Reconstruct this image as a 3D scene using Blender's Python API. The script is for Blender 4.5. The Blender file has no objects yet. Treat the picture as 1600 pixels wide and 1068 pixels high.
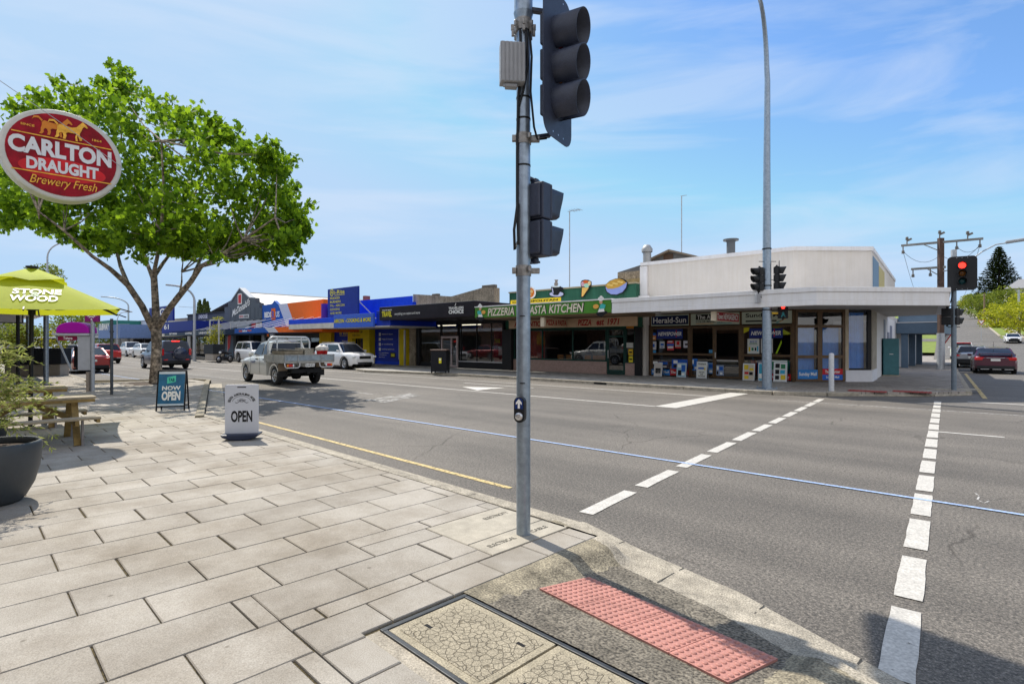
import bpy, math, random
from math import sin, cos, pi, radians as R, sqrt, atan2
from mathutils import Vector, Matrix, noise as mnoise
random.seed(7)
sc = bpy.context.scene
COL = sc.collection
# ------------------------------------------------------------ camera
EYE = 1.77
cd = bpy.data.cameras.new('camera'); cam = bpy.data.objects.new('camera', cd); COL.objects.link(cam)
cam.location = (0, 0, EYE); cam.rotation_euler = (pi/2, 0, 0)
cd.sensor_width = 36; cd.lens = 36*865/1600; cd.clip_start = .05; cd.clip_end = 3000
sc.camera = cam
sc.view_settings.view_transform = 'Standard'; sc.view_settings.look = 'None'
sc.view_settings.exposure = 0.75; sc.view_settings.gamma = 1.0
# ------------------------------------------------------------ light
SUN_EL, SUN_DIR = 52.0, Vector((-.59, .81))      # towards the sun, seen from the ground
w = bpy.data.worlds.new('World'); sc.world = w; w.use_nodes = True
nt = w.node_tree; N = nt.nodes; L = nt.links
for n_ in list(N): N.remove(n_)
out = N.new('ShaderNodeOutputWorld'); bg = N.new('ShaderNodeBackground'); sky = N.new('ShaderNodeTexSky')
sky.sky_type = 'NISHITA'; sky.sun_disc = False
sky.sun_elevation = R(SUN_EL); sky.sun_rotation = atan2(SUN_DIR.x, SUN_DIR.y)
sky.air_density = 1.0; sky.dust_density = .6; sky.ozone_density = 2.0
bg.inputs[1].default_value = .15
tc = N.new('ShaderNodeTexCoord'); mp = N.new('ShaderNodeMapping'); mp.inputs['Scale'].default_value = (1.2, 2.8, 9.0)
mp.inputs['Rotation'].default_value = (0.16, .10, .5)
cn = N.new('ShaderNodeTexNoise'); cn.inputs['Scale'].default_value = 1.5; cn.inputs['Detail'].default_value = 7; cn.inputs['Roughness'].default_value = .55
cn.inputs['Distortion'].default_value = .5
cr = N.new('ShaderNodeValToRGB'); cr.color_ramp.elements[0].position = .45; cr.color_ramp.elements[0].color = (0, 0, 0, 1)
cr.color_ramp.elements[1].position = .64; cr.color_ramp.elements[1].color = (.40, .40, .40, 1)
hs = N.new('ShaderNodeHueSaturation'); hs.inputs['Saturation'].default_value = 1.05; hs.inputs['Value'].default_value = 1.0
tn_ = N.new('ShaderNodeMixRGB'); tn_.blend_type = 'MULTIPLY'; tn_.inputs[0].default_value = 1; tn_.inputs[2].default_value = (.56, .69, .80, 1)
dk = N.new('ShaderNodeMixRGB'); dk.blend_type = 'DARKEN'; dk.inputs[0].default_value = 1; dk.inputs[2].default_value = (1.95, 2.75, 3.75, 1)
mx = N.new('ShaderNodeMixRGB'); mx.inputs[2].default_value = (2.8, 3.2, 3.85, 1)
L.new(tc.outputs['Generated'], mp.inputs[0]); L.new(mp.outputs[0], cn.inputs[0]); L.new(cn.outputs[0], cr.inputs[0])
L.new(sky.outputs[0], hs.inputs['Color']); L.new(hs.outputs[0], tn_.inputs[1]); L.new(tn_.outputs[0], dk.inputs[1]); L.new(dk.outputs[0], mx.inputs[1]); L.new(cr.outputs[0], mx.inputs[0])
# unseen bright cloud added behind the photographer and overhead to fill the shaded shopfronts
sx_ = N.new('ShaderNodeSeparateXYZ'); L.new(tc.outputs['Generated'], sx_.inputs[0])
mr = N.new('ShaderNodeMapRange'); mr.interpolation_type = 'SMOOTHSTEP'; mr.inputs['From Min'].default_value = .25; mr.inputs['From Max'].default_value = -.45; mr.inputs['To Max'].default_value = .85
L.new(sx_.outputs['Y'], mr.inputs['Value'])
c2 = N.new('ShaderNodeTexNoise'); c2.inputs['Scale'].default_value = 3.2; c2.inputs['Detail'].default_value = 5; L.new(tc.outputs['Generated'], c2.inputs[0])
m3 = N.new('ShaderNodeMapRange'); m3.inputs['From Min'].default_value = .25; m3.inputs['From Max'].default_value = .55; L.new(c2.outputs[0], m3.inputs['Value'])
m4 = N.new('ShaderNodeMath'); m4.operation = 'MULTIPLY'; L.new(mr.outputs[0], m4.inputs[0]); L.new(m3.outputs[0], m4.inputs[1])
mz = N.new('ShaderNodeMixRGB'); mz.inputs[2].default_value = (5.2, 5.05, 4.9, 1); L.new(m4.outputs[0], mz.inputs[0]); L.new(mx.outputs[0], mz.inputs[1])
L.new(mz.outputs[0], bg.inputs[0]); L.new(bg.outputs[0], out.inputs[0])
sd = bpy.data.lights.new('sun', 'SUN'); so = bpy.data.objects.new('sun', sd); COL.objects.link(so)
sd.energy = 3.35; sd.angle = R(.5); sd.color = (1, .93, .82)
sv = Vector((SUN_DIR.x*cos(R(SUN_EL)), SUN_DIR.y*cos(R(SUN_EL)), sin(R(SUN_EL))))
so.rotation_euler = sv.to_track_quat('Z', 'Y').to_euler(); so.location = (0, 0, 60)

# ------------------------------------------------------------ frames of the place
A_ST = atan2(-.6675, .7447)         # street frame: x = t (along the shops, to the right), y = n (across, away)
A_NR = -pi/4                        # near footpath frame: x = p along the kerb, y = q across
A_SD = atan2(-.612, .791)           # side street frame: x across, y along, origin at its left kerb corner
SDO = Vector((15.1, 18.4))
def tn(X, Y): return (.7447*X-.6675*Y, .6675*X+.7447*Y)
def C(x, n):                        # survey: t of image column x on the plane n
    u = (x-800)/865; Y = n/(.6675*u+.7447); return tn(u*Y, Y)[0]
def Zr(x, y, n):                    # height of image point on the plane n
    u = (x-800)/865; Y = n/(.6675*u+.7447); return EYE+(534-y)/865*Y
def G(x, y, z=0.0):                 # ground point
    Y = 865*(EYE-z)/(y-534); return ((x-800)/865*Y, Y)
def sdw(l, f): return (SDO.x+.791*l+.612*f, SDO.y-.612*l+.791*f)
def hz(f):                          # height of the side street along its length
    if f < 25: return 0.0
    if f < 95: return (f-25)**2/70*.0285+0.0
    return 2.0+(f-95)*.0775 if f < 267 else 15.33+(f-267)*.0775-(min(f, 330)-267)**2*.0012-max(0, f-330)*.15
# ------------------------------------------------------------ materials
MATS = {}
def M(name, col=(.5, .5, .5), rough=.6, metal=0, var=.12, vs=4, bump=0, bs=60, spec=.5, emit=0, speck=0, sps=160, coat=0, streak=0):
    if name in MATS: return MATS[name]
    m = bpy.data.materials.new(name); m.use_nodes = True; MATS[name] = m
    nt = m.node_tree; N = nt.nodes; L = nt.links; b = N['Principled BSDF']
    b.inputs['Roughness'].default_value = rough; b.inputs['Metallic'].default_value = metal
    b.inputs['Specular IOR Level'].default_value = spec
    if coat: b.inputs['Coat Weight'].default_value = coat; b.inputs['Coat Roughness'].default_value = .05
    tc = N.new('ShaderNodeTexCoord')
    c = tuple(col)+(1,)
    if var or speck:
        ns = N.new('ShaderNodeTexNoise'); ns.inputs['Scale'].default_value = vs; ns.inputs['Detail'].default_value = 6; ns.inputs['Roughness'].default_value = .65
        L.new(tc.outputs['Object'], ns.inputs['Vector'])
        rp = N.new('ShaderNodeValToRGB'); e = rp.color_ramp.elements
        e[0].position = .3; e[1].position = .7
        e[0].color = tuple(max(0, v*(1-var)) for v in col)+(1,); e[1].color = tuple(min(1, v*(1+var)) for v in col)+(1,)
        L.new(ns.outputs[0], rp.inputs[0]); last = rp.outputs[0]
        if speck:
            n2 = N.new('ShaderNodeTexNoise'); n2.inputs['Scale'].default_value = sps; n2.inputs['Detail'].default_value = 3
            L.new(tc.outputs['Object'], n2.inputs['Vector'])
            r2 = N.new('ShaderNodeValToRGB'); r2.color_ramp.elements[0].position = .33; r2.color_ramp.elements[1].position = .68
            a = 1-speck; r2.color_ramp.elements[0].color = (a, a, a, 1); z = 1+speck; r2.color_ramp.elements[1].color = (z, z, z, 1)
            mm = N.new('ShaderNodeMixRGB'); mm.blend_type = 'MULTIPLY'; mm.inputs[0].default_value = 1
            L.new(n2.outputs[0], r2.inputs[0]); L.new(last, mm.inputs[1]); L.new(r2.outputs[0], mm.inputs[2]); last = mm.outputs[0]
        L.new(last, b.inputs['Base Color'])
    else: b.inputs['Base Color'].default_value = c
    if bump:
        nb = N.new('ShaderNodeTexNoise'); nb.inputs['Scale'].default_value = bs; nb.inputs['Detail'].default_value = 4
        L.new(tc.outputs['Object'], nb.inputs['Vector'])
        bp = N.new('ShaderNodeBump'); bp.inputs['Strength'].default_value = bump; bp.inputs['Distance'].default_value = .02
        L.new(nb.outputs[0], bp.inputs['Height']); L.new(bp.outputs[0], b.inputs['Normal'])
    if streak:
        mpp = N.new('ShaderNodeMapping'); mpp.inputs['Scale'].default_value = (5, 5, .35); L.new(tc.outputs['Object'], mpp.inputs[0])
        n4 = N.new('ShaderNodeTexNoise'); n4.inputs['Scale'].default_value = 1.3; n4.inputs['Detail'].default_value = 6; n4.inputs['Roughness'].default_value = .7; L.new(mpp.outputs[0], n4.inputs[0])
        r4 = N.new('ShaderNodeValToRGB'); r4.color_ramp.elements[0].position = .32; r4.color_ramp.elements[1].position = .60; a = 1-streak; r4.color_ramp.elements[0].color = (a, a*.98, a*.94, 1); L.new(n4.outputs[0], r4.inputs[0])
        m4_ = N.new('ShaderNodeMixRGB'); m4_.blend_type = 'MULTIPLY'; m4_.inputs[0].default_value = 1; L.new(b.inputs['Base Color'].links[0].from_socket, m4_.inputs[1]); L.new(r4.outputs[0], m4_.inputs[2]); L.new(m4_.outputs[0], b.inputs['Base Color'])
    if emit:
        b.inputs['Emission Color'].default_value = c; b.inputs['Emission Strength'].default_value = emit
    return m
def nodes(m): return m.node_tree.nodes, m.node_tree.links, m.node_tree.nodes['Principled BSDF']
def P(name, col=(.5, .5, .5), **k):               # painted / printed surface, little variation
    k.setdefault('var', .04); k.setdefault('rough', .5); k.setdefault('spec', .22); return M(name, col, **k)
# glass that shows the inside and mirrors the street
def glass(name, tint=(.55, .6, .62), gloss=.16):
    if name in MATS: return MATS[name]
    m = bpy.data.materials.new(name); m.use_nodes = True; MATS[name] = m
    N = m.node_tree.nodes; L = m.node_tree.links
    for n_ in list(N): N.remove(n_)
    o = N.new('ShaderNodeOutputMaterial'); t = N.new('ShaderNodeBsdfTransparent'); g = N.new('ShaderNodeBsdfGlossy'); x = N.new('ShaderNodeMixShader')
    t.inputs[0].default_value = tint+(1,); g.inputs['Roughness'].default_value = .01; g.inputs[0].default_value = (1, 1, 1, 1)
    f = N.new('ShaderNodeFresnel'); f.inputs[0].default_value = 1.5
    a = N.new('ShaderNodeMath'); a.operation = 'ADD'; a.inputs[1].default_value = gloss
    L.new(f.outputs[0], a.inputs[0]); L.new(a.outputs[0], x.inputs[0]); L.new(t.outputs[0], x.inputs[1]); L.new(g.outputs[0], x.inputs[2]); L.new(x.outputs[0], o.inputs[0])
    return m
def leafmat(name, c1, c2, trans=.45):
    if name in MATS: return MATS[name]
    m = bpy.data.materials.new(name); m.use_nodes = True; MATS[name] = m
    N = m.node_tree.nodes; L = m.node_tree.links
    for n_ in list(N): N.remove(n_)
    o = N.new('ShaderNodeOutputMaterial'); g = N.new('ShaderNodeNewGeometry'); r = N.new('ShaderNodeValToRGB')
    r.color_ramp.elements[0].color = c1+(1,); r.color_ramp.elements[1].color = c2+(1,)
    L.new(g.outputs['Random Per Island'], r.inputs[0])
    d = N.new('ShaderNodeBsdfPrincipled'); d.inputs['Roughness'].default_value = .6; d.inputs['Specular IOR Level'].default_value = .15
    t = N.new('ShaderNodeBsdfTranslucent'); x = N.new('ShaderNodeMixShader'); x.inputs[0].default_value = trans
    br = N.new('ShaderNodeHueSaturation'); br.inputs['Value'].default_value = 1.7; br.inputs['Hue'].default_value = .49
    L.new(r.outputs[0], d.inputs['Base Color']); L.new(r.outputs[0], br.inputs['Color']); L.new(br.outputs[0], t.inputs[0])
    L.new(d.outputs[0], x.inputs[1]); L.new(t.outputs[0], x.inputs[2]); L.new(x.outputs[0], o.inputs[0])
    return m
# ------------------------------------------------------------ things
class Thing:
    def __init__(s, name, label, cat, x, y, z=0.0, frame='world', rot=0.0, group=None, origin=True):
        s.o = bpy.data.objects.new(name, None); COL.objects.link(s.o)
        s.o.empty_display_size = .2
        a = {'world': 0.0, 'st': A_ST, 'nr': A_NR, 'sd': A_SD}[frame]
        if frame == 'sd': wx, wy = sdw(x, y)
        else: wx, wy = x*cos(a)-y*sin(a), x*sin(a)+y*cos(a)
        s.o.location = (wx, wy, z); s.o.rotation_euler = (0, 0, a+rot)
        s.off = (x, y, z) if origin else (0, 0, 0)
        s.o['label'] = label; s.o['category'] = cat
        if group: s.o['group'] = group
def tag(o, label=None, cat=None, group=None, kind=None):
    if label: o['label'] = label
    if cat: o['category'] = cat
    if group: o['group'] = group
    if kind: o['kind'] = kind
    return o
def copy_thing(o, loc=None, rz=None, label=None, group=None):
    r = o.copy(); COL.objects.link(r)
    if loc is not None: r.location = loc
    if rz is not None: r.rotation_euler = (0, 0, rz)
    if label: r['label'] = label
    if group: r['group'] = group
    for ch in list(o.children):
        c = ch.copy(); COL.objects.link(c); c.parent = r
        for g in list(ch.children):
            d = g.copy(); COL.objects.link(d); d.parent = c
    return r
TXT = {}
def textmesh(s, bold, shear):
    k = (s, bold, shear)
    if k not in TXT:
        c = bpy.data.curves.new('lettering', 'FONT'); c.body = s; c.offset = bold; c.shear = shear; c.resolution_u = 3
        o = bpy.data.objects.new('lettering', c); me = bpy.data.meshes.new_from_object(o)
        vs = [(v.co.x, v.co.y) for v in me.vertices]; fs = [tuple(p.vertices) for p in me.polygons]
        bpy.data.objects.remove(o); bpy.data.curves.remove(c); bpy.data.meshes.remove(me)
        x0 = min(v[0] for v in vs); x1 = max(v[0] for v in vs); y0 = min(v[1] for v in vs); y1 = max(v[1] for v in vs)
        TXT[k] = ([((a-x0)/(x1-x0), (b-y0)/(y1-y0)) for a, b in vs], fs, (x1-x0)/(y1-y0))
    return TXT[k]
class MB:
    def __init__(s, thing=None, off=None):
        s.v = []; s.f = []; s.mi = []; s.mats = []; s.cur = 0; s.th = thing; s.sm = []
        s.off = off if off is not None else (thing.off if isinstance(thing, Thing) else (0, 0, 0)); s.smooth = False
    def mat(s, m):
        if m not in s.mats: s.mats.append(m)
        s.cur = s.mats.index(m); return s
    def add(s, vs, fs):
        b = len(s.v); o = s.off
        s.v += [(x-o[0], y-o[1], z-o[2]) for x, y, z in vs]
        for f in fs: s.f.append([i+b for i in f]); s.mi.append(s.cur); s.sm.append(s.smooth)
        return s
    def quad(s, a, b, c, d): return s.add([a, b, c, d], [(0, 1, 2, 3)])
    def box(s, x0, x1, y0, y1, z0, z1):
        v = [(x, y, z) for z in (z0, z1) for y in (y0, y1) for x in (x0, x1)]
        return s.add(v, [(0, 2, 3, 1), (4, 5, 7, 6), (0, 1, 5, 4), (2, 6, 7, 3), (0, 4, 6, 2), (1, 3, 7, 5)])
    def boxc(s, c, size, rz=0.0, rx=0.0, ry=0.0):
        m = Matrix.Translation(c) @ Matrix.Rotation(rz, 4, 'Z') @ Matrix.Rotation(ry, 4, 'Y') @ Matrix.Rotation(rx, 4, 'X')
        h = [k/2 for k in size]
        v = [tuple(m @ Vector((x*h[0], y*h[1], z*h[2]))) for z in (-1, 1) for y in (-1, 1) for x in (-1, 1)]
        return s.add(v, [(0, 2, 3, 1), (4, 5, 7, 6), (0, 1, 5, 4), (2, 6, 7, 3), (0, 4, 6, 2), (1, 3, 7, 5)])
    def bar(s, a, b, wd, ht, up=(0, 0, 1)):
        a = Vector(a); b = Vector(b); d = (b-a).normalized(); r = d.cross(Vector(up))
        if r.length < 1e-4: r = Vector((1, 0, 0))
        r.normalize(); u = r.cross(d)
        v = [tuple(p+r*i*wd/2+u*j*ht/2) for p in (a, b) for i, j in ((-1, -1), (1, -1), (1, 1), (-1, 1))]
        return s.add(v, [(0, 1, 2, 3), (7, 6, 5, 4), (0, 4, 5, 1), (1, 5, 6, 2), (2, 6, 7, 3), (3, 7, 4, 0)])
    def prism(s, poly, z0, z1, axis='z'):          # polygon extruded
        n = len(poly)
        def mk(p, h): return (p[0], p[1], h) if axis == 'z' else ((p[0], h, p[1]) if axis == 'y' else (h, p[0], p[1]))
        v = [mk(p, z0) for p in poly]+[mk(p, z1) for p in poly]
        f = [tuple(range(n-1, -1, -1)), tuple(range(n, 2*n))]+[(i, (i+1) % n, n+(i+1) % n, n+i) for i in range(n)]
        return s.add(v, f)
    def tube(s, pts, rad, seg=10, cap=True):
        if not hasattr(rad, '__len__'): rad = [rad]*len(pts)
        pts = [Vector(p) for p in pts]; v = []; f = []; pr = None
        for i, p in enumerate(pts):
            d = (pts[min(i+1, len(pts)-1)]-pts[max(i-1, 0)]).normalized()
            if pr is None:
                pr = d.cross(Vector((0, 0, 1)))
                if pr.length < .05: pr = Vector((1, 0, 0))
            r = (pr-d*pr.dot(d)).normalized(); pr = r; u = d.cross(r)
            v += [tuple(p+(r*cos(2*pi*k/seg)+u*sin(2*pi*k/seg))*rad[i]) for k in range(seg)]
        for i in range(len(pts)-1):
            for k in range(seg):
                a = i*seg+k; b = i*seg+(k+1) % seg
                f.append((a, b, b+seg, a+seg))
        o = s.smooth; s.smooth = True; s.add(v, f); s.smooth = o
        if cap:
            n = len(pts); s.add(v[:seg], [tuple(range(seg-1, -1, -1))]); s.add(v[-seg:], [tuple(range(seg))])
        return s
    def cyl(s, c, r, z0, z1, seg=16, r2=None): return s.tube([(c[0], c[1], z0), (c[0], c[1], z1)], [r, r if r2 is None else r2], seg)
    def lathe(s, c, prof, seg=24, ax='z'):
        v = []; f = []
        for r, h in prof:
            for k in range(seg):
                a = 2*pi*k/seg
                q = (r*cos(a), r*sin(a), h) if ax == 'z' else ((r*cos(a), h, r*sin(a)) if ax == 'y' else (h, r*cos(a), r*sin(a)))
                v.append((c[0]+q[0], c[1]+q[1], c[2]+q[2]))
        for i in range(len(prof)-1):
            for k in range(seg):
                a = i*seg+k; b = i*seg+(k+1) % seg; f.append((a, b, b+seg, a+seg))
        o = s.smooth; s.smooth = True; s.add(v, f); s.smooth = o
        return s
    def disc(s, c, r, nrm=(0, -1, 0), seg=20, ry=None):
        nrm = Vector(nrm).normalized(); a = nrm.cross(Vector((0, 0, 1)))
        if a.length < .01: a = Vector((1, 0, 0))
        a.normalize(); b = a.cross(nrm); ry = r if ry is None else ry
        return s.add([tuple(Vector(c)+a*cos(2*pi*k/seg)*r-b*sin(2*pi*k/seg)*ry) for k in range(seg)], [tuple(range(seg))])
    def text(s, t, x0, x1, z0, z1, y, bold=.0, shear=0, flip=1, slope=0.0, fn=None):
        vs, fs, _ = textmesh(t, bold, shear)
        W = [(x0+a*(x1-x0), y, z0+b*(z1-z0)+slope*a) for a, b in vs]
        if fn: W = [fn(x0+a*(x1-x0), z0+b*(z1-z0)) for a, b in vs]
        return s.add(W, fs)
    def poly(s, pts, y):                      # upright flat cut-out of a shape, 8 mm thick
        return s.prism([(a, b) for a, b in pts], y, y-.008, 'y')
    def build(s, name, parent=None, bevel=0, sub=0):
        me = bpy.data.meshes.new(name); me.from_pydata(s.v, [], s.f)
        for m in s.mats: me.materials.append(m)
        me.polygons.foreach_set('material_index', s.mi); me.polygons.foreach_set('use_smooth', s.sm); me.update()
        o = bpy.data.objects.new(name, me); COL.objects.link(o)
        p = parent if parent is not None else s.th
        if isinstance(p, Thing): p = p.o
        if p is not None: o.parent = p
        if bevel:
            b = o.modifiers.new('bevel', 'BEVEL'); b.width = bevel; b.segments = 2; b.limit_method = 'ANGLE'
        if sub:
            b = o.modifiers.new('sub', 'SUBSURF'); b.levels = sub; b.render_levels = sub
        return o
def structure(o, frame='world', label=None):
    o['kind'] = 'structure'
    a = {'world': 0, 'st': A_ST, 'nr': A_NR, 'sd': A_SD}[frame]
    o.rotation_euler = (0, 0, a)
    if frame == 'sd': o.location = (SDO.x, SDO.y, 0)
    if label: o['label'] = label
    return o
# common materials
GALV = M('galvanised_steel', (.27, .325, .39), rough=.38, metal=.75, var=.22, vs=14, bump=.05, bs=40)
STEELP = M('grey_painted_steel', (.38, .41, .44), rough=.45, metal=.35, var=.15, vs=10)
BLACKP = P('black_plastic', (.016, .017, .02), rough=.35)
RUBBER = M('tyre_rubber', (.014, .014, .015), rough=.8, var=.3)
ALLOY = M('alloy', (.55, .56, .58), rough=.3, metal=.85, var=.1)
DARK = P('dark_recess', (.01, .01, .011), rough=.8)
CARGLASS = M('car_glass', (.012, .018, .03), rough=.03, spec=.5, var=0)
REDL = M('red_lens', (.55, .01, .012), rough=.12, var=.1, coat=.5)
AMBER = M('amber_lens', (.8, .22, .01), rough=.15, var=.1)
WHITEL = M('clear_lens', (.75, .78, .8), rough=.12, var=.1, coat=.5)
PLATE = P('number_plate_white', (.75, .75, .72))
INK = P('black_ink', (.012, .012, .014))
WHITE = P('white_print', (.82, .82, .80))
# ------------------------------------------------------------ ground, roads, pavements
def asphalt(name, base, dark):
    m = M(name, base, rough=.85, var=0); N, L, b = nodes(m)
    tc = N.new('ShaderNodeTexCoord')
    def nz(s, d, r=.6):
        n_ = N.new('ShaderNodeTexNoise'); n_.inputs['Scale'].default_value = s; n_.inputs['Detail'].default_value = d; n_.inputs['Roughness'].default_value = r
        L.new(tc.outputs['Object'], n_.inputs['Vector']); return n_
    big = nz(.28, 5, .6); fine = nz(38, 6, .85)
    mpv = N.new('ShaderNodeMapping'); mpv.inputs['Scale'].default_value = (.03, .55, 1); L.new(tc.outputs['Object'], mpv.inputs[0])
    lane = N.new('ShaderNodeTexNoise'); lane.inputs['Scale'].default_value = 1.6; lane.inputs['Detail'].default_value = 3; L.new(mpv.outputs[0], lane.inputs[0])
    vo = N.new('ShaderNodeTexVoronoi'); vo.inputs['Scale'].default_value = 75; L.new(tc.outputs['Object'], vo.inputs['Vector'])
    r1 = N.new('ShaderNodeValToRGB'); r1.color_ramp.elements[0].position = .38; r1.color_ramp.elements[1].position = .63
    r1.color_ramp.elements[0].color = dark+(1,); r1.color_ramp.elements[1].color = base+(1,)
    ad = N.new('ShaderNodeMath'); ad.operation = 'ADD'; ml = N.new('ShaderNodeMath'); ml.operation = 'MULTIPLY'; ml.inputs[1].default_value = .5
    L.new(big.outputs[0], ad.inputs[0]); L.new(lane.outputs[0], ad.inputs[1]); L.new(ad.outputs[0], ml.inputs[0]); L.new(ml.outputs[0], r1.inputs[0])
    r2 = N.new('ShaderNodeValToRGB'); r2.color_ramp.elements[0].position = .36; r2.color_ramp.elements[1].position = .64
    r2.color_ramp.elements[0].color = (.22, .22, .22, 1); r2.color_ramp.elements[1].color = (1.8, 1.75, 1.68, 1)
    L.new(fine.outputs[0], r2.inputs[0])
    r3 = N.new('ShaderNodeValToRGB'); r3.color_ramp.elements[0].color = (1.35, 1.33, 1.3, 1); r3.color_ramp.elements[1].color = (.6, .6, .6, 1); r3.color_ramp.elements[1].position = .6
    L.new(vo.outputs['Distance'], r3.inputs[0])
    m1 = N.new('ShaderNodeMixRGB'); m1.blend_type = 'MULTIPLY'; m1.inputs[0].default_value = 1
    m2 = N.new('ShaderNodeMixRGB'); m2.blend_type = 'MULTIPLY'; m2.inputs[0].default_value = 1
    L.new(r1.outputs[0], m1.inputs[1]); L.new(r2.outputs[0], m1.inputs[2]); L.new(m1.outputs[0], m2.inputs[1]); L.new(r3.outputs[0], m2.inputs[2])
    # fine crazed cracks in patches
    nd = N.new('ShaderNodeTexNoise'); nd.inputs['Scale'].default_value = 1.1; nd.inputs['Detail'].default_value = 5; L.new(tc.outputs['Object'], nd.inputs['Vector'])
    mxv = N.new('ShaderNodeMixRGB'); mxv.inputs[0].default_value = .35; L.new(tc.outputs['Object'], mxv.inputs[1]); L.new(nd.outputs['Color'], mxv.inputs[2])
    vc = N.new('ShaderNodeTexVoronoi'); vc.feature = 'DISTANCE_TO_EDGE'; vc.inputs['Scale'].default_value = .55; L.new(mxv.outputs[0], vc.inputs['Vector'])
    rc = N.new('ShaderNodeValToRGB'); rc.color_ramp.elements[0].position = .001; rc.color_ramp.elements[1].position = .007; rc.color_ramp.elements[0].color = (.45, .43, .41, 1); rc.color_ramp.elements[1].color = (1, 1, 1, 1); L.new(vc.outputs['Distance'], rc.inputs[0])
    mk = N.new('ShaderNodeValToRGB'); mk.color_ramp.elements[0].position = .50; mk.color_ramp.elements[1].position = .58; L.new(big.outputs[0], mk.inputs[0])
    m5 = N.new('ShaderNodeMixRGB'); m5.blend_type = 'MULTIPLY'; L.new(mk.outputs[0], m5.inputs[0]); L.new(m2.outputs[0], m5.inputs[1]); L.new(rc.outputs[0], m5.inputs[2])
    # oil drips
    vs_ = N.new('ShaderNodeTexVoronoi'); vs_.inputs['Scale'].default_value = .8; L.new(mxv.outputs[0], vs_.inputs['Vector'])
    ro = N.new('ShaderNodeValToRGB'); ro.color_ramp.elements[0].position = .03; ro.color_ramp.elements[1].position = .16; ro.color_ramp.elements[0].color = (.72, .72, .72, 1); L.new(vs_.outputs['Distance'], ro.inputs[0])
    m6 = N.new('ShaderNodeMixRGB'); m6.blend_type = 'MULTIPLY'; m6.inputs[0].default_value = .8; L.new(m5.outputs[0], m6.inputs[1]); L.new(ro.outputs[0], m6.inputs[2])
    L.new(m6.outputs[0], b.inputs['Base Color'])
    bp = N.new('ShaderNodeBump'); bp.inputs['Strength'].default_value = .55; bp.inputs['Distance'].default_value = .012
    L.new(fine.outputs[0], bp.inputs['Height']); L.new(bp.outputs[0], b.inputs['Normal'])
    return m
ASPH = asphalt('asphalt', (.222, .205, .183), (.125, .116, .105))
ASPH2 = asphalt('side_asphalt', (.20, .19, .178), (.145, .138, .13))
EARTH = M('dry_earth', (.16, .14, .10), rough=.95, var=.3, vs=.6)
LAWN = M('lawn', (.16, .21, .03), rough=.95, var=.35, vs=1.2, bump=.6, bs=30)
CONC = M('old_concrete', (.36, .32, .255), rough=.9, var=.28, vs=5, bump=.35, bs=60, speck=.35, sps=120)
CONCD = M('mossy_concrete', (.235, .205, .145), rough=.95, var=.5, vs=7, bump=.5, bs=55, speck=.55, sps=75)
RAMP = M('ramp_asphalt', (.145, .128, .10), rough=.95, var=.38, vs=5, bump=.8, bs=60, speck=.75, sps=60)
DIRT = M('joint_dirt', (.085, .066, .03), rough=1, var=.9, vs=30, bump=.8, bs=120)
def worn(name, col, amt=.45, sc_=18):
    m = M(name, col, rough=.75, var=.12, vs=6, speck=.2, sps=60); N, L, b = nodes(m)
    tc = N.new('ShaderNodeTexCoord'); n1 = N.new('ShaderNodeTexNoise'); n1.inputs['Scale'].default_value = sc_; n1.inputs['Detail'].default_value = 8; n1.inputs['Roughness'].default_value = .8
    L.new(tc.outputs['Object'], n1.inputs['Vector'])
    r = N.new('ShaderNodeValToRGB'); r.color_ramp.elements[0].position = amt-.06; r.color_ramp.elements[1].position = amt+.04
    L.new(n1.outputs[0], r.inputs[0]); L.new(r.outputs[0], b.inputs['Alpha']); return m
PAINT = worn('road_paint', (.49, .47, .43), .345, 11)
WHITELINE = worn('worn_white_line', (.56, .54, .50), .40)
WHITEFADE = worn('faded_white_line', (.55, .54, .52), .50)
BLUELINE = worn('worn_blue_line', (.34, .46, .71), .41)
YELLOWLINE = worn('worn_yellow_line', (.56, .43, .19), .45)

b = MB(); b.mat(EARTH); b.quad((-1500, -1500, -.06), (1500, -1500, -.06), (1500, 1500, -.06), (-1500, 1500, -.06))
structure(b.build('ground'))
b = MB(); b.mat(ASPH); b.quad((-420, -40, 0), (110, -40, 0), (110, 24.6, 0), (-420, 24.6, 0))
structure(b.build('road'), 'st')
# side street: flat at the lights, then climbing to a crest
def strip(name, mat, l0, l1, f0, f1, dz, step=6):
    b = MB(); b.mat(mat); b.smooth = True; n_ = max(1, int((f1-f0)/step)); v = []
    for i in range(n_+1):
        f = f0+(f1-f0)*i/n_; z = hz(f)+dz; v += [(l0, f, z), (l1, f, z)]
    b.add(v, [(2*i, 2*i+1, 2*i+3, 2*i+2) for i in range(n_)])
    return structure(b.build(name), 'sd')
strip('side_road', ASPH2, -1.2, 22, -4.5, 100, .004)
strip('hill_road', ASPH2, 0.2, 7.4, 99, 380, .03)
strip('hill', LAWN, -90, 0.2, 60, 420, -.02)
strip('hillside', LAWN, 7.4, 140, 92, 420, -.02)
strip('roadside_ground', EARTH, 22, 140, -4, 92, -.02)
strip('cross_road', ASPH2, -90, 140, 92.0, 99, .03)
for l_, wd in ((7.4, .3), (0, .3)): strip('kerb', CONC, l_-.1, l_+wd, 104, 330, .10)
strip('footpath', CONC, 9.4, 10.8, 100, 300, .05); strip('footpath', CONC, 7.7, 60, 103, 105, .06)
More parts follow.
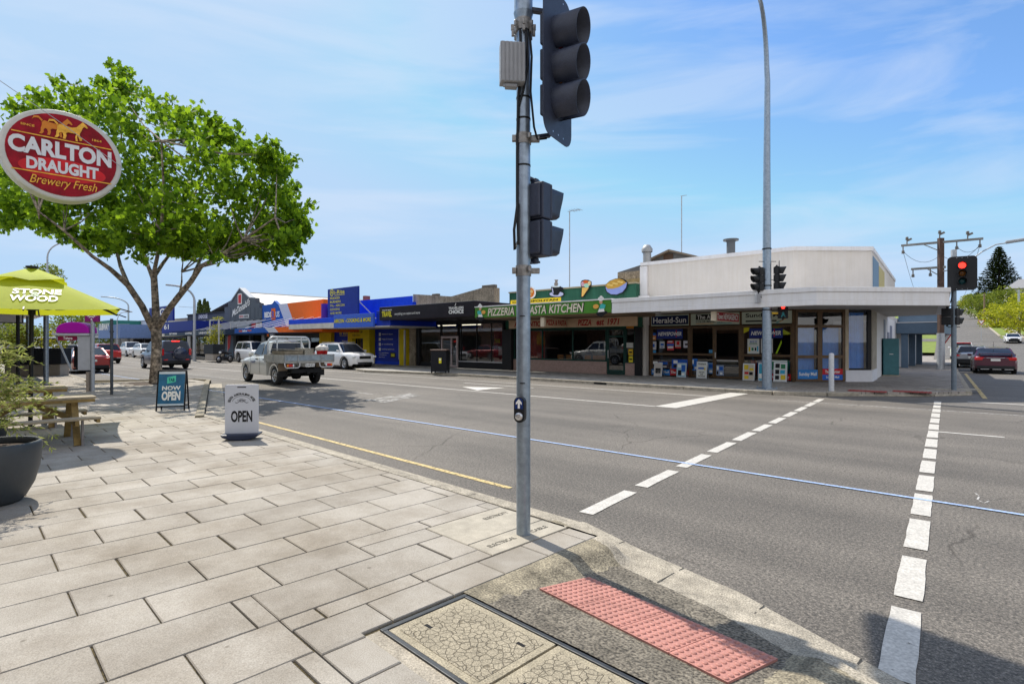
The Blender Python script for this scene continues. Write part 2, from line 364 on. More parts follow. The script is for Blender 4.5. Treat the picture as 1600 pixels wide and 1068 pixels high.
def line(name, mat, pts, wd, z=.006, frame='world', lab=None):
    b = MB(); b.mat(mat); pts = [Vector(p) for p in pts]; v = []
    for i, p in enumerate(pts):
        d = (pts[min(i+1, len(pts)-1)]-pts[max(0, i-1)]).normalized(); r = Vector((d.y, -d.x))*wd/2
        v += [(p.x-r.x, p.y-r.y, z), (p.x+r.x, p.y+r.y, z)]
    b.add(v, [(2*i, 2*i+1, 2*i+3, 2*i+2) for i in range(len(pts)-1)])
    return structure(b.build(name), frame, lab)
line('lane_line', BLUELINE, [(-120, 7.69), (-30, 7.69), (6, 7.69), (40, 7.69)], .06, .011, 'st')
line('lane_line', WHITELINE, [(-200, 13.93), (-7.2, 13.93)], .10, .006, 'st')
line('lane_line', WHITELINE, [(-200, 17.68), (-7.2, 17.68)], .09, .006, 'st')
line('lane_line', WHITELINE, [(-17.5, 16.42), (-13.6, 16.42)], .10, .006, 'st')
line('lane_line', WHITEFADE, [(-60, 10.8), (-16, 10.8)], .07, .006, 'st')
line('stop_line', PAINT, [(-6.9, 13.9), (-6.9, 19.45)], .62, .010, 'st')
line('lane_line', WHITELINE, [(-1.05, 13.72), (-.05, 13.74)], .10, .006, 'st')
line('lane_line', WHITEFADE, [(-5.2, 17.9), (14, 18.4)], .07, .006, 'st')
line('stop_line', WHITELINE, [(-.9, 21.2), (9, 21.3)], .14, .006, 'st')
line('no_parking_line', YELLOWLINE, [(-13.4, 4.66), (-4.75, 4.72)], .085, .006, 'nr')
line('no_parking_line', YELLOWLINE, [(.42, -1.2), (.42, 16)], .12, .012, 'sd')
for f0 in (31, 39, 47, 55): line('lane_line', PAINT, [(5.9, f0), (5.9, f0+3.4)], .12, .012+hz(f0+2), 'sd')
# direction arrow (head to the left, long shaft)
b = MB(); b.mat(WHITELINE)
x0, y0 = tn(*G(722, 604)); x1, y1 = tn(*G(800, 602.5))
b.add([(x0, y0, .006), (x0+1.6, y0-.75, .006), (x0+1.6, y0-.14, .006), (x1+.4, y0-.1, .006), (x1+.4, y0+.14, .006), (x0+1.6, y0+.14, .006), (x0+1.6, y0+.75, .006)], [(0, 1, 2, 3, 4, 5, 6)])
structure(b.build('road_arrow'), 'st')
# pale concrete patch in the near lane
b = MB(); b.mat(worn('patched_asphalt', (.30, .29, .27), .5, 3))
pp = [G(570, 625), G(640, 614), G(660, 618), G(600, 629)]
b.add([(p[0], p[1], .005) for p in pp], [(0, 1, 2, 3)]); structure(b.build('road_patch'))
# crossing: two broken lines
def dashes(name, a, d, n_, pitch, ln, wd):
    b = MB(); b.mat(PAINT); d = Vector(d).normalized(); r = Vector((d.y, -d.x))
    for i in range(n_):
        p = Vector(a)+d*i*pitch; l_ = ln*random.uniform(.96, 1.03)
        # ragged edges: several short quads
        k = 6; v = []
        for j in range(k+1):
            q = p+d*l_*j/k; e0 = wd/2*(1+random.uniform(-.05, .05)); e1 = wd/2*(1+random.uniform(-.05, .05))
            v += [(q.x-r.x*e0, q.y-r.y*e0, .007), (q.x+r.x*e1, q.y+r.y*e1, .007)]
        b.add(v, [(2*j, 2*j+1, 2*j+3, 2*j+2) for j in range(k)])
    return structure(b.build(name))
dashes('crossing_line', (.76, 5.71), (.61, .79), 11, 1.335, 1.07, .165)
dashes('crossing_line', (2.01, 2.90), (.618, .787), 15, 1.165, .95, .165)

# small white chalk squiggle left by road workers
line('chalk_mark', WHITEFADE, [G(1524, 770), G(1530, 776), G(1527, 781), G(1538, 786), G(1545, 783)], .018, .006)
# --------------------------------------------------- near footpath: slab, kerb, pavers
def nrp(x, y, z=.12):
    X, Y = G(x, y, z); return ((X-Y)*.70711, (X+Y)*.70711)
KQ = 3.86
# kerb nib that juts into the road round the tree
NIB = [(-13.55, 3.86), (-25.4, 7.45), (-26.2, 7.75), (-27.3, 7.5), (-29.5, 3.86)]
b = MB(); b.mat(DIRT)
slab = [(-2.8, -14), (-2.8, KQ), NIB[0], NIB[1], NIB[2], NIB[3], NIB[4], (-140, KQ), (-140, -14)]
b.prism(slab[::-1], -.05, .104); structure(b.build('footpath_base'), 'nr')
b = MB(); b.mat(DIRT); b.prism([(-2.8, -14), (20, -14), (20, 1.3), (-2.8, 1.3)], -.05, .104); b.prism([(-.93, 1.3), (20, 1.3), (20, 2.3), (-.93, 2.3)], -.05, .104)
structure(b.build('footpath_base'), 'nr')
# paving stones as one sheet of bevelled slabs
def clip(poly, a, bb, c):            # keep a*x+b*y<=c
    o = []
    if not poly: return o
    for i in range(len(poly)):
        p = poly[i]; q = poly[(i+1) % len(poly)]; dp = a*p[0]+bb*p[1]-c; dq = a*q[0]+bb*q[1]-c
        if dp <= 0: o.append(p)
        if dp*dq < 0:
            t = dp/(dp-dq); o.append((p[0]+(q[0]-p[0])*t, p[1]+(q[1]-p[1])*t))
    return o
def inset(poly, d):
    c = (sum(p[0] for p in poly)/len(poly), sum(p[1] for p in poly)/len(poly)); o = []
    for p in poly:
        l_ = sqrt((p[0]-c[0])**2+(p[1]-c[1])**2); k = max(0, 1-d*1.3/max(l_, .01)); o.append((c[0]+(p[0]-c[0])*k, c[1]+(p[1]-c[1])*k))
    return o
def area(p): return abs(sum(p[i][0]*p[(i+1) % len(p)][1]-p[(i+1) % len(p)][0]*p[i][1] for i in range(len(p)))/2)
PAVER = M('paver', (.44, .40, .345), rough=.85, var=0)
def paver_nodes(m, c, sp):
    N, L, b = nodes(m); tc = N.new('ShaderNodeTexCoord'); g = N.new('ShaderNodeNewGeometry')
    r = N.new('ShaderNodeValToRGB'); r.color_ramp.elements[0].color = tuple(v*.91 for v in c)+(1,); r.color_ramp.elements[1].color = tuple(v*1.07 for v in c)+(1,)
    L.new(g.outputs['Random Per Island'], r.inputs[0])
    n1 = N.new('ShaderNodeTexNoise'); n1.inputs['Scale'].default_value = 1.7; n1.inputs['Detail'].default_value = 5; n1.inputs['Roughness'].default_value = .6
    n2 = N.new('ShaderNodeTexNoise'); n2.inputs['Scale'].default_value = sp; n2.inputs['Detail'].default_value = 3; n2.inputs['Roughness'].default_value = .8
    for q in (n1, n2): L.new(tc.outputs['Object'], q.inputs['Vector'])
    ra = N.new('ShaderNodeValToRGB'); ra.color_ramp.elements[0].position = .30; ra.color_ramp.elements[1].position = .60; ra.color_ramp.elements[0].color = (.70, .67, .63, 1); ra.color_ramp.elements[1].color = (1.02, 1.02, 1.02, 1)
    rb = N.new('ShaderNodeValToRGB'); rb.color_ramp.elements[0].position = .32; rb.color_ramp.elements[1].position = .70; rb.color_ramp.elements[0].color = (.66, .65, .63, 1); rb.color_ramp.elements[1].color = (1.28, 1.28, 1.27, 1)
    L.new(n1.outputs[0], ra.inputs[0]); L.new(n2.outputs[0], rb.inputs[0])
    m1 = N.new('ShaderNodeMixRGB'); m1.blend_type = 'MULTIPLY'; m1.inputs[0].default_value = 1; m2 = N.new('ShaderNodeMixRGB'); m2.blend_type = 'MULTIPLY'; m2.inputs[0].default_value = 1
    L.new(r.outputs[0], m1.inputs[1]); L.new(ra.outputs[0], m1.inputs[2]); L.new(m1.outputs[0], m2.inputs[1]); L.new(rb.outputs[0], m2.inputs[2])
    vg = N.new('ShaderNodeTexVoronoi'); vg.inputs['Scale'].default_value = 2.1; L.new(tc.outputs['Object'], vg.inputs['Vector'])
    rg = N.new('ShaderNodeValToRGB'); rg.color_ramp.elements[0].position = .022; rg.color_ramp.elements[1].position = .040; rg.color_ramp.elements[0].color = (.55, .53, .50, 1); L.new(vg.outputs['Distance'], rg.inputs[0])
    n9 = N.new('ShaderNodeTexNoise'); n9.inputs['Scale'].default_value = .55; n9.inputs['Detail'].default_value = 6; n9.inputs['Roughness'].default_value = .7; L.new(tc.outputs['Object'], n9.inputs['Vector'])
    r9 = N.new('ShaderNodeValToRGB'); r9.color_ramp.elements[0].position = .36; r9.color_ramp.elements[1].position = .56; r9.color_ramp.elements[0].color = (.80, .77, .72, 1); L.new(n9.outputs[0], r9.inputs[0])
    m7 = N.new('ShaderNodeMixRGB'); m7.blend_type = 'MULTIPLY'; m7.inputs[0].default_value = 1; L.new(m2.outputs[0], m7.inputs[1]); L.new(rg.outputs[0], m7.inputs[2])
    m8 = N.new('ShaderNodeMixRGB'); m8.blend_type = 'MULTIPLY'; m8.inputs[0].default_value = 1; L.new(m7.outputs[0], m8.inputs[1]); L.new(r9.outputs[0], m8.inputs[2]); L.new(m8.outputs[0], b.inputs['Base Color'])
    bp = N.new('ShaderNodeBump'); bp.inputs['Strength'].default_value = .35; bp.inputs['Distance'].default_value = .01
    L.new(n2.outputs[0], bp.inputs['Height']); L.new(bp.outputs[0], b.inputs['Normal'])
paver_nodes(PAVER, (.372, .342, .298), 130)
PAVERG = M('border_paver', (.36, .35, .33), rough=.85, var=0); paver_nodes(PAVERG, (.355, .328, .288), 150)
def slabtop(b, poly, zt=.12, ch=.006, tilt=0.0):
    n_ = len(poly); ins = inset(poly, ch); z1 = zt+random.uniform(-.0015, .0015)
    v = [(p[0], p[1], .085) for p in poly]+[(p[0], p[1], z1-ch) for p in poly]+[(p[0], p[1], z1) for p in ins]
    f = [tuple(range(2*n_, 3*n_))]
    for k in (0, n_): f += [(k+i, k+(i+1) % n_, k+n_+(i+1) % n_, k+n_+i) for i in range(n_)]
    b.add(v, f)
b = MB(); b.mat(PAVER)
PW, PH = .715, .458
rnd = random.Random(3)
q0 = nrp(252.5, 972)[1]                     # a joint row seen in the photo
# rows run along q; successive rows step along p
pr0, qq0 = nrp(288, 1021)                   # paver corner
i = -60
for i in range(-150, 18):
    pa = pr0+i*PH; 
    for j in range(-26, 12):
        qa = qq0+j*PW+(PW*.53 if i % 2 else 0)
        g = rnd.choice([.006, .006, .008, .014]) if pa > -7 else .006
        poly = [(pa+.004, qa+g), (pa+PH-.004, qa+g), (pa+PH-.004, qa+PW-.004), (pa+.004, qa+PW-.004)]
        cx, cy = pa+PH/2, qa+PW/2
        inn = pa < -13.55
        if cx < -13.3 and not cx < -29.5:
            if cx > -25.4: poly = clip(poly, .2899, .957, .2899*NIB[0][0]+.957*NIB[0][1]-.17) if cy > 3 else poly
            else: poly = clip(poly, 0, 1, 7.3) if cx > -27.4 else clip(poly, 0, 1, 3.7)
            if -26.9 < cx < -24.7 and 4.5 < cy < 6.7: continue      # tree pit
        else: poly = clip(poly, 0, 1, KQ-.012)
        if not poly: continue
        parts = [poly]
        if cx > -5 and cx < 4:            # border course beside the ramp, cable slab at the pole, pit
            lo_ = clip(clip(poly, 0, 1, 1.345), 1, 0, 3); hi_ = clip(clip(poly, 0, -1, -1.352), 1, 0, -3.135) if cx > -3.6 else clip(poly, 0, -1, -1.352)
            if cx < -3.6: lo_, hi_ = [], poly
            parts = [lo_]
            if cy > 2.3 and cx > -4.6: parts += [clip(hi_, 1, 0, -4.015), clip(clip(hi_, -1, 0, 4.005), 0, 1, 2.92)]
            else: parts.append(hi_)
        for poly in parts:
            if len(poly) < 3 or area(poly) < .006: continue
            slabtop(b, poly)
structure(b.build('pavement'), 'nr')
b = MB(); b.mat(PAVERG)
# border pavers: along the ramp edge (p about -3.1 .. -2.82) and around the pit's camera side
y_ = 1.36
k = 0
while y_ < 3.78:
    slabtop(b, [(-3.122, y_), (-2.825, y_), (-2.825, min(3.83, y_+.46)), (-3.122, min(3.83, y_+.46))]); y_ += .468
x_ = -3.122
while x_ < 2.5:
    if x_ < -.98 or x_ > -.2: pass
    slabtop(b, [(x_, 1.358), (x_+.34, 1.358), (x_+.34, 1.62), (x_, 1.62)]); x_ += .35
x_ = -.86
while x_ < 3:
    y2 = 1.64
    while y2 < (2.0 if x_ < -.2 else 1.2):
        slabtop(b, [(x_, y2), (x_+.44, y2), (x_+.44, y2+.3), (x_, y2+.3)]); y2 += .31
    x_ += .45
structure(b.build('pavement_border'), 'nr')
# concrete cover slab round the pole with cast lettering
b = MB(); b.mat(CONC)
PQ = M('pale_slab', (.38, .345, .28), rough=.9, var=.2, vs=6, speck=.2, sps=140, bump=.2)
b.mat(PQ)
slabtop(b, [(-4.0, 2.93), (-3.44, 2.93), (-3.44, 3.83), (-4.0, 3.83)], .121); slabtop(b, [(-3.43, 2.93), (-3.14, 2.93), (-3.14, 3.83), (-3.43, 3.83)], .1205)
b.mat(M('cast_lettering', (.11, .10, .08), rough=.9))
for s_, q_ in (('ELECTRICAL', -3.87), ('CABLE', -3.64)):
    pass
b.text('ELECTRICAL CABLE', 0, 1, 0, 1, 0, bold=.01, fn=lambda a, c: (-3.30+.07*(1-c), 3.0+.72*a, .1235)) if False else None
b.text('ELECTRICAL', 0, 1, 0, 1, 0, bold=.01, fn=lambda a, c: (-3.26-.055*c, 3.02+.30*a, .1240))
b.text('CABLE', 0, 1, 0, 1, 0, bold=.01, fn=lambda a, c: (-3.26-.055*c, 3.52+.20*a, .1240))
b.text('ELECTRICITY', 0, 1, 0, 1, 0, bold=.01, fn=lambda a, c: (-3.80-.055*c, 3.46+.30*a, .1245))
structure(b.build('cable_slab'), 'nr')

# kerb and gutter along the near side
def qk(p):                                  # asphalt edge
    pts = [(-140, 4.33), (-3.3, 4.33), (-2.5, 4.08), (-1.63, 3.89), (-1.2, 3.71), (-.58, 3.46), (.2, 3.0), (1.0, 2.2), (1.6, 1.2), (2.0, -.5)]
    for a, c in zip(pts, pts[1:]):
        if a[0] <= p <= c[0]: return a[1]+(c[1]-a[1])*(p-a[0])/(c[0]-a[0])
    return -.5
KERB = M('kerb_concrete', (.33, .295, .235), rough=.92, var=.35, vs=6, bump=.4, bs=70, speck=.45, sps=95)
b = MB(); b.mat(KERB)
def kerbseg(p0, p1, z0=.122, w0=.17):
    # top 0.17 wide, sloping face, then a flat gutter tray
    prof0 = [(KQ+.006, -.03), (KQ+.006, z0), (KQ+w0-.03, z0-.004), (KQ+w0, z0-.02), (KQ+w0+.03, .015), (4.325, .006), (4.325, -.03)]
    v = [(p0, a, c) for a, c in prof0]+[(p1, a, c) for a, c in prof0]; n_ = len(prof0)
    b.add(v, [tuple(range(n_-1, -1, -1)), tuple(range(n_, 2*n_))]+[(i, (i+1) % n_, n_+(i+1) % n_, n_+i) for i in range(n_)])
p_ = -3.35
while p_ > -13.4:
    kerbseg(p_-1.192, p_); p_ -= 1.2
p_ = -29.6
while p_ > -110:
    kerbseg(p_-2.39, p_); p_ -= 2.4
structure(b.build('kerb', bevel=.008), 'nr')
# kerb of the nib
b = MB(); b.mat(M('kerb_stone', (.27, .235, .17), rough=.9, var=.35, vs=5, bump=.4, bs=60, speck=.3, sps=90))
for a, c in zip(NIB, NIB[1:]):
    A = Vector(a); Cc = Vector(c); d = (Cc-A); n_ = max(1, round(d.length/1.8)); 
    nrm = Vector((d.y, -d.x)).normalized(); 
    if nrm.dot(Vector((-20, 0))-A) > 0: nrm = -nrm
    inn = -nrm if nrm.y > 0 else nrm
    for k in range(n_):
        s0 = A+d*(k/n_)+d.normalized()*.004; s1 = A+d*((k+1)/n_)-d.normalized()*.004
        q = [s0, s1, s1+inn*.17, s0+inn*.17]
        b.prism([(v.x, v.y) for v in q], -.02, .145)
structure(b.build('kerb_nib', bevel=.012), 'nr')
b = MB(); b.mat(CONC)
A = Vector(NIB[0]); d = Vector(NIB[1])-A; nn = Vector((-d.y, d.x)).normalized(); nn = nn if nn.y > 0 else -nn
b.add([tuple((A+d*.01+nn*.02))+(.006,), tuple(A+d*.01+nn*.45)+(.006,), tuple(A+d+nn*.45)+(.006,), tuple(A+d+nn*.02)+(.006,)], [(0, 1, 2, 3)])
structure(b.build('gutter'), 'nr')
# kerb ramp, its flared sides, the dropped kerb and the gutter apron: one height field
def sm(x): x = max(0, min(1, x)); return x*x*(3-2*x)
def rampz(p, q):
    kq = qk(p)-.29
    hi = .121-.101*sm((q-(kq-.05))/.13); lo = max(.020, .121-(q-2.36)/1.28*.101)
    bl = -2.80+max(0, q-2.4)*.12; e = max(1-sm((p-bl)/.22), sm((p+1.10)/.24))
    g = .004*mnoise.noise(Vector((p*5, q*5, 0)))
    z = lo+(hi-lo)*e
    if q > qk(p)-.10: z = min(z, .020-(q-qk(p)+.10)*.10)
    return z+g*(.4 if q > kq+.1 else 1)
def patch(name, p0, p1, qin, np_, nq, ramp=True):
    b = MB(); b.smooth = True; v = []; K_ = {}
    for j in range(nq+1):
        for i in range(np_+1):
            p = p0+(p1-p0)*i/np_; a = qin(p); q = a+(qk(p)-a)*j/nq; v.append((p, q, rampz(p, q)))
    groups = {}
    for j in range(nq):
        for i in range(np_):
            p = p0+(p1-p0)*(i+.5)/np_; a = qin(p); q = a+(qk(p)-a)*(j+.5)/nq
            bl = -2.80+max(0, q-2.4)*.12
            nn_ = .05*mnoise.noise(Vector((p*9, q*9, 2))); m = KERB if q > qk(p)-.41 else (CONCD if (p < bl+.20+nn_ or p > -1.06+nn_) else RAMP)
            groups.setdefault(m, []).append((j*(np_+1)+i, j*(np_+1)+i+1, (j+1)*(np_+1)+i+1, (j+1)*(np_+1)+i))
    first = True
    for m, fs in groups.items():
        b.mat(m); n0 = len(b.v)
        if first: b.add(v, fs); first = False
        else:
            for f in fs: b.f.append(list(f)); b.mi.append(b.cur); b.sm.append(True)
    return structure(b.build(name), 'nr')
patch('kerb_ramp', -2.815, -.93, lambda p: 2.36, 190, 150)
patch('dropped_kerb', -3.35, -2.815, lambda p: 3.855, 40, 40)
patch('dropped_kerb', -.93, 2.0, lambda p: min(2.36, qk(p)-.62) if p > -.9 else 2.36, 140, 70)
b = MB(); b.mat(P('joint_line', (.05, .045, .035)))
for p in (-2.75, -2.1, -1.42, -.8, -.2, .5): b.add([(p-.005, qk(p)-.40, .026), (p+.005, qk(p)-.40, .026), (p+.005, qk(p)-.005, .0165), (p-.005, qk(p)-.005, .0165)], [(0, 1, 2, 3)])
structure(b.build('gutter_joint'), 'nr')
# tactile pad: eight pink plates with domes
TACT = M('tactile_pink', (.42, .19, .155), rough=.75, var=.14, vs=6, speck=.16, sps=90, bump=.2)
TACTR = M('tactile_red', (.30, .045, .04), rough=.8, var=.3, vs=8)
T0 = Vector((-2.53, 2.79)); U = Vector((-1.165, 2.655))-T0; V = Vector((-2.455, 3.245))-T0
tact = Thing('tactile_paving', 'pink raised-dot warning plates set in the dark kerb ramp in the foreground', 'tactile paving', T0.x+.6, T0.y+.2, .06, 'nr')
def tz(p, q): return .121-(q-2.36)/1.28*.101+.009
for iu in range(4):
    for iv in range(2):
        b = MB(tact, off=(T0.x+.6, T0.y+.2, .06)); b.mat(TACT)
        u0, u1, v0, v1 = iu/4+.002, (iu+1)/4-.002, iv/2+.004, (iv+1)/2-.004
        cs = [T0+U*u+V*v for u, v in ((u0, v0), (u1, v0), (u1, v1), (u0, v1))]
        b.add([(c.x, c.y, tz(c.x, c.y)+.004) for c in cs]+[(c.x, c.y, tz(c.x, c.y)-.02) for c in cs], [(0, 1, 2, 3), (0, 4, 5, 1), (1, 5, 6, 2), (2, 6, 7, 3), (3, 7, 4, 0)])
        for a in range(7):
            for c in range(5):
                q = T0+U*(u0+(u1-u0)*(a+.5)/7)+V*(v0+(v1-v0)*(c+.5)/5); z = tz(q.x, q.y)+.004
                b.lathe((q.x, q.y, z), [(.0165, -.001), (.0155, .004), (.0105, .0072), (.001, .0078)], 10)
        b.build('plate')
# service pit: black frame and two cast lids
pit = Thing('service_pit', 'concrete service pit with crazed cast lids in a black frame beside the kerb ramp', 'pit cover', -1.95, 2.05, .12, 'nr')
PF = M('pit_frame', (.035, .038, .042), rough=.5, metal=.4, var=.3, vs=20)
b = MB(pit); b.mat(PF)
zz = .124
for (a, c, d, e) in ((-2.785, -2.75, 1.71, 2.345), (-2.75, -.95, 2.315, 2.345), (-2.75, -.95, 1.71, 1.74)): b.box(a, c, d, e, .06, zz)
f_ = b.build('frame', bevel=.004)
LID = M('pit_lid', (.30, .262, .19), rough=.92, var=.2, vs=5, speck=.38, sps=110)
N, L, bb = nodes(LID); tc = N.new('ShaderNodeTexCoord'); vo = N.new('ShaderNodeTexVoronoi'); vo.feature = 'DISTANCE_TO_EDGE'; vo.inputs['Scale'].default_value = 23
nd = N.new('ShaderNodeTexNoise'); nd.inputs['Scale'].default_value = 9; mv = N.new('ShaderNodeMixRGB'); mv.inputs[0].default_value = .05
L.new(tc.outputs['Object'], nd.inputs['Vector']); L.new(tc.outputs['Object'], mv.inputs[1]); L.new(nd.outputs['Color'], mv.inputs[2]); L.new(mv.outputs[0], vo.inputs['Vector'])
cr_ = N.new('ShaderNodeValToRGB'); cr_.color_ramp.elements[0].position = .012; cr_.color_ramp.elements[1].position = .045
L.new(vo.outputs['Distance'], cr_.inputs[0])
old = bb.inputs['Base Color'].links[0].from_socket; mm = N.new('ShaderNodeMixRGB'); mm.inputs[1].default_value = (.15, .125, .085, 1)
L.new(cr_.outputs[0], mm.inputs[0]); L.new(old, mm.inputs[2]); L.new(mm.outputs[0], bb.inputs['Base Color'])
bp = N.new('ShaderNodeBump'); bp.inputs['Strength'].default_value = .8; bp.inputs['Distance'].default_value = .01; L.new(cr_.outputs[0], bp.inputs['Height']); L.new(bp.outputs[0], bb.inputs['Normal'])
LIDR = M('pit_lid_rim', (.32, .28, .20), rough=.92, var=.25, vs=8, speck=.35, sps=110, bump=.3)
for (p0, p1) in ((-2.745, -1.972), (-1.955, -1.18)):
    b = MB(pit); b.mat(LIDR); b.box(p0, p1, 1.745, 2.31, .07, .119)
    b.mat(LID); b.box(p0+.045, p1-.045, 1.79, 2.265, .1, .1215)
    b.mat(DARK)
    for (hx, hy) in ((p0+.13, 1.93), (p1-.13, 2.17)): b.box(hx-.03, hx+.03, hy-.012, hy+.012, .119, .1225)
    b.build('lid', bevel=.004)
b = MB(); b.mat(CONC); b.prism([(-2.79, 1.62), (-.9, 1.62), (-.9, 1.712), (-2.79, 1.712)], -.02, .112); structure(b.build('pit_surround'), 'nr')

# tree pit soil
b = MB(); b.mat(M('soil', (.07, .05, .035), rough=1, var=.6, vs=5, bump=1, bs=20)); b.prism([(-26.9, 4.5), (-24.7, 4.5), (-24.7, 6.7), (-26.9, 6.7)], .05, .117); structure(b.build('tree_pit_soil'), 'nr')

# --------------------------------------------------- far footpath and kerb
BITP = M('far_pavement', (.35, .335, .31), rough=.9, var=.18, vs=2, speck=.2, sps=50)
def brickify(m, sx, sy, mort=(.07, .07, .07), rot=0.0):
    N, L, b = nodes(m); tc = N.new('ShaderNodeTexCoord'); br = N.new('ShaderNodeTexBrick'); mp = N.new('ShaderNodeMapping'); mp.inputs['Rotation'].default_value = (0, 0, rot)
    old = b.inputs['Base Color'].links[0].from_socket
    br.inputs['Scale'].default_value = 1; br.inputs['Brick Width'].default_value = sx; br.inputs['Row Height'].default_value = sy; br.inputs['Mortar Size'].default_value = min(sx, sy)*.04
    br.inputs['Mortar'].default_value = mort+(1,); br.inputs['Bias'].default_value = .2
    L.new(tc.outputs['Object'], mp.inputs[0]); L.new(mp.outputs[0], br.inputs['Vector'])
    br.inputs['Color1'].default_value = (.8, .8, .8, 1); br.inputs['Color2'].default_value = (1.15, 1.15, 1.15, 1)
    mm = N.new('ShaderNodeMixRGB'); mm.blend_type = 'MULTIPLY'; mm.inputs[0].default_value = 1
    br.inputs['Mortar'].default_value = (.4, .4, .4, 1)
    L.new(old, mm.inputs[1]); L.new(br.outputs['Color'], mm.inputs[2]); L.new(mm.outputs[0], b.inputs['Base Color'])
brickify(BITP, .6, .4)
SIDEP = M('side_pavers', (.29, .26, .23), rough=.9, var=.2, vs=3, speck=.2, sps=60); brickify(SIDEP, .42, .28, rot=A_SD-A_ST)
FARK = [(60-70-420, 22.1), (C(545, 22.1), 22.1), (C(556, 18.6), 18.9), (C(575, 18.6), 18.55), (C(640, 19.2), 19.2), (C(720, 19.75), 19.75), (-5.9, 19.72), (-4.5, 20.5), (-3.75, 21.2), (-1.9, 22.7), (-1.05, 23.9)]
side_end = tn(*sdw(-.05, 62))
b = MB(); b.mat(BITP)
poly = FARK+[side_end, (side_end[0]-14, side_end[1]-1), (-14, 40), (-420, 40)]
# keep simple: two prisms
b.prism((FARK[:7]+[(-6.3, 26), (-420, 26)]), -.03, .118)
structure(b.build('far_footpath'), 'st')
b = MB(); b.mat(SIDEP)
b.prism([FARK[6], FARK[7], FARK[8], FARK[9], FARK[10], side_end, (side_end[0]-9, side_end[1]-.5), (-9, 26), (-6.3, 26)], -.03, .1195)
structure(b.build('side_footpath'), 'st')
b = MB(); b.mat(KERB)
path = [Vector(p) for p in FARK[1:]]+[Vector(side_end)]
for k, (a, c) in enumerate(zip(path, path[1:])):
    d = c-a; n_ = max(1, round(d.length/1.5)); r = Vector((d.y, -d.x)).normalized()*.16
    lowk = .121 if k not in (7, 8) else .05
    for j in range(n_):
        s0 = a+d*(j/n_)+d.normalized()*.004; s1 = a+d*((j+1)/n_)-d.normalized()*.004
        b.prism([(s0.x, s0.y), (s0.x+r.x, s0.y+r.y), (s1.x+r.x, s1.y+r.y), (s1.x, s1.y)], -.03, lowk+.002*(j % 2))
structure(b.build('far_kerb', bevel=.015), 'st')
b = MB(); b.mat(KERB); a0 = FARK[1]; b.box(-400, a0[0], 21.94, 22.1, -.02, .121); structure(b.build('far_kerb'), 'st')
# drain slot in far kerb
b = MB(); b.mat(DARK); t_ = C(943, 19.5); b.box(t_-.5, t_+.1, 19.54, 19.56, .02, .09); structure(b.build('kerb_drain'), 'st')
for k_, (xx, yy, wx, wy) in enumerate(((1355, 611, 1.1, .55), (1425, 612, 1.05, .55))):
    b = MB(); b.mat(TACTR); p = G(xx, yy, .12); b.boxc((0, 0, 0), (wx, wy, .008))
    for i in range(10):
        for j in range(5): b.lathe((-wx/2+wx*(i+.5)/10, -wy/2+wy*(j+.5)/5, .004), [(.02, 0), (.015, .006), (.001, .008)], 6)
    o = b.build('tactile_paving'); o.location = (p[0], p[1], .127); o.rotation_euler = (0, 0, A_SD)
    tag(o, ('worn red raised-dot warning plate on the far corner, left of the pair', 'worn red raised-dot warning plate on the far corner beside the signal pole')[k_], 'tactile paving', 'red tactile plates on the far corner')
b = MB(); b.mat(CONC); p = G(1490, 608, .12); b.boxc((0, 0, 0), (1.6, .5, .012), 0); o = b.build('pole_pad'); o.location = (p[0], p[1], .128); o.rotation_euler = (0, 0, A_SD*0); o['kind'] = 'structure'
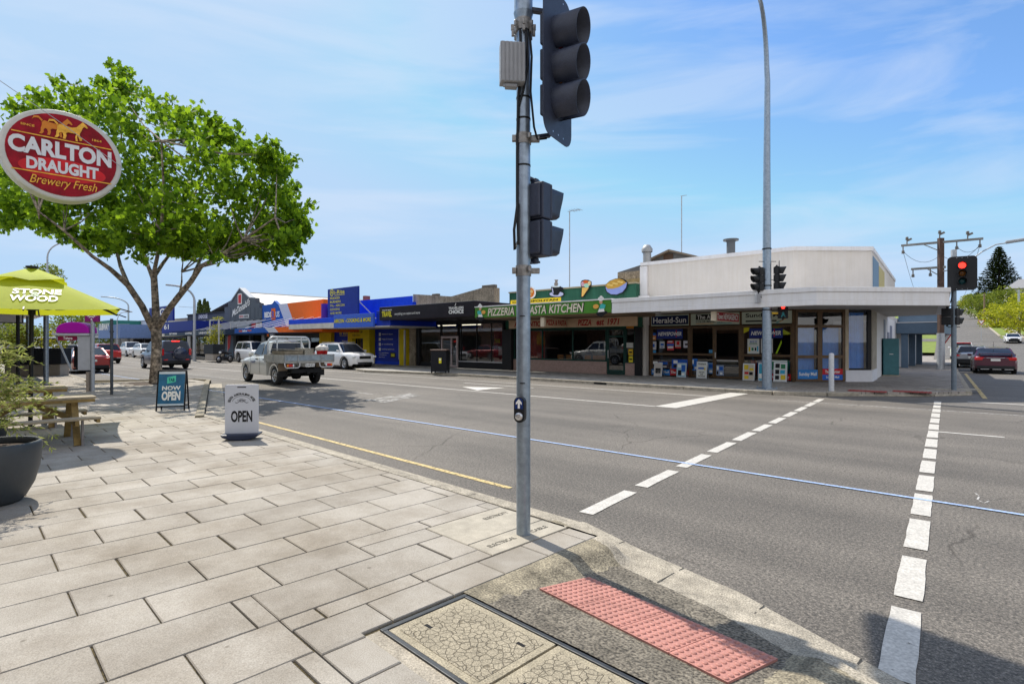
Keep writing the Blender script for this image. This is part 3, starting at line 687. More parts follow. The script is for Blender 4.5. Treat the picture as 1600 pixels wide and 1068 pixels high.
# ------------------------------------------------------------ traffic signals
SIGB = P('signal_black', (.018, .019, .022), rough=.42, bump=.05, bs=120)
SIGG = M('signal_grey', (.026, .034, .062), rough=.5, var=.22, vs=9, speck=.2, sps=140)
REDLIT = P('red_lamp_lit', (1, .03, .02), emit=2.2, var=0)
AMBOFF = P('amber_lamp_off', (.16, .06, .012), rough=.15); GRNOFF = P('green_lamp_off', (.01, .06, .07), rough=.15)
REDOFF = P('red_lamp_off', (.10, .008, .008), rough=.15)
def face_rot(fx, fy): return atan2(fx, -fy)
def signal_head(th, loc, facing, lens, r=.15, pitch=.297, board=None, vis=.27, bodyw=.34, mat=None, bmat=None, cut=.55, square=False, dp=.13):
    mat = mat or SIGB; n_ = len(lens); H = pitch*n_
    b = MB(off=(0, 0, 0)); b.mat(mat); b.smooth = False
    for i in range(n_):
        z = (n_-1)/2*pitch-i*pitch
        b.box(-bodyw/2, bodyw/2, 0, dp, z-pitch/2+.004, z+pitch/2-.004)
        b.box(-bodyw/2+.02, bodyw/2-.02, dp, dp+.03, z-pitch/2+.02, z+pitch/2-.02)
        b.box(-bodyw/2-.006, bodyw/2+.006, -.012, .012, z-pitch/2+.008, z+pitch/2-.008)
    b.box(-.03, .03, .03, .09, H/2, H/2+.05); b.box(-.03, .03, .03, .09, -H/2-.05, -H/2)
    hd = b.build('signal_head', th, bevel=.012)
    hd.location = tuple(Vector(loc)-Vector(th.o.location)); hd.rotation_euler = (0, 0, face_rot(*facing)-th.o.rotation_euler[2])
    if board:
        bw, bh, dz = board; c = .13; pts = []
        for sx, sz in ((1, -1), (1, 1), (-1, 1), (-1, -1)):
            cx, cz = sx*(bw/2-c), dz+sz*(bh/2-c); a0 = {(1, -1): -pi/2, (1, 1): 0, (-1, 1): pi/2, (-1, -1): pi}[(sx, sz)]
            pts += [(cx+c*cos(a0+k*pi/12), cz+c*sin(a0+k*pi/12)) for k in range(7)]
        b = MB(off=(0, 0, 0)); b.mat(bmat or SIGB); b.prism(pts, -.016, -.022, 'y')
        b.mat(ALLOY)
        for sx in (-1, 0, 1):
            for zz in (dz+bh/2-.05, dz-bh/2+.05): b.disc((sx*bw*.18, -.024, zz), .008, seg=8)
        b.build('backing_board', hd)
    for i, lm in enumerate(lens):
        z = (n_-1)/2*pitch-i*pitch
        b = MB(off=(0, 0, 0)); b.mat(lm); b.lathe((0, 0, z), [(.001, -.045), (r*.45, -.040), (r*.82, -.028), (r*.83, -.012)], 20, 'y'); b.build('lens', hd)
        b = MB(off=(0, 0, 0)); b.mat(mat); seg = 28; v = []; f = []
        for rr in (r, r-.006):
            for k in range(seg+1):
                a = radians_ = -pi/2+R(14)+(2*pi-R(28))*k/seg; ca, sa = cos(a), sin(a)
                x = rr*ca; zz = rr*sa
                if square: m_ = max(abs(ca), abs(sa)); x, zz = rr*ca/m_*.96, rr*sa/m_*.96
                ln = vis*(cut+(1-cut)*(sa*.5+.5))
                v += [(x, -.012, z+zz), (x, -.012-ln, z+zz)]
        s2 = (seg+1)*2
        for k in range(seg):
            f += [(2*k, 2*k+1, 2*k+3, 2*k+2), (s2+2*k, s2+2*k+2, s2+2*k+3, s2+2*k+1), (2*k+1, s2+2*k+1, s2+2*k+3, 2*k+3)]
        b.smooth = True; b.add(v, f); b.build('visor', hd)
    return hd
# the near signal pole
PX, PY = .098, 4.76
th = Thing('traffic_signal_pole', 'galvanised signal pole on the near corner carrying a push button and lanterns seen from behind', 'traffic signal', PX, PY, .12)
b = MB(th); b.mat(GALV); b.tube([(PX, PY, .12), (PX, PY, 4.45)], .06, 24); b.tube([(PX, PY, 4.58), (PX, PY, 5.35)], .079, 24); b.tube([(PX, PY, 4.53), (PX, PY, 4.59)], [.072, .085], 24); b.build('pole')
b = MB(th); b.mat(M('aged_steel', (.26, .25, .24), rough=.5, metal=.6, var=.4, vs=30))
b.tube([(PX, PY, 4.43), (PX, PY, 4.53)], .074, 24)
for k in range(8):
    a = 2*pi*k/8; b.boxc((PX+.085*cos(a), PY+.085*sin(a), 4.47), (.045, .02, .05), a); b.boxc((PX+.09*cos(a), PY+.09*sin(a), 4.42), (.025, .025, .05), a)
b.build('collar', bevel=.004)
for z in (3.51, 2.38):
    b = MB(th); b.mat(M('aged_steel')); b.tube([(PX, PY, z-.045), (PX, PY, z+.045)], .067, 24); b.boxc((PX+.095, PY+.0, z), (.09, .05, .045)); b.boxc((PX-.08, PY-.02, z), (.035, .05, .05)); b.cyl((PX+.05, PY-.07), .018, z-.01, z+.03, 10); b.build('clamp', bevel=.004)
P('cable_tie', (.012, .012, .013))
for z in (3.28, 3.68, 3.86): b = MB(th); b.mat(P('cable_tie')); b.tube([(PX, PY, z-.008), (PX, PY, z+.008)], .0625, 24); b.build('strap')
for z, w_ in ((1.99, .03), (1.42, .03)): b = MB(th); b.mat(P('cable_tie')); b.boxc((PX-.01, PY-.061, z), (.045, .01, .008)); b.build('strap')
b = MB(th); b.mat(BLACKP)
b.tube([(PX-.03, PY-.07, 4.42), (PX-.02, PY-.075, 4.1), (PX-.045, PY-.06, 3.85), (PX-.055, PY-.045, 3.4), (PX-.055, PY-.04, 2.9), (PX-.04, PY-.05, 2.6)], .011, 8)
b.build('cable'); b = MB(th); b.mat(BLACKP); b.tube([(PX+.05, PY-.05, 4.42), (PX+.07, PY-.045, 4.2), (PX+.06, PY-.05, 3.9), (PX+.09, PY-.04, 3.6), (PX+.12, PY-.02, 3.5), (PX+.2, PY+.0, 3.52)], .010, 8)
b.build('cable'); b = MB(th); b.mat(BLACKP); b.tube([(PX+.02, PY-.08, 4.42), (PX+.035, PY-.085, 4.1), (PX+.0, PY-.075, 3.9), (PX-.05, PY-.05, 3.75)], .010, 8)
b.build('cable'); b = MB(th); b.mat(BLACKP); b.tube([(PX-.05, PY-.05, 2.62), (PX-.075, PY-.07, 2.55), (PX-.08, PY-.07, 2.72), (PX-.05, PY-.06, 2.95)], .012, 8)
b.build('cable')
b = MB(th); b.mat(M('box_grey', (.27, .28, .30), rough=.45, var=.12, vs=8)); cx, cy, cz = .012, 4.655, 4.10; a_ = .12
for k in range(6): b.boxc((cx-.1+.034*k+.015, cy+.004*k-.064, cz), (.026, .016, .33), a_)
b.boxc((cx-.012, cy-.0, cz), (.205, .11, .335), a_); b.boxc((cx-.02, cy, cz-.185), (.1, .07, .03), a_); b.boxc((cx-.07, cy-.02, cz-.18), (.03, .03, .035), a_)
b.build('control_box', bevel=.006)
signal_head(th, (.375, 4.74, 4.10), (.87, -.5), [REDOFF, AMBOFF, GRNOFF], r=.143, board=(.56, 1.27, .02), vis=.27, mat=SIGG, bmat=SIGG, cut=.80, dp=.05)
b = MB(th); b.mat(SIGG); b.bar((PX+.06, PY, 4.62), (.33, 4.80, 4.62), .05, .03); b.build('bracket'); b = MB(th); b.mat(SIGG); b.bar((PX+.06, PY, 3.52), (.33, 4.80, 3.56), .05, .03); b.build('bracket')
signal_head(th, (.235, 4.87, 2.82), (.615, .788), [REDOFF, GRNOFF], r=.135, pitch=.32, vis=.21, mat=SIGG, bodyw=.27, cut=.5, square=True)
b = MB(th); b.mat(SIGG); b.bar((PX, PY, 3.2), (.235, 4.87, 3.17), .04, .02); b.build('bracket'); b = MB(th); b.mat(SIGG); b.bar((PX, PY, 2.44), (.235, 4.87, 2.47), .04, .02); b.build('bracket')
b = MB(th); b.mat(GALV); b.tube([(PX, PY, 5.352), (PX, PY, 6.6), (PX-.1, PY+.35, 7.5), (PX-.6, PY+1.6, 7.95), (PX-1.25, PY+2.75, 8.1)], [.078, .075, .07, .06, .05], 16); b.build('mast_arm')
signal_head(th, (-1.08, 7.58, 7.5), (.87, -.5), [REDOFF, AMBOFF, GRNOFF], r=.147, board=(1.0, 1.35, .0), vis=.27, mat=SIGG, bmat=SIGG, cut=.80)
# push button
a_ = atan2(-.35, .94); f_ = Vector((-.35, -.94)); c = Vector((PX, PY))+f_*.082
b = MB(off=(0, 0, 0)); b.mat(BLACKP); b.prism([(.048*cos(k*pi/8), .062+.048*sin(k*pi/8)) for k in range(9)]+[(.048*cos(k*pi/8), -.062+.048*sin(k*pi/8)) for k in range(8, 17)], -.03, .03, 'y')
bo = b.build('push_button', th, bevel=.006); bo.location = (c.x-PX, c.y-PY, 1.20-.12); bo.rotation_euler = (0, 0, a_)
b = MB(off=(0, 0, 0)); b.mat(P('button_blue', (.01, .03, .14))); b.prism([(-.036, .008), (.036, .008), (.036, .075), (.02, .098), (-.02, .098), (-.036, .075)], -.031, -.033, 'y')
b.mat(WHITE); b.prism([(-.009, .012), (.009, .012), (.009, .055), (.026, .043), (.026, .062), (0, .092), (-.026, .062), (-.026, .043), (-.009, .055)], -.034, -.036, 'y'); b.build('arrow_plate', bo)
b = MB(off=(0, 0, 0)); b.mat(ALLOY); b.lathe((0, 0, -.055), [(.034, -.03), (.034, -.038), (.028, -.046), (.012, -.048), (.001, -.046)], 18, 'y'); b.build('button', bo)

# tall street light mast across the road with lanterns
MX, MY = 9.0, 19.55
th = Thing('street_light_mast', 'tall grey street light mast with traffic lanterns and a red pedestrian lamp outside the newsagency', 'street light', MX, MY, .12)
b = MB(th); b.mat(GALV); b.smooth = True
pts = [(MX, MY, .12), (MX, MY, 4), (MX, MY, 8), (MX+.02, MY, 11)]+[(MX-.3*(1-cos(k*.16))*3.0, MY-.4*(1-cos(k*.16))*3, 11+2.4*sin(k*.18)) for k in range(1, 9)]
b.tube(pts, [.165, .145, .115, .092]+[.088-.003*k for k in range(1, 9)], 16); b.build('mast')
b = MB(th); b.mat(GALV); b.boxc((MX, MY, .14), (.5, .5, .04), .3)
for k in range(4): a = .3+pi/4+k*pi/2; b.cyl((MX+.3*cos(a), MY+.3*sin(a)), .02, .14, .22, 8)
b.build('base_plate')
hx = pts[-1]; b = MB(th); b.mat(GALV); b.tube([hx, (hx[0]-.6, hx[1]-.8, hx[2]+.2)], .05, 8); b.boxc((hx[0]-.8, hx[1]-1.05, hx[2]+.2), (.3, .8, .14), -.65); b.build('luminaire', bevel=.04)
for z in (2.9, 3.2, 3.75, 5.05): b = MB(th); b.mat(P('cable_tie')); b.tube([(MX, MY, z-.02), (MX, MY, z+.02)], .158, 16); b.build('strap')
b = MB(th); b.mat(P('cable_tie'))
b.bar((MX-.3, MY-.05, 4.6), (MX+.3, MY-.05, 4.6), .03, .02); b.build('bracket'); b = MB(th); b.mat(P('cable_tie')); b.bar((MX-.36, MY-.1, 3.95), (MX+.36, MY-.1, 3.95), .03, .02); b.build('bracket'); b = MB(th); b.mat(P('cable_tie')); b.bar((MX, MY-.12, 3.42), (MX+.55, MY-.2, 3.45), .025, .025)
b.build('bracket'); b = MB(th); b.mat(P('cable_tie')); b.tube([(MX-.35, MY-.05, 3.6), (MX-.3, MY-.05, 3.4), (MX-.14, MY-.02, 3.3)], .018, 6); b.build('cable'); b = MB(th); b.mat(P('cable_tie')); b.tube([(MX+.35, MY-.05, 3.6), (MX+.3, MY-.05, 3.4), (MX+.14, MY-.02, 3.3)], .018, 6)
b.build('cable')
signal_head(th, (MX-.33, MY-.03, 3.98), (-.95, -.12), [AMBOFF, AMBOFF, GRNOFF], r=.12, pitch=.275, vis=.24, bodyw=.28)
signal_head(th, (MX+.40, MY-.03, 4.02), (.93, -.36), [REDOFF, AMBOFF, GRNOFF], r=.125, pitch=.275, vis=.24, bodyw=.28, board=(.34, 1.25, .0))
hd = signal_head(th, (MX+.49, MY-.16, 2.87), (-.35, -.94), [BLACKP, BLACKP], r=.135, pitch=.28, vis=.03, bodyw=.32, square=True)
b = MB(off=(0, 0, 0)); b.mat(REDLIT)
b.poly([(x*.75, .14+(z-.16)*.75) for x, z in [(-.055, .05), (.055, .05), (.055, .12), (.085, .12), (.085, .19), (.04, .205), (.04, .25), (0, .27), (-.04, .25), (-.04, .205), (-.085, .19), (-.085, .12), (-.055, .12)]], -.062); b.build('red_figure', hd)
b = MB(off=(0, 0, 0)); b.mat(P('green_figure_off', (.02, .16, .18))); b.poly([(-.05, -.24), (.02, -.16), (.06, -.24), (.075, -.22), (.03, -.12), (.03, -.06), (-.03, -.06), (-.03, -.13), (-.075, -.22)], -.062); b.build('green_figure', hd)
b = MB(th); b.mat(M('box_grey')); b.boxc((MX-.36, MY-.06, 3.3), (.16, .14, .32), .3); b.build('control_box', bevel=.01)
b = MB(th); b.mat(P('yellow_band', (.55, .36, .03))); b.boxc((MX+.24, MY-.1, 2.78), (.22, .03, .07)); b.build('band')

# right hand signal pole
RX, RY = 15.18, 19.02
th = Thing('traffic_signal_pole', 'blue-grey corner signal pole with a lit red lantern at the right of the photo', 'traffic signal', RX, RY, .12)
b = MB(th); b.mat(M('blue_grey_steel', (.16, .20, .24), rough=.5, metal=.5, var=.2, vs=9)); b.tube([(RX, RY, .12), (RX, RY, 4.2)], .075, 18)
b.mat(STEELP); b.tube([(RX, RY, 4.2), (RX, RY, 4.93)], .085, 18); b.build('pole')
signal_head(th, (RX+.12, RY-.2, 4.10), (-.55, -.83), [REDLIT, AMBOFF, GRNOFF], r=.125, pitch=.27, board=(.80, 1.16, 0), vis=.22, bodyw=.3, bmat=SIGB)
signal_head(th, (RX-.17, RY+.05, 2.64), (.8, .6), [BLACKP, BLACKP], r=.13, pitch=.29, vis=.25, bodyw=.30, cut=.35, square=True)
signal_head(th, (RX+.12, RY+.02, 2.64), (.93, .2), [BLACKP, BLACKP], r=.11, pitch=.29, vis=.2, bodyw=.2, cut=.35, square=True)
b = MB(th); b.mat(BLACKP); b.tube([(RX-.1, RY-.08, 3.5), (RX-.14, RY-.06, 3.2), (RX-.2, RY, 2.95)], .018, 6); b.build('cable')
for z in (2.28, 3.0): b = MB(th); b.mat(BLACKP); b.bar((RX-.2, RY, z), (RX+.2, RY, z), .04, .03); b.build('bracket')

# ------------------------------------------------------------ brewery sign hanging off the hotel verandah
CR = M('sign_crimson', (.27, .003, .014), rough=.35, var=.5, vs=6, spec=.15); CRH = P('sign_red', (.55, .008, .015), rough=.3, var=.3, vs=5)
CREAMR = M('sign_rim', (.52, .51, .47), rough=.45, var=.12, vs=6); GOLD = P('sign_gold', (.85, .42, .05), rough=.35, var=.3, vs=25); SILV = P('sign_silver', (.66, .66, .68), rough=.3)
th = Thing('brewery_sign', 'oval crimson and cream brewery light box hanging over the footpath before the tree', 'sign', -14.09, 1.46, 5.42, 'nr', pi/2)
th.o.scale = (2.356,)*3
rx_, rz_o = .405, .375
def oval(k, n_=48): return [(k*rx_*cos(2*pi*i/n_), k*rz_o*sin(2*pi*i/n_)) for i in range(n_)]
b = MB(off=(0, 0, 0)); b.mat(CREAMR); b.prism(oval(1), .08, -.08, 'y'); b.build('light_box', th, bevel=.018)
b = MB(off=(0, 0, 0)); b.mat(CR); b.prism(oval(.895), -.081, -.084, 'y')
b.mat(CRH); b.prism([(x*.88, -.125+y*.30) for x, y in oval(.8)], -.085, -.086, 'y')
b.build('face', th)
b = MB(off=(0, 0, 0)); b.mat(SILV)
b.text('CARLTON', -.345, .325, -.035, .105, -.090, .045); b.text('DRAUGHT', -.235, .235, -.155, -.055, -.090, .045)
b.mat(GOLD); b.text('Brewery Fresh', -.215, .225, -.285, -.195, -.090, .0, .35)
for z, hw in ((.127, .325), (-.172, .325)): b.box(-hw, hw, -.090, -.087, z-.004, z+.004)
b.text('SINCE', -.27, -.185, .185, .203, -.090, .01); b.text('1864', .19, .255, .170, .188, -.090, .01)
b.build('lettering', th)
# three draught horses in gold silhouette, walking right
def horse(b, ox, oz, s, y):
    body = [(-.5, .55), (-.42, .66), (-.2, .62), (.05, .60), (.22, .66), (.32, .80), (.42, .92), (.46, .98), (.50, .93), (.60, .84), (.66, .74), (.62, .70), (.52, .76), (.46, .70), (.40, .52), (.34, .38), (.36, .22), (.44, .18), (.42, .06), (.34, .04), (.30, .18), (.24, .36), (.10, .34), (-.10, .34), (-.18, .28), (-.16, .16), (-.20, .0), (-.30, .0), (-.27, .14), (-.30, .26), (-.36, .30), (-.44, .22), (-.42, .10), (-.50, 0), (-.60, .0), (-.54, .12), (-.54, .26), (-.50, .40)]
    b.prism([(ox+x*s, oz+z*s) for x, z in body], y, y-.004, 'y')
    b.prism([(ox+x*s, oz+z*s) for x, z in [(-.5, .58), (-.62, .72), (-.78, .70), (-.86, .60), (-.80, .78), (-.62, .82), (-.46, .66)]], y, y-.004, 'y')
    b.prism([(ox+x*s, oz+z*s) for x, z in [(.20, .34), (.26, .34), (.24, .16), (.27, 0), (.19, 0), (.17, .16)]], y, y-.004, 'y')
b = MB(off=(0, 0, 0)); b.mat(P('sign_orange', (.62, .20, .02), rough=.35)); horse(b, -.055, .145, .17, -.087); b.mat(GOLD); horse(b, .045, .138, .175, -.0925); b.build('emblem', th)
b = MB(off=(0, 0, 0)); b.mat(STEELP); b.tube([(-.38, .0, .0), (-1.6, 0, .0)], .02, 8); b.build('bracket', th)
b = MB(off=(0, 0, 0)); b.mat(STEELP); b.tube([(.41, -.10, -.02), (-.05, -.16, .26), (-1.3, -.2, 1.0)], .003, 5); b.build('stay_wire', th)

# ------------------------------------------------------------ sandwich boards
SGW = M('sign_panel_white', (.52, .545, .60), rough=.4, var=.04)
gx, gy = G(378, 686, .12)
th = Thing('swinger_sign', 'white swinging OPEN sign of the hotel on a black curved base near the kerb', 'sign', gx, gy, .12, 'world', R(11), origin=False)
W_, H_ = .265, .80
pts = []
for sx, sz in ((1, 0), (1, 1), (-1, 1), (-1, 0)):
    if sz: cx, cz = sx*(W_-.035), .13+H_-.035; a0 = 0 if sx > 0 else pi/2; pts += [(cx+.035*cos(a0+k*pi/12), cz+.035*sin(a0+k*pi/12)) for k in range(7)]
    else: pts.append((sx*W_, .10))
b = MB(off=(0, 0, 0)); b.mat(SGW); b.prism(pts, .012, -.012, 'y'); b.mat(DARK); b.box(-.07, .07, -.0135, .0135, .875, .895); b.build('panel', th, bevel=.003)
b = MB(off=(0, 0, 0)); b.mat(INK); b.text('OPEN', -.168, .168, .295, .490, -.0145, .035)
b.build('lettering', th); b = MB(off=(0, 0, 0)); b.mat(INK)
s_ = 'SOUTH AUSTRALIAN HOTEL'; A0, A1 = R(172), R(8)
for i, ch in enumerate(s_):
    if ch == ' ': continue
    a = A0+(A1-A0)*(i+.5)/len(s_)
    def fn(u, v, a=a): r = .178+v; return (r*cos(a)+u*sin(a), -.0145, .615+r*.78*sin(a)-u*cos(a)*.78)
    b.text(ch, -.0135, .0135, 0, .046, 0, .05, fn=fn)
k = 22
for i in range(k):
    a = R(165)+(R(15)-R(165))*i/k; c = R(165)+(R(15)-R(165))*(i+1)/k
    b.add([(r*cos(q), -.0145, .615+r*.78*sin(q)) for q, r in ((a, .150), (c, .150), (c, .156), (a, .156))], [(0, 1, 2, 3)])
b.text('EST', -.03, .03, .682, .697, -.0145, .0); b.text('1880', -.062, .062, .652, .676, -.0145, .01)
def curl(b, y, s):
    k = 16
    for m in (-1, 1):
        for i in range(k):
            t0, t1 = i/k, (i+1)/k
            f2 = lambda t: (m*(.005+.1*t), .632+.016*sin(t*2*pi)*(1-.3*t))
            p0, p1 = f2(t0), f2(t1); w_ = .0045
            b.add([(p0[0], y, p0[1]-w_), (p1[0], y, p1[1]-w_), (p1[0], y, p1[1]+w_), (p0[0], y, p0[1]+w_)], [(0, 1, 2, 3)])
curl(b, -.0145, 1); b.build('emblem', th)
b = MB(off=(0, 0, 0)); b.mat(P('base_black_plastic', (.025, .032, .06), rough=.42, speck=.2, sps=120))
pr = [(-.31, .115)]+[(-.31+.62*k/14, .012+.085*(abs(k-7)/7)**2) for k in range(15)]+[(.31, .115)]
v = []; n_ = len(pr)
for yy, zz in ((-.02, 0), (-.19, -.055), (-.20, -.075)): pass
b.prism([(-.30, .105), (-.27, .055), (-.15, .015), (0, .004), (.15, .015), (.27, .055), (.30, .105)], -.17, .17, 'y'); b.build('base', th, bevel=.02)
# TAB A-frame
gx, gy = G(270, 640, .12)
th = Thing('a_frame_sign', 'blue NOW OPEN betting A-frame board in a black metal frame under the tree', 'sign', gx, gy, .12, 'world', R(15), origin=False)
BLK = P('black_powdercoat', (.014, .014, .016), rough=.45)
TW = .30; LEAN = .17; HT = .95
def pl(x, z, s=-1, o=0.0): return (x, s*(LEAN*(1-z/HT)+.01)+s*o, z)
b = MB(off=(0, 0, 0)); b.mat(BLK)
for s in (-1, 1):
    for x in (-TW, TW): b.bar(pl(x, 0, s), pl(x, HT, s), .028, .028, (1, 0, 0))
    for z in (.10, HT): b.bar(pl(-TW, z, s), pl(TW, z, s), .028, .028)
b.bar(pl(-TW, .42, -1), pl(-TW, .42, 1), .016, .016); b.bar(pl(TW, .42, -1), pl(TW, .42, 1), .016, .016); b.build('frame', th)
TABB = M('tab_blue', (.02, .13, .26), rough=.4, var=.35, vs=5)
b = MB(off=(0, 0, 0)); b.mat(TABB); b.add([pl(-TW+.02, .12, -1, .012), pl(TW-.02, .12, -1, .012), pl(TW-.02, .93, -1, .012), pl(-TW+.02, .93, -1, .012), pl(-TW+.02, .12, -1, 0), pl(TW-.02, .12, -1, 0), pl(TW-.02, .93, -1, 0), pl(-TW+.02, .93, -1, 0)], [(0, 1, 2, 3), (7, 6, 5, 4), (0, 4, 5, 1), (3, 2, 6, 7)])
b.mat(P('pale_band', (.60, .68, .74)))
for z0, z1 in ((.125, .165), (.875, .925)): b.add([pl(-TW+.02, z0, -1, .014), pl(TW-.02, z0, -1, .014), pl(TW-.02, z1, -1, .014), pl(-TW+.02, z1, -1, .014)], [(0, 1, 2, 3)])
b.build('poster', th)
b = MB(off=(0, 0, 0)); b.mat(WHITE); F_ = lambda o: (lambda a, c: pl(a, c, -1, o))
b.text('NOW', -.20, .20, .49, .59, 0, .04, fn=F_(.015)); b.text('OPEN', -.20, .20, .245, .465, 0, .05, fn=F_(.015))
b.mat(P('tab_green', (.10, .62, .45))); b.add([pl(-.10, .645, -1, .015), pl(.085, .69, -1, .015), pl(.085, .835, -1, .015), pl(-.10, .795, -1, .015)], [(0, 1, 2, 3)])
b.mat(P('tab_navy', (.01, .05, .10))); b.text('TAB', -.075, .06, .695, .775, 0, .03, fn=F_(.017)); b.build('lettering', th)

# ------------------------------------------------------------ picnic tables
WOOD = M('weathered_timber', (.30, .25, .17), rough=.8, var=.35, vs=5, bump=.3, bs=40); WOODS = M('treated_timber_side', (.235, .155, .045), rough=.75, var=.35, vs=8)
PSTEEL = M('table_steel', (.22, .205, .20), rough=.5, metal=.4, var=.2, vs=9)
def picnic(name_label, q_end, p_c):
    th = Thing('picnic_table', name_label, 'picnic table', p_c, q_end, .12, 'nr', 0, 'timber picnic tables on the footpath', origin=False)
    Ln = 1.75
    b = MB(off=(0, 0, 0))
    for k in range(5):
        x = -.36+.145*k; b.mat(WOOD); b.box(x, x+.135, -Ln, .0, .715, .75)
    b.mat(WOODS); b.box(-.37, -.345, -Ln+.02, -.02, .665, .713); b.box(.345, .37, -Ln+.02, -.02, .665, .713)
    b.build('tabletop', th, bevel=.005)
    for s in (-1, 1):
        b = MB(off=(0, 0, 0)); b.mat(WOOD)
        for k in range(2): x = s*.66-.14+.145*k; b.box(x, x+.135, -Ln, 0, .415, .45)
        b.mat(WOODS); b.box(s*.66-.14, s*.66+.14, -.06, -.012, .365, .413); b.box(s*.66-.14, s*.66+.14, -Ln+.012, -Ln+.06, .365, .413)
        b.build('bench_seat', th, bevel=.005)
    for y in (-.28, -Ln+.28):
        for s in (-1, 1):
            b = MB(off=(0, 0, 0)); b.mat(WOODS); b.bar((s*.22, y, .71), (s*.60, y, 0.0), .045, .09, (0, 1, 0)); b.mat(PSTEEL); b.bar((s*.62, y+.06, .0), (s*.62, y+.06, .42), .075, .03, (0, 1, 0)); b.build('leg', th)
        b = MB(off=(0, 0, 0)); b.mat(WOODS); b.box(-.78, .78, y-.05, y-.005, .33, .41); b.box(-.34, .34, y-.05, y-.005, .63, .71); b.bar((0, y+.02, .36), (0, -Ln/2, .70), .045, .09); b.build('brace', th)
    return th
picnic('nearer weathered timber picnic table with grey steel legs, beside the potted olive', 1.62, -11.72)
picnic('farther weathered timber picnic table, at the foot of the lime umbrella', 1.55, -14.42)

# ------------------------------------------------------------ lime umbrella
LIME = M('lime_canvas', (.42, .50, .008), rough=.75, var=.08, vs=3, bump=.1, bs=8)
N, L, bb = nodes(LIME); bb.inputs['Subsurface Weight'].default_value = 0
tl = N.new('ShaderNodeBsdfTranslucent'); tl.inputs[0].default_value = (.55, .56, .02, 1); mxs = N.new('ShaderNodeMixShader'); mxs.inputs[0].default_value = .35
oo = [n_ for n_ in N if n_.type == 'OUTPUT_MATERIAL'][0]; L.new(bb.outputs[0], mxs.inputs[1]); L.new(tl.outputs[0], mxs.inputs[2]); L.new(mxs.outputs[0], oo.inputs[0])
UX, UY = -9.45, 10.9; ua = R(-54)
th = Thing('umbrella', 'lime green beer garden umbrella with white lettering on a black pole', 'umbrella', UX, UY, .12, 'world', ua, origin=False)
HS = 1.42; RIM = 2.40; AP = 3.13
b = MB(off=(0, 0, 0)); b.mat(LIME); b.smooth = True
def can(x, y):                            # canopy height: pyramid with slack edges
    m = max(abs(x), abs(y))/HS; o = min(abs(x), abs(y))/max(max(abs(x), abs(y)), 1e-6)
    return AP-(AP-RIM)*(m**1.08)-.05*m*(1-o*o)*(m)
n_ = 18; g_ = [-HS+2*HS*i/n_ for i in range(n_+1)]
v = []
for y in g_:
    for x in g_:
        m = max(abs(x), abs(y))/HS; s = 1
        e = (1-.045*m*m*(1-(x/HS)**2 if abs(y) >= abs(x) else 1)) if abs(y) >= abs(x) else 1
        ex = x*(1-.045*m*m*(1-(y/HS)**2)) if abs(x) >= abs(y) else x
        ey = y*(1-.045*m*m*(1-(x/HS)**2)) if abs(y) >= abs(x) else y
        v.append((ex, ey, can(x, y)-.12))
b.add(v, [(j*(n_+1)+i, j*(n_+1)+i+1, (j+1)*(n_+1)+i+1, (j+1)*(n_+1)+i) for j in range(n_) for i in range(n_)]); b.build('canopy', th)
b = MB(off=(0, 0, 0)); b.mat(LIME); b.smooth = True
k = .52; v = [(0, 0, AP-.01)]
ring = []
for i in range(16):
    t = i/4.0; sgm = int(t); fr = t-sgm; cs = [(1, -1), (1, 1), (-1, 1), (-1, -1), (1, -1)]
    x = (cs[sgm][0]*(1-fr)+cs[sgm+1][0]*fr)*k; y = (cs[sgm][1]*(1-fr)+cs[sgm+1][1]*fr)*k; ring.append((x, y, can(x, y)-.03+.03*sin(i*2.1)))
v += ring; b.add(v, [(0, i+1, (i+1) % 16+1) for i in range(16)]); b.mat(BLACKP); b.cyl((0, 0), .10, AP-.03, AP+.01, 16); b.build('vent_flap', th)
b = MB(off=(0, 0, 0)); b.mat(BLK); b.tube([(0.06, -.02, 0), (0, 0, AP-.12)], .036, 12)
b.tube([(.02, 0, 2.18), (.02, 0, 2.28)], .06, 12); b.build('pole', th)
for sx, sy in ((1, 1), (1, -1), (-1, 1), (-1, -1), (1, 0), (-1, 0), (0, 1), (0, -1)):
    f = .97; b = MB(off=(0, 0, 0)); b.mat(BLK)
    b.bar((0, 0, AP-.2), (sx*HS*f, sy*HS*f, can(sx*HS*f, sy*HS*f)-.16), .022, .03); b.bar((0.02, 0, 2.25), (sx*HS*.48, sy*HS*.48, can(sx*HS*.48, sy*HS*.48)-.18), .02, .026)
    if sx and sy: b.bar((sx*HS*.97, sy*HS*.97, RIM-.11), (sx*HS*1.09, sy*HS*1.09, RIM-.17), .02, .02)
    b.build('rib', th)
def onx(a, c): x = 1.30-.78*c; m = x/HS; return (x*(1-.045*m*m)+.012, a, can(x, a)-.12+.012)
b = MB(off=(0, 0, 0)); b.mat(INK)
for dy, dx in ((.012, -.012),):
    pass
b.mat(WHITE); b.text('STONE', -.20, .50, .46, .70, 0, .03, fn=onx); b.text('WOOD', -.22, .46, .15, .41, 0, .03, fn=onx)
b.mat(P('print_green', (.12, .24, .10))); b.text('&', .06, .20, .34, .56, 0, .03, fn=lambda a, c: tuple(Vector(onx(a, c))+Vector((.004, 0, .004)))); b.build('lettering', th)
b = MB(off=(0, 0, 0)); b.mat(P('print_shadow', (.10, .10, .02))); b.text('WOOD', -.55, .50, .10, .45, 0, .05, fn=lambda a, c: (-(1.30-.78*c), a, can(1.30-.78*c, a)-.12-.012)); b.build('lettering', th)
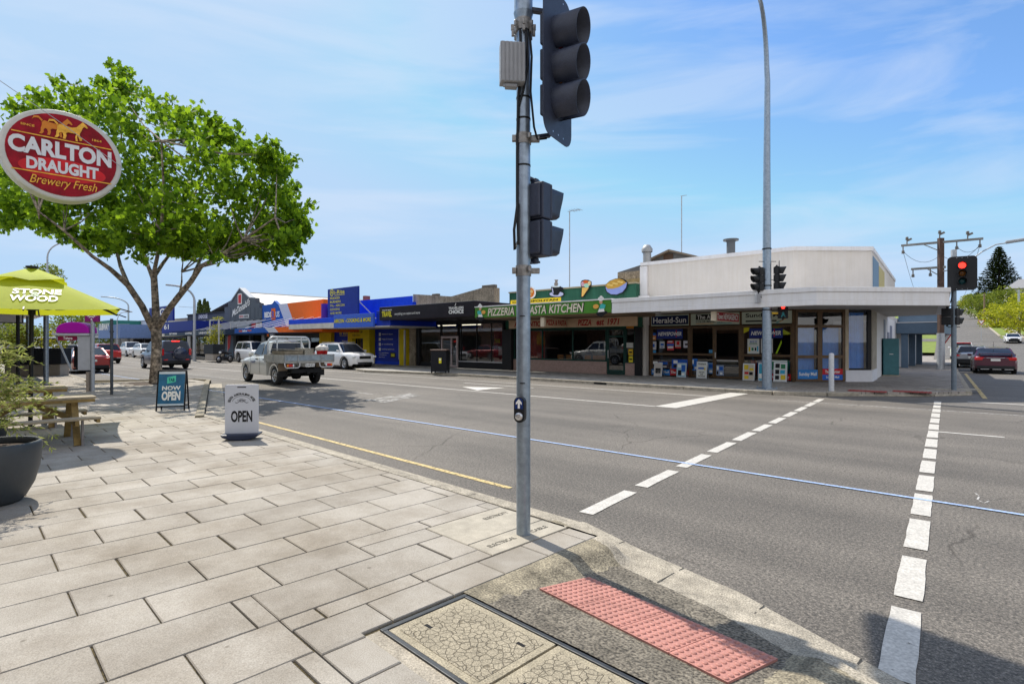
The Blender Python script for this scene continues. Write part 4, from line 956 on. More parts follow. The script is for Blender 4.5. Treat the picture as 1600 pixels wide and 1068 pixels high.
# slim dark posts behind it
gx, gy = G(28, 604, .12)
th = Thing('verandah_post', 'slim black verandah post at the far left behind the lime umbrella', 'post', gx, gy, .12); b = MB(th); b.mat(BLK); b.tube([(gx, gy, .12), (gx, gy, 2.75)], .055, 10); b.build('post'); b = MB(th); b.mat(BLK); b.boxc((gx, gy, .13), (.2, .2, .02)); b.build('base_plate')

# ------------------------------------------------------------ potted olive and pots
POT = M('charcoal_pot', (.035, .042, .048), rough=.5, var=.1, vs=6, bump=.06, bs=40)
SOIL = M('soil')
def pot(x, y, r, h, label, group=None):
    th = Thing('plant_pot', label, 'plant pot', x, y, .12, origin=False)
    b = MB(off=(0, 0, 0)); b.mat(POT); b.lathe((0, 0, 0), [(.001, 0), (r*.60, 0), (r*.70, h*.08), (r*.86, h*.30), (r*.96, h*.58), (r, h*.85), (r*1.0, h*.97), (r*.985, h), (r*.93, h), (r*.92, h*.95), (r*.92, h*.9)], 40); b.build('bowl', th)
    b = MB(off=(0, 0, 0)); b.mat(SOIL); b.lathe((0, 0, 0), [(r*.93, h*.88), (r*.5, h*.91), (.001, h*.92)], 24); b.build('soil', th); return th
OX, OY = -5.36, 5.66
pot(OX, OY, .43, .62, 'large round charcoal pot at the left edge holding the olive')
pot(-8.0, 8.35, .30, .45, 'smaller dark pot half hidden behind the olive')
OLIVE = leafmat('olive_leaf', (.085, .12, .022), (.33, .37, .10), .4)
th = Thing('olive_tree', 'young olive with fine silvery leaves and a thin stem in the round pot', 'tree', OX, OY, .12, origin=False)
b = MB(off=(0, 0, 0)); b.mat(M('olive_stem', (.34, .25, .15), rough=.8, var=.3, vs=12)); b.tube([(0, 0, .55), (.02, .0, 1.0), (-.01, .02, 1.5), (0, 0, 1.75)], [.022, .02, .016, .008], 8)
rn = random.Random(11); tw = []
for i in range(88):
    z0 = rn.uniform(.72, 1.6); a = rn.uniform(0, 2*pi); ln = rn.uniform(.24, .60)*(1.1-.35*abs(z0-1.0)); up = rn.uniform(.05, .55)
    pts = []
    for k in range(6):
        t = k/5; pts.append(Vector((cos(a)*ln*t+.03*rn.uniform(-1, 1)*t, sin(a)*ln*t+.03*rn.uniform(-1, 1)*t, z0+ln*(up*t-.45*t*t*rn.uniform(.6, 1.2)))))
    tw.append(pts); b.tube([tuple(p) for p in pts], [.0035, .003, .0025, .002, .0015, .001], 4)
b.build('stem', th)
b = MB(off=(0, 0, 0)); b.mat(OLIVE)
def leaf(b, p, d, ln, wd, rn):
    d = d.normalized(); r = d.cross(Vector((rn.uniform(-1, 1), rn.uniform(-1, 1), rn.uniform(-1, 1))))
    if r.length < .05: r = Vector((1, 0, 0))
    r.normalize()
    b.add([tuple(p), tuple(p+d*ln*.45+r*wd/2), tuple(p+d*ln), tuple(p+d*ln*.45-r*wd/2)], [(0, 1, 2, 3)])
for pts in tw:
    for k in range(34):
        t = rn.uniform(.15, 1)*5; i = min(4, int(t)); p = pts[i].lerp(pts[i+1], t-i); d = (pts[i+1]-pts[i]).normalized()+Vector((rn.uniform(-1, 1), rn.uniform(-1, 1), rn.uniform(-.8, 1)))*.8
        leaf(b, p, d, rn.uniform(.045, .08), rn.uniform(.011, .017), rn)
b.build('crown', th)

# ------------------------------------------------------------ plane tree
BARK = M('plane_bark', (.22, .18, .135), rough=.9, var=.75, vs=4.5, bump=.9, bs=9, speck=.5, sps=9)
LEAFG = leafmat('plane_leaf', (.030, .085, .005), (.20, .335, .014), .46)
TX, TY = G(243, 598, .12)
def tp(x, y, d=0.0): Y = TY+d; return Vector(((x-800)/865*Y-TX, d, EYE+(534-y)/865*Y-.12))
th = Thing('plane_tree', 'leafy plane tree with a mottled forked trunk in the footpath at left', 'tree', TX, TY, .12, origin=False)
b = MB(off=(0, 0, 0)); b.mat(BARK)
limbs = [([(243, 600), (244, 570), (245, 540), (244, 508)], [.30, .25, .225, .24], 0), ([(240, 515), (222, 478), (200, 445), (172, 420), (144, 400), (100, 360), (60, 330)], [.17, .15, .135, .10, .075, .05, .03], -.6),
         ([(200, 445), (188, 415), (182, 390), (170, 330), (150, 260)], [.11, .09, .08, .06, .03], .8), ([(244, 510), (243, 475), (241, 440), (240, 425)], [.19, .165, .15, .15], 0),
         ([(241, 440), (230, 412), (220, 380), (205, 310), (190, 220), (185, 150)], [.11, .09, .075, .06, .04, .02], 1.2), ([(240, 428), (246, 400), (252, 360), (256, 300), (252, 220)], [.10, .085, .07, .05, .03], -1.0),
         ([(241, 432), (254, 412), (266, 396), (285, 350), (310, 290), (335, 230)], [.10, .085, .075, .055, .04, .02], .6), ([(248, 510), (262, 485), (280, 462), (298, 440), (314, 416), (340, 402), (380, 375), (430, 340)], [.17, .15, .14, .12, .10, .075, .05, .03], -.5),
         ([(300, 438), (306, 420), (330, 370), (370, 310), (410, 260)], [.09, .075, .06, .04, .02], 1.4), ([(280, 462), (284, 440), (284, 425)], [.05, .04, .02], -.2)]
ends = []
for pts, rad, dd in limbs:
    n_ = len(pts); P3 = [tp(x, y, dd*i*(1.0 if n_ > 4 else .3)) for i, (x, y) in enumerate(pts)]
    if pts[0][1] > 590: P3[0].z = -.03
    b.tube([tuple(p) for p in P3], [v*.80 for v in rad], 12); ends += P3[2:]
blobs = [(182, 128, 34), (150, 150, 40), (205, 165, 45), (112, 172, 40), (60, 180, 36), (20, 215, 50), (85, 215, 50), (150, 205, 52), (215, 215, 52), (265, 190, 40), (300, 215, 42), (342, 208, 34), (365, 250, 42), (310, 262, 52), (255, 260, 50), (190, 265, 50), (120, 265, 50), (50, 270, 50), (5, 290, 46), (410, 240, 26), (432, 262, 32), (405, 290, 46), (350, 300, 50), (440, 305, 36), (290, 320, 50), (225, 320, 50), (160, 325, 46), (100, 318, 45), (45, 325, 38), (462, 340, 30), (425, 345, 44), (370, 350, 46), (310, 360, 42), (255, 365, 34), (195, 365, 36), (150, 368, 34), (110, 360, 28), (470, 362, 22), (445, 385, 28), (400, 385, 26), (340, 388, 22), (290, 392, 18), (-40, 240, 60), (-30, 310, 45), (230, 385, 30), (330, 375, 34), (380, 380, 30), (425, 375, 34), (270, 375, 34), (175, 380, 26), (455, 350, 34), (240, 300, 50), (300, 340, 46), (200, 310, 46), (70, 345, 30), (20, 335, 34)]
rn = random.Random(5); cl = []
for x, y, r in blobs:
    for rep in range(2):
        Y = rn.uniform(-3.8, 3.8)*(1 if rep else .5); k = 22.3/865
        cl.append((tp(x+rn.uniform(-8, 8), y+rn.uniform(-8, 8), Y), r*k*rn.uniform(.72, .98)))
for c, r in cl:
    e = min(ends, key=lambda q: (q-c).length); m = e.lerp(c, .5)+Vector((0, 0, -.15)); b.tube([tuple(e), tuple(m), tuple(c)], [.035, .022, .008], 5)
b.build('trunk', th)
b = MB(off=(0, 0, 0)); b.mat(LEAFG)
STAR = [(0, 0), (.32, .02), (.55, .28), (.36, .42), (.42, .72), (.16, .66), (0, 1.0), (-.16, .66), (-.42, .72), (-.36, .42), (-.55, .28), (-.32, .02)]
for c, r in cl:
    sub = [(c+Vector([max(-1.5, min(1.5, rn.gauss(0, g))) for g in (1, 1, .9)])*r*.5, r*rn.uniform(.26, .42)) for _ in range(8)]
    for sc_, sr in sub:
        for _ in range(28):
            p = sc_+Vector([max(-1.7, min(1.7, rn.gauss(0, g))) for g in (1, 1, .8)])*sr*.6
            s = rn.uniform(.11, .23); d = Vector((rn.uniform(-1, 1), rn.uniform(-1, 1), rn.uniform(-1.0, .35))).normalized(); q = d.cross(Vector((rn.uniform(-1, 1), rn.uniform(-1, 1), rn.uniform(-.5, .5)))).normalized()
            b.add([tuple(p+q*(x*s*1.1)+d*(y*s)) for x, y in STAR], [tuple(range(12))])
b.build('crown', th)
# ------------------------------------------------------------ the shops across the road
FR_BROWN = M('brown_anodised', (.10, .055, .022), rough=.4, metal=.2, var=.25, vs=7); FR_GREEN = P('green_frame', (.012, .05, .04)); FR_BLACK = P('black_frame', (.014, .014, .016), rough=.4)
GL = glass('shop_glass', (.75, .78, .80), .07); GLB = glass('tinted_glass', (.95, .97, 1.0), .05)
WALLW = M('white_render', (.64, .605, .565), rough=.85, streak=.06, var=.05, vs=1.2, bump=.25, bs=18); FASW = M('white_fascia', (.72, .715, .73), rough=.6, streak=.09, var=.05, vs=1.5)
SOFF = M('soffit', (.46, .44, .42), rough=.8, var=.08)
STONE = M('old_rendered_stone', (.37, .31, .235), rough=.95, streak=.35, var=.4, vs=1.6, bump=.5, bs=9, speck=.3, sps=14)
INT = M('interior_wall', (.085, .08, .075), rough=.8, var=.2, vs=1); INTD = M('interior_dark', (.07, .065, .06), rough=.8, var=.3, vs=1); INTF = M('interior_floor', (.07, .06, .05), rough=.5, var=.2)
def shop(name, label, cat, t, n, group='shops across the road'): return Thing(name, label, cat, t, n, 0, 'st', 0, group)
def part(th, name, mat, *boxes, bevel=0, parent=None):
    b = MB(th); b.mat(mat)
    for x in boxes: b.box(*x)
    return b.build(name, parent, bevel)
def window(th, t0, t1, z0, z1, n, frame, gl=None, cols=(), rows=(), fw=.06, parent=None, name='window'):
    b = MB(th); b.mat(frame); y0, y1 = n-.03, n+.05
    b.box(t0, t1, y0, y1, z0, z0+fw); b.box(t0, t1, y0, y1, z1-fw, z1); b.box(t0, t0+fw, y0, y1, z0+fw, z1-fw); b.box(t1-fw, t1, y0, y1, z0+fw, z1-fw)
    for c in cols: b.box(c-fw/2, c+fw/2, y0+.004, y1-.004, z0+fw, z1-fw)
    for r in rows: b.box(t0+fw, t1-fw, y0+.006, y1-.006, r-fw/2, r+fw/2)
    o = b.build(name, parent or th)
    b = MB(th); b.mat(gl or GL); b.quad((t0+fw*.5, n+.012, z0+fw*.5), (t1-fw*.5, n+.012, z0+fw*.5), (t1-fw*.5, n+.012, z1-fw*.5), (t0+fw*.5, n+.012, z1-fw*.5)); b.build('pane', o)
    return o
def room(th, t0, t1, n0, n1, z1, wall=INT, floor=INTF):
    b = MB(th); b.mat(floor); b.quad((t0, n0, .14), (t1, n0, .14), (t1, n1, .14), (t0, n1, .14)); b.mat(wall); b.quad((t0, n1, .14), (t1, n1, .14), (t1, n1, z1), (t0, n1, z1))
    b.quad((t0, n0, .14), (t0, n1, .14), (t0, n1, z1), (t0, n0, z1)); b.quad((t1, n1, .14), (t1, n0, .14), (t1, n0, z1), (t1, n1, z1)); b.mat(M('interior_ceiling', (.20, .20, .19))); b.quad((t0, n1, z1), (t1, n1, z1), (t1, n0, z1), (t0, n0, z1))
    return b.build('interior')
def lettering(th, n, items, parent=None, dn=0.0):
    b = MB(th)
    for it in items:
        m, s, t0, t1, z0, z1 = it[:6]; b.mat(m); b.text(s, t0, t1, z0, z1, n, *(it[6:]))
    return b.build('lettering', parent)
# ---- the hotel on this side of the road, behind the photographer (its front shows in the shop windows)
ho = Thing('hotel', 'long brick hotel behind the photographer, mirrored in the shop windows', 'building', -30, -7, 0, 'nr')
part(ho, 'wall', M('hotel_brick', (.22, .12, .08), var=.3, vs=3), (-75, 4, -13, -5, 0, 5.2)); part(ho, 'verandah', FASW, (-70, -8, -4.98, -2.2, 3.1, 3.45)); part(ho, 'cornice', FASW, (-75.2, 4.2, -13.2, -4.8, 5.205, 5.5))
for k in range(9): b = MB(ho); b.mat(DARK); b.box(-72+8*k, -67+8*k, -4.99, -4.95, .4, 2.6); b.build('window')
# ---- corner newsagency
NF = 24.9; TL = C(1003, NF); TA = -6.63; GD = Vector((-.0723, .9974))
B0 = Vector((TA, NF)); B1 = Vector((-4.23, 27.1)); B2 = B1+GD*15
na = shop('newsagency', 'white rendered corner newsagency with a deep white canopy and brown window frames', 'building', (TL+TA)/2, NF)
DN = M('navy_sign', (.008, .018, .07), spec=.15, rough=.35, var=.05); PALEG = M('pale_green_sign', (.50, .56, .46), rough=.4, var=.04)
b = MB(na); b.mat(WALLW); up = [(TL, NF), tuple(B0), tuple(B1), tuple(B2), (TL, B2.y)]; b.prism(up, 3.12, 5.56); b.build('wall')
def off_poly(p, d): c = Vector((TL+4, 31)); return [tuple(Vector(q)+(Vector(q)-c).normalized()*d) for q in p]
b = MB(na); b.mat(FASW); b.prism(off_poly(up, .09), 5.56, 5.72); b.build('parapet_coping')
b = MB(na); b.mat(FASW); b.box(TL-.03, C(1013, NF), NF-.16, NF, 3.6, 5.5); b.box(TL-.03, C(1018, NF), NF-.3, NF-.16, 3.6, 4.05); b.build('pilaster', bevel=.01)
b = MB(na); b.mat(FASW)
TC0 = C(956, 20.4); cp = [(TC0, 20.4), (-4.73, 20.4), (-1.47, 23.7), (-1.47+GD.x*12, 23.7+GD.y*12), (-4.6+GD.x*9, 27.1+GD.y*9), (-4.23, 27.1), (TA, NF), (TC0, NF)]
b.prism(cp, 3.16, 3.44); cpi = [(TC0, 20.36), (-4.715, 20.36), (-1.43, 23.68), (-1.43+GD.x*12, 23.68+GD.y*12), (-4.6+GD.x*9, 27.1+GD.y*9), (-4.23, 27.1), (TA, NF), (TC0, NF)]
b.prism(cpi, 3.44, 3.60); b.prism([(TC0, 20.385), (-4.722, 20.385), (-1.455, 23.69), (-1.455+GD.x*12, 23.69+GD.y*12), (-4.6+GD.x*9, 27.1+GD.y*9), (-4.23, 27.1), (TA, NF), (TC0, NF)][:3]+[(-1.455+GD.x*12, 23.69+GD.y*12), (-1.6+GD.x*12, 23.69+GD.y*12), (-1.6, 23.74), (-4.78, 20.55), (TC0, 20.55)], 2.99, 3.16)
b.build('canopy', bevel=.012)
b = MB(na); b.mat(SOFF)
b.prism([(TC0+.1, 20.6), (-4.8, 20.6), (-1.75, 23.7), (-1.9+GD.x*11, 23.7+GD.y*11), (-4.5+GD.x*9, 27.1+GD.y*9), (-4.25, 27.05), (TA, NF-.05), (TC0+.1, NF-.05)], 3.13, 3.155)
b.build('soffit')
b = MB(na); b.mat(WALLW); b.box(C(1003, NF), C(1014, NF), NF-.35, NF-.02, .12, 2.6); b.box(C(1002, NF), C(1015, NF), NF-.42, NF+.0, 2.6, 3.12); b.build('pier', bevel=.01)
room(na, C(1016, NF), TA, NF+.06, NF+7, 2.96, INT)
# shelves and blue stock inside
b = MB(na)
rn = random.Random(2)
for t0, t1, nn in ((C(1020, NF), C(1072, NF), NF+.7), (C(1165, NF), C(1232, NF), NF+.8)):
    b.mat(INTD); b.box(t0, t1, nn, nn+.4, .14, 1.05)
    x = t0
    while x < t1-.2:
        b.mat(P(rn.choice(['stock_blue', 'stock_white', 'stock_dark', 'stock_red', 'stock_cyan']), {'x': 0} and (.1, .1, .1))); wv = rn.uniform(.15, .4); b.box(x, x+wv-.02, nn-.15, nn-.01, .3, rn.uniform(.6, 1.0)); x += wv
P('stock_blue'); 
b.build('shelf')
for nm, cc in (('stock_blue', (.02, .10, .42)), ('stock_white', (.6, .6, .6)), ('stock_dark', (.04, .04, .05)), ('stock_red', (.5, .02, .02)), ('stock_cyan', (.05, .35, .55))):
    m = MATS.get(nm)
    if m:
        for nd_ in m.node_tree.nodes:
            if nd_.type == 'VALTORGB':
                for e in nd_.color_ramp.elements: e.color = cc+(1,)
xs = [1017, 1078.5, 1158, 1238]; ts = [C(x, NF) for x in xs]; ts[-1] = TA
RZ = 1.19
for k in range(3):
    t0, t1 = ts[k]+.02, ts[k+1]-.02
    if k != 1:
        w_ = window(na, t0, t1, .16, 2.50, NF, FR_BROWN, rows=(RZ,), fw=.10)
    else:
        td0, td1 = C(1117, NF), C(1157, NF)
        w_ = window(na, t0, td0-.005, .16, 2.50, NF, FR_BROWN, rows=(RZ,), fw=.09)
        d_ = window(na, td0, td1, .15, 2.38, NF, FR_BROWN, rows=(.95,), fw=.07, name='door', gl=glass('door_glass', (.25, .28, .30), .10))
        b = MB(na); b.mat(ALLOY); b.box(td0+.10, td1-.10, NF-.05, NF-.035, .92, .96); b.box(td0+.02, td0+.06, NF-.06, NF-.03, 1.05, 1.3); b.build('handle', d_)
        b = MB(na); b.mat(FR_BROWN); b.box(td0, td1, NF-.03, NF+.05, 2.385, 2.50); b.build('transom')
    b = MB(na); b.mat(PALEG); b.box(t0+.02, t1-.02, NF-.05, NF+.02, 2.55, 3.08)
    sg = b.build('fascia_sign', bevel=.008)
    b = MB(na); T = lambda f: t0+(t1-t0)*f
    if k == 0:
        b.mat(DN); b.box(T(.03), T(.97), NF-.056, NF-.05, 2.60, 3.03); b.mat(WHITE); b.text('Herald-Sun', T(.07), T(.92), 2.68, 2.95, NF-.06, .012)
    elif k == 1:
        b.mat(INK); b.box(T(.12), T(.84), NF-.056, NF-.05, 2.79, 3.04); b.mat(WHITE); b.text('The Advertiser', T(.145), T(.82), 2.82, 3.01, NF-.06, .015); b.mat(INK); b.text('COLOR MAKES YOUR DAY', T(.12), T(.84), 2.66, 2.75, NF-.055, .02)
        b.mat(P('sign_orange2', (.7, .3, .03))); b.box(T(.12), T(.48), NF-.054, NF-.05, 2.60, 2.625); b.mat(P('sign_teal', (.05, .35, .38))); b.box(T(.55), T(.84), NF-.054, NF-.05, 2.60, 2.625)
    else:
        b.mat(INK); b.text('Sunday Mail', T(.09), T(.90), 2.79, 3.01, NF-.055, .02); b.box(T(.09), T(.70), NF-.054, NF-.05, 2.64, 2.70)
        b.mat(P('sign_teal')); b.boxc(((T(.80)), NF-.054, 2.70), (.5, .006, .04), 0, 0, -.5); b.mat(P('sign_orange2')); b.boxc(((T(.84)), NF-.056, 2.72), (.4, .006, .03), 0, 0, -.5)
    b.build('lettering', sg)
b = MB(na); b.mat(FR_BROWN); b.box(ts[0]-.03, TA, NF-.035, NF+.1, 3.08, 3.125)
for x in ts: b.box(x-.05, x+.05, NF-.06, NF+.08, .12, 3.08)
b.build('window_post')
NP = P('newspower_blue', (.012, .03, .20))
def poster(th, t0, t1, z0, z1, n, col, name, items=(), parent=None, tilt=0):
    b = MB(th); b.mat(P('poster_'+name, col, rough=.4)); b.box(t0, t1, n-.006, n, z0, z1); o = b.build('poster', parent)
    if items:
        b = MB(th)
        for it in items:
            if it[0] == 'txt': _, m, s, a, c, d, e = it[:7]; b.mat(m); b.text(s, t0+(t1-t0)*a, t0+(t1-t0)*c, z0+(z1-z0)*d, z0+(z1-z0)*e, n-.009, *(it[7:]))
            else: _, m, a, c, d, e = it; b.mat(m); b.box(t0+(t1-t0)*a, t0+(t1-t0)*c, n-.0085, n-.006, z0+(z1-z0)*d, z0+(z1-z0)*e)
        b.build('print', o)
    return o
NG = NF-.004
redink = P('red_ink', (.55, .015, .02)); bluink = P('blue_ink', (.02, .12, .50)); yelink = P('yellow_ink', (.75, .55, .04)); cyaink = P('cyan_ink', (.05, .42, .65)); grnink = P('green_ink', (.03, .22, .10))
def tx(x): return C(x, NF)
def zx(x, y): return Zr(x, y, NF)
# the two blue newspower banners
for x0, x1, y0, y1 in ((1026.5, 1067, 529, 514.5), (1171, 1223, 528, 513)):
    poster(na, tx(x0), tx(x1), zx(x0, y0), zx(x0, y1), NG, (.012, .03, .20), 'blue_banner', [('txt', WHITE, 'NEWSPOWER', .05, .95, .30, .72, .03, .25), ('box', redink, .74, .77, .15, .9)])
for x0, x1, y0, y1, col, nm, its in ((1018, 1025, 531, 520, (.7, .3, .1), 'orange', [('box', bluink, 0, 1, .65, 1), ('box', WHITE, .2, .8, .2, .3)]), (1017.5, 1025.5, 546, 533, (.62, .62, .66), 'white_a', [('box', bluink, .2, .7, .3, .7)]), (1017, 1025, 551, 547, (.05, .3, .62), 'cyan', ()),
        (1031, 1038.5, 544, 533, (.62, .64, .66), 'white_b', [('box', bluink, .15, .85, .4, .7), ('box', bluink, .2, .7, .15, .25)]), (1042.5, 1053, 547, 532, (.55, .05, .06), 'red_a', [('box', bluink, 0, 1, .45, .68), ('box', WHITE, .1, .9, .2, .42), ('box', WHITE, .1, .8, .85, .95)]),
        (1055, 1064, 544, 532, (.55, .40, .38), 'red_b', [('box', redink, .25, .75, .45, .9), ('box', redink, 0, 1, .0, .2)]), (1068, 1076, 543, 532, (.62, .60, .66), 'white_c', [('box', INK, .3, .8, .35, .6)]),
        (1168, 1186.5, 552, 529, (.66, .68, .66), 'school', [('txt', bluink, 'BACK TO', .22, .8, .76, .86, .03), ('txt', grnink, 'SCHOOL', .18, .85, .62, .73, .03), ('box', yelink, .1, .25, .15, .45), ('box', grnink, .35, .52, .2, .4), ('box', INK, .62, .75, .2, .4), ('box', cyaink, .82, .92, .15, .5)]),
        (1189, 1207.5, 551, 529, (.60, .60, .58), 'notice', [('box', INK, .1, .9, .7, .9), ('box', INK, .1, .45, .4, .6), ('box', INK, .55, .9, .4, .6), ('box', INK, .2, .8, .1, .3)]),
        (1109-1, 1116, 551, 546, (.08, .30, .55), 'cyan_box', ())):
    poster(na, tx(x0), tx(x1), zx(x0, y0), zx(x0, y1), NG, col, nm, its)
b = MB(na); b.mat(P('highlighter', (.35, .55, .01))); p = [(tx(1212), 1.28), (tx(1214.5), 1.28), (tx(1222), 1.75), (tx(1221), 1.85)]; b.prism(p, NG-.01, NG-.02, 'y'); b.build('streamer'); b = MB(na); b.mat(P('yellow_flash', (.6, .55, .02))); b.prism([(tx(1159.5), 2.12), (tx(1170), 2.25), (tx(1171.5), 2.44), (tx(1162), 2.38)], NG-.01, NG-.02, 'y'); b.build('streamer')
for x0, x1, y0, y1, col, nm in ((1050, 1076, 575, 561, (.02, .10, .50), 'display_blue'), (1081, 1090, 578, 560, (.03, .18, .60), 'display_cyan'), (1102, 1115, 583, 566, (.16, .30, .55), 'display_pale'), (1200, 1232, 577, 562, (.02, .20, .09), 'display_green'), (1018, 1046, 574, 563, (.10, .07, .08), 'display_dark'), (1119, 1131, 586, 570, (.25, .33, .50), 'display_bottles')):
    poster(na, tx(x0), tx(x1), zx(x0, y0), zx(x0, y1), NG-.006, col, nm, [('box', WHITE, .1, .35, .55, .9), ('box', bluink, .45, .9, .5, .85), ('box', WHITE, .5, .85, .1, .3), ('box', INK, .1, .3, .1, .4)] if nm != 'display_green' else [('box', WHITE, .05, .95, .85, .97)])
# masthead strips low in the windows
for x0, x1, y0, y1, col, nm, s in ((1018, 1047.5, 585.5, 576, (.03, .20, .55), 'mast_blue', 'Sunday Mail'), (1047.6, 1057, 585.5, 576, (.52, .012, .02), 'mast_red', 'The'), (1072.5, 1077.5, 586, 578, (.52, .012, .02), 'mast_red', None), (1201, 1236, 593.5, 583, (.52, .012, .02), 'mast_red', 'The Advertiser')):
    poster(na, tx(x0), tx(x1), max(.17, zx(x0, y0)), zx(x0, y1), NG-.03, col, nm, [('txt', WHITE, s, .06, .94, .25, .75, .02)] if s else ())
# splay windows with blue curtains
SPA = atan2(B1.y-B0.y, B1.x-B0.x)
def sp(f, d=0.0): p = B0.lerp(B1, f); nrm = Vector((sin(SPA), -cos(SPA))); return p+nrm*d
CURT = M('blue_curtain', (.12, .40, .95), rough=.8, var=.15, vs=3); PLW = M('plinth_white', (.68, .69, .74), rough=.6, var=.05)
def spbox(b, f0, f1, d0, d1, z0, z1): b.prism([tuple(sp(f0, d0)), tuple(sp(f1, d0)), tuple(sp(f1, d1)), tuple(sp(f0, d1))][::-1], z0, z1)
SP_ = .655
def curtain(b, f0, f1, z0, z1, d=-.35, k=40):
    v = []
    for i in range(k+1):
        p = sp(f0+(f1-f0)*i/k, d+.05*sin(i*1.9)+.02*sin(i*.7)); v += [(p.x, p.y, z0), (p.x, p.y, z1)]
    b.smooth = True; b.add(v, [(2*i, 2*i+2, 2*i+3, 2*i+1) for i in range(k)]); b.smooth = False
for f0, f1 in ((.02, .335), (.335, SP_)):
    b = MB(na); b.mat(FR_BROWN if f0 < .1 else FR_BROWN)
    for z0, z1 in ((.14, .22), (1.10, 1.22), (2.36, 2.48), (3.0, 3.12)): spbox(b, f0, f1, .02, -.06, z0, z1)
    spbox(b, f0, f0+.03, .03, -.07, .14, 3.1); spbox(b, f1-.03, f1, .03, -.07, .14, 3.1)
    w_ = b.build('window')
    b = MB(na); b.mat(GLB); a, c = sp(f0+.02, -.02), sp(f1-.02, -.02); b.quad((a.x, a.y, .18), (c.x, c.y, .18), (c.x, c.y, 3.08), (a.x, a.y, 3.08)); b.build('pane', w_)
    b = MB(na); b.mat(CURT); curtain(b, f0+.02, f1-.02, .2, 2.45); b.build('curtain', w_)
    b = MB(na); b.mat(P('poster_mast_blue') if f0 < .1 else P('poster_mast_red')); a, c = sp(f0+.03, .025), sp(f1-.03, .025); z0, z1 = (.24, .62) if f0 < .1 else (.42, .66)
    b.quad((a.x, a.y, z0), (c.x, c.y, z0), (c.x, c.y, z1), (a.x, a.y, z1))
    if f0 > .1: b.mat(bluink); b.quad((a.x, a.y, .20), (c.x, c.y, .20), (c.x, c.y, .42), (a.x, a.y, .42))
    b.mat(WHITE); fl = lambda u, v, f0=f0, f1=f1: tuple(sp(f0+.04+(f1-f0-.08)*u, .03))+(v,)
    if f0 < .1: b.text('Sunday Mail', .02, .98, .33, .52, 0, .02, fn=fl)
    else: b.text('The Advertiser', .1, .9, .48, .60, 0, .02, fn=fl); b.text('Sunday Mail', .15, .85, .25, .36, 0, .02, fn=fl)
    b.build('sign_strip', w_)
b = MB(na); b.mat(PLW); spbox(b, SP_+.005, 1.0, .06, -.5, .12, .60); q = [sp(1.0, .06), sp(1.0, -.5)]; g1 = B1+GD*1.9
b.prism([tuple(sp(1.0, .06)), (g1.x+.06, g1.y), (g1.x-.4, g1.y), tuple(sp(1.0, -.5))], .12, .602); b.build('plinth', bevel=.01)
b = MB(na); b.mat(M('timber_jamb', (.45, .38, .28))); spbox(b, SP_+.0, SP_+.045, .05, -.06, .605, 3.12); b.mat(FR_BLACK); spbox(b, .945, .995, .02, -.08, .605, 3.1); spbox(b, SP_+.045, .945, .01, -.05, .605, .68); w_ = b.build('window')
b = MB(na); b.mat(GLB); a, c = sp(SP_+.045, -.02), sp(.95, -.02); b.quad((a.x, a.y, .66), (c.x, c.y, .66), (c.x, c.y, 3.1), (a.x, a.y, 3.1)); b.build('pane', w_)
b = MB(na); b.mat(CURT); curtain(b, SP_+.05, .95, .62, 3.0, -.3, 30); b.build('curtain', w_)
b = MB(na); b.mat(FR_BLACK); a, c = B1+GD*.05, B1+GD*1.85; b.quad((a.x-.03, a.y, .61), (c.x-.03, c.y, .61), (c.x-.03, c.y, 3.1), (a.x-.03, a.y, 3.1)); b.build('side_glazing')
b = MB(na); b.mat(M('pale_slat', (.62, .58, .50)))
for k in range(5): p = B1+GD*(.1+.42*k); b.box(p.x-.02, p.x+.05, p.y-.03, p.y+.03, .61, 3.08)
b.build('slat')
b = MB(na); b.mat(M('side_render', (.68, .68, .70), rough=.8, var=.05)); a = B1+GD*1.92; c = B1+GD*14.9
b.prism([(a.x+.0, a.y), (c.x+.0, c.y), (c.x-.25, c.y), (a.x-.25, a.y)], .12, 3.11); b.build('wall')
for f0, f1, z0, z1 in ((6.2, 7.2, 1.1, 2.9), (8.6, 10, .14, 2.3), (10.6, 12.2, 1.9, 2.7)):
    b = MB(na); b.mat(P('side_opening', (.20, .22, .30))); p = B1+GD*f0; q = B1+GD*f1; b.prism([(p.x+.02, p.y), (q.x+.02, q.y), (q.x-.05, q.y), (p.x-.05, p.y)], z0, z1); b.build('window')
# upper side mural panels seen end on
b = MB(na); b.mat(P('mural_blue', (.12, .20, .30))); p = B1+GD*.5; q = B1+GD*3.2; b.prism([(p.x+.02, p.y), (q.x+.02, q.y), (q.x-.02, q.y), (p.x-.02, p.y)], 4.0, 5.4); b.mat(P('mural_gold', (.45, .36, .12))); p = B1+GD*3.3; q = B1+GD*6.5; b.prism([(p.x+.02, p.y), (q.x+.02, q.y), (q.x-.02, q.y), (p.x-.02, p.y)], 3.8, 5.3); b.build('mural')
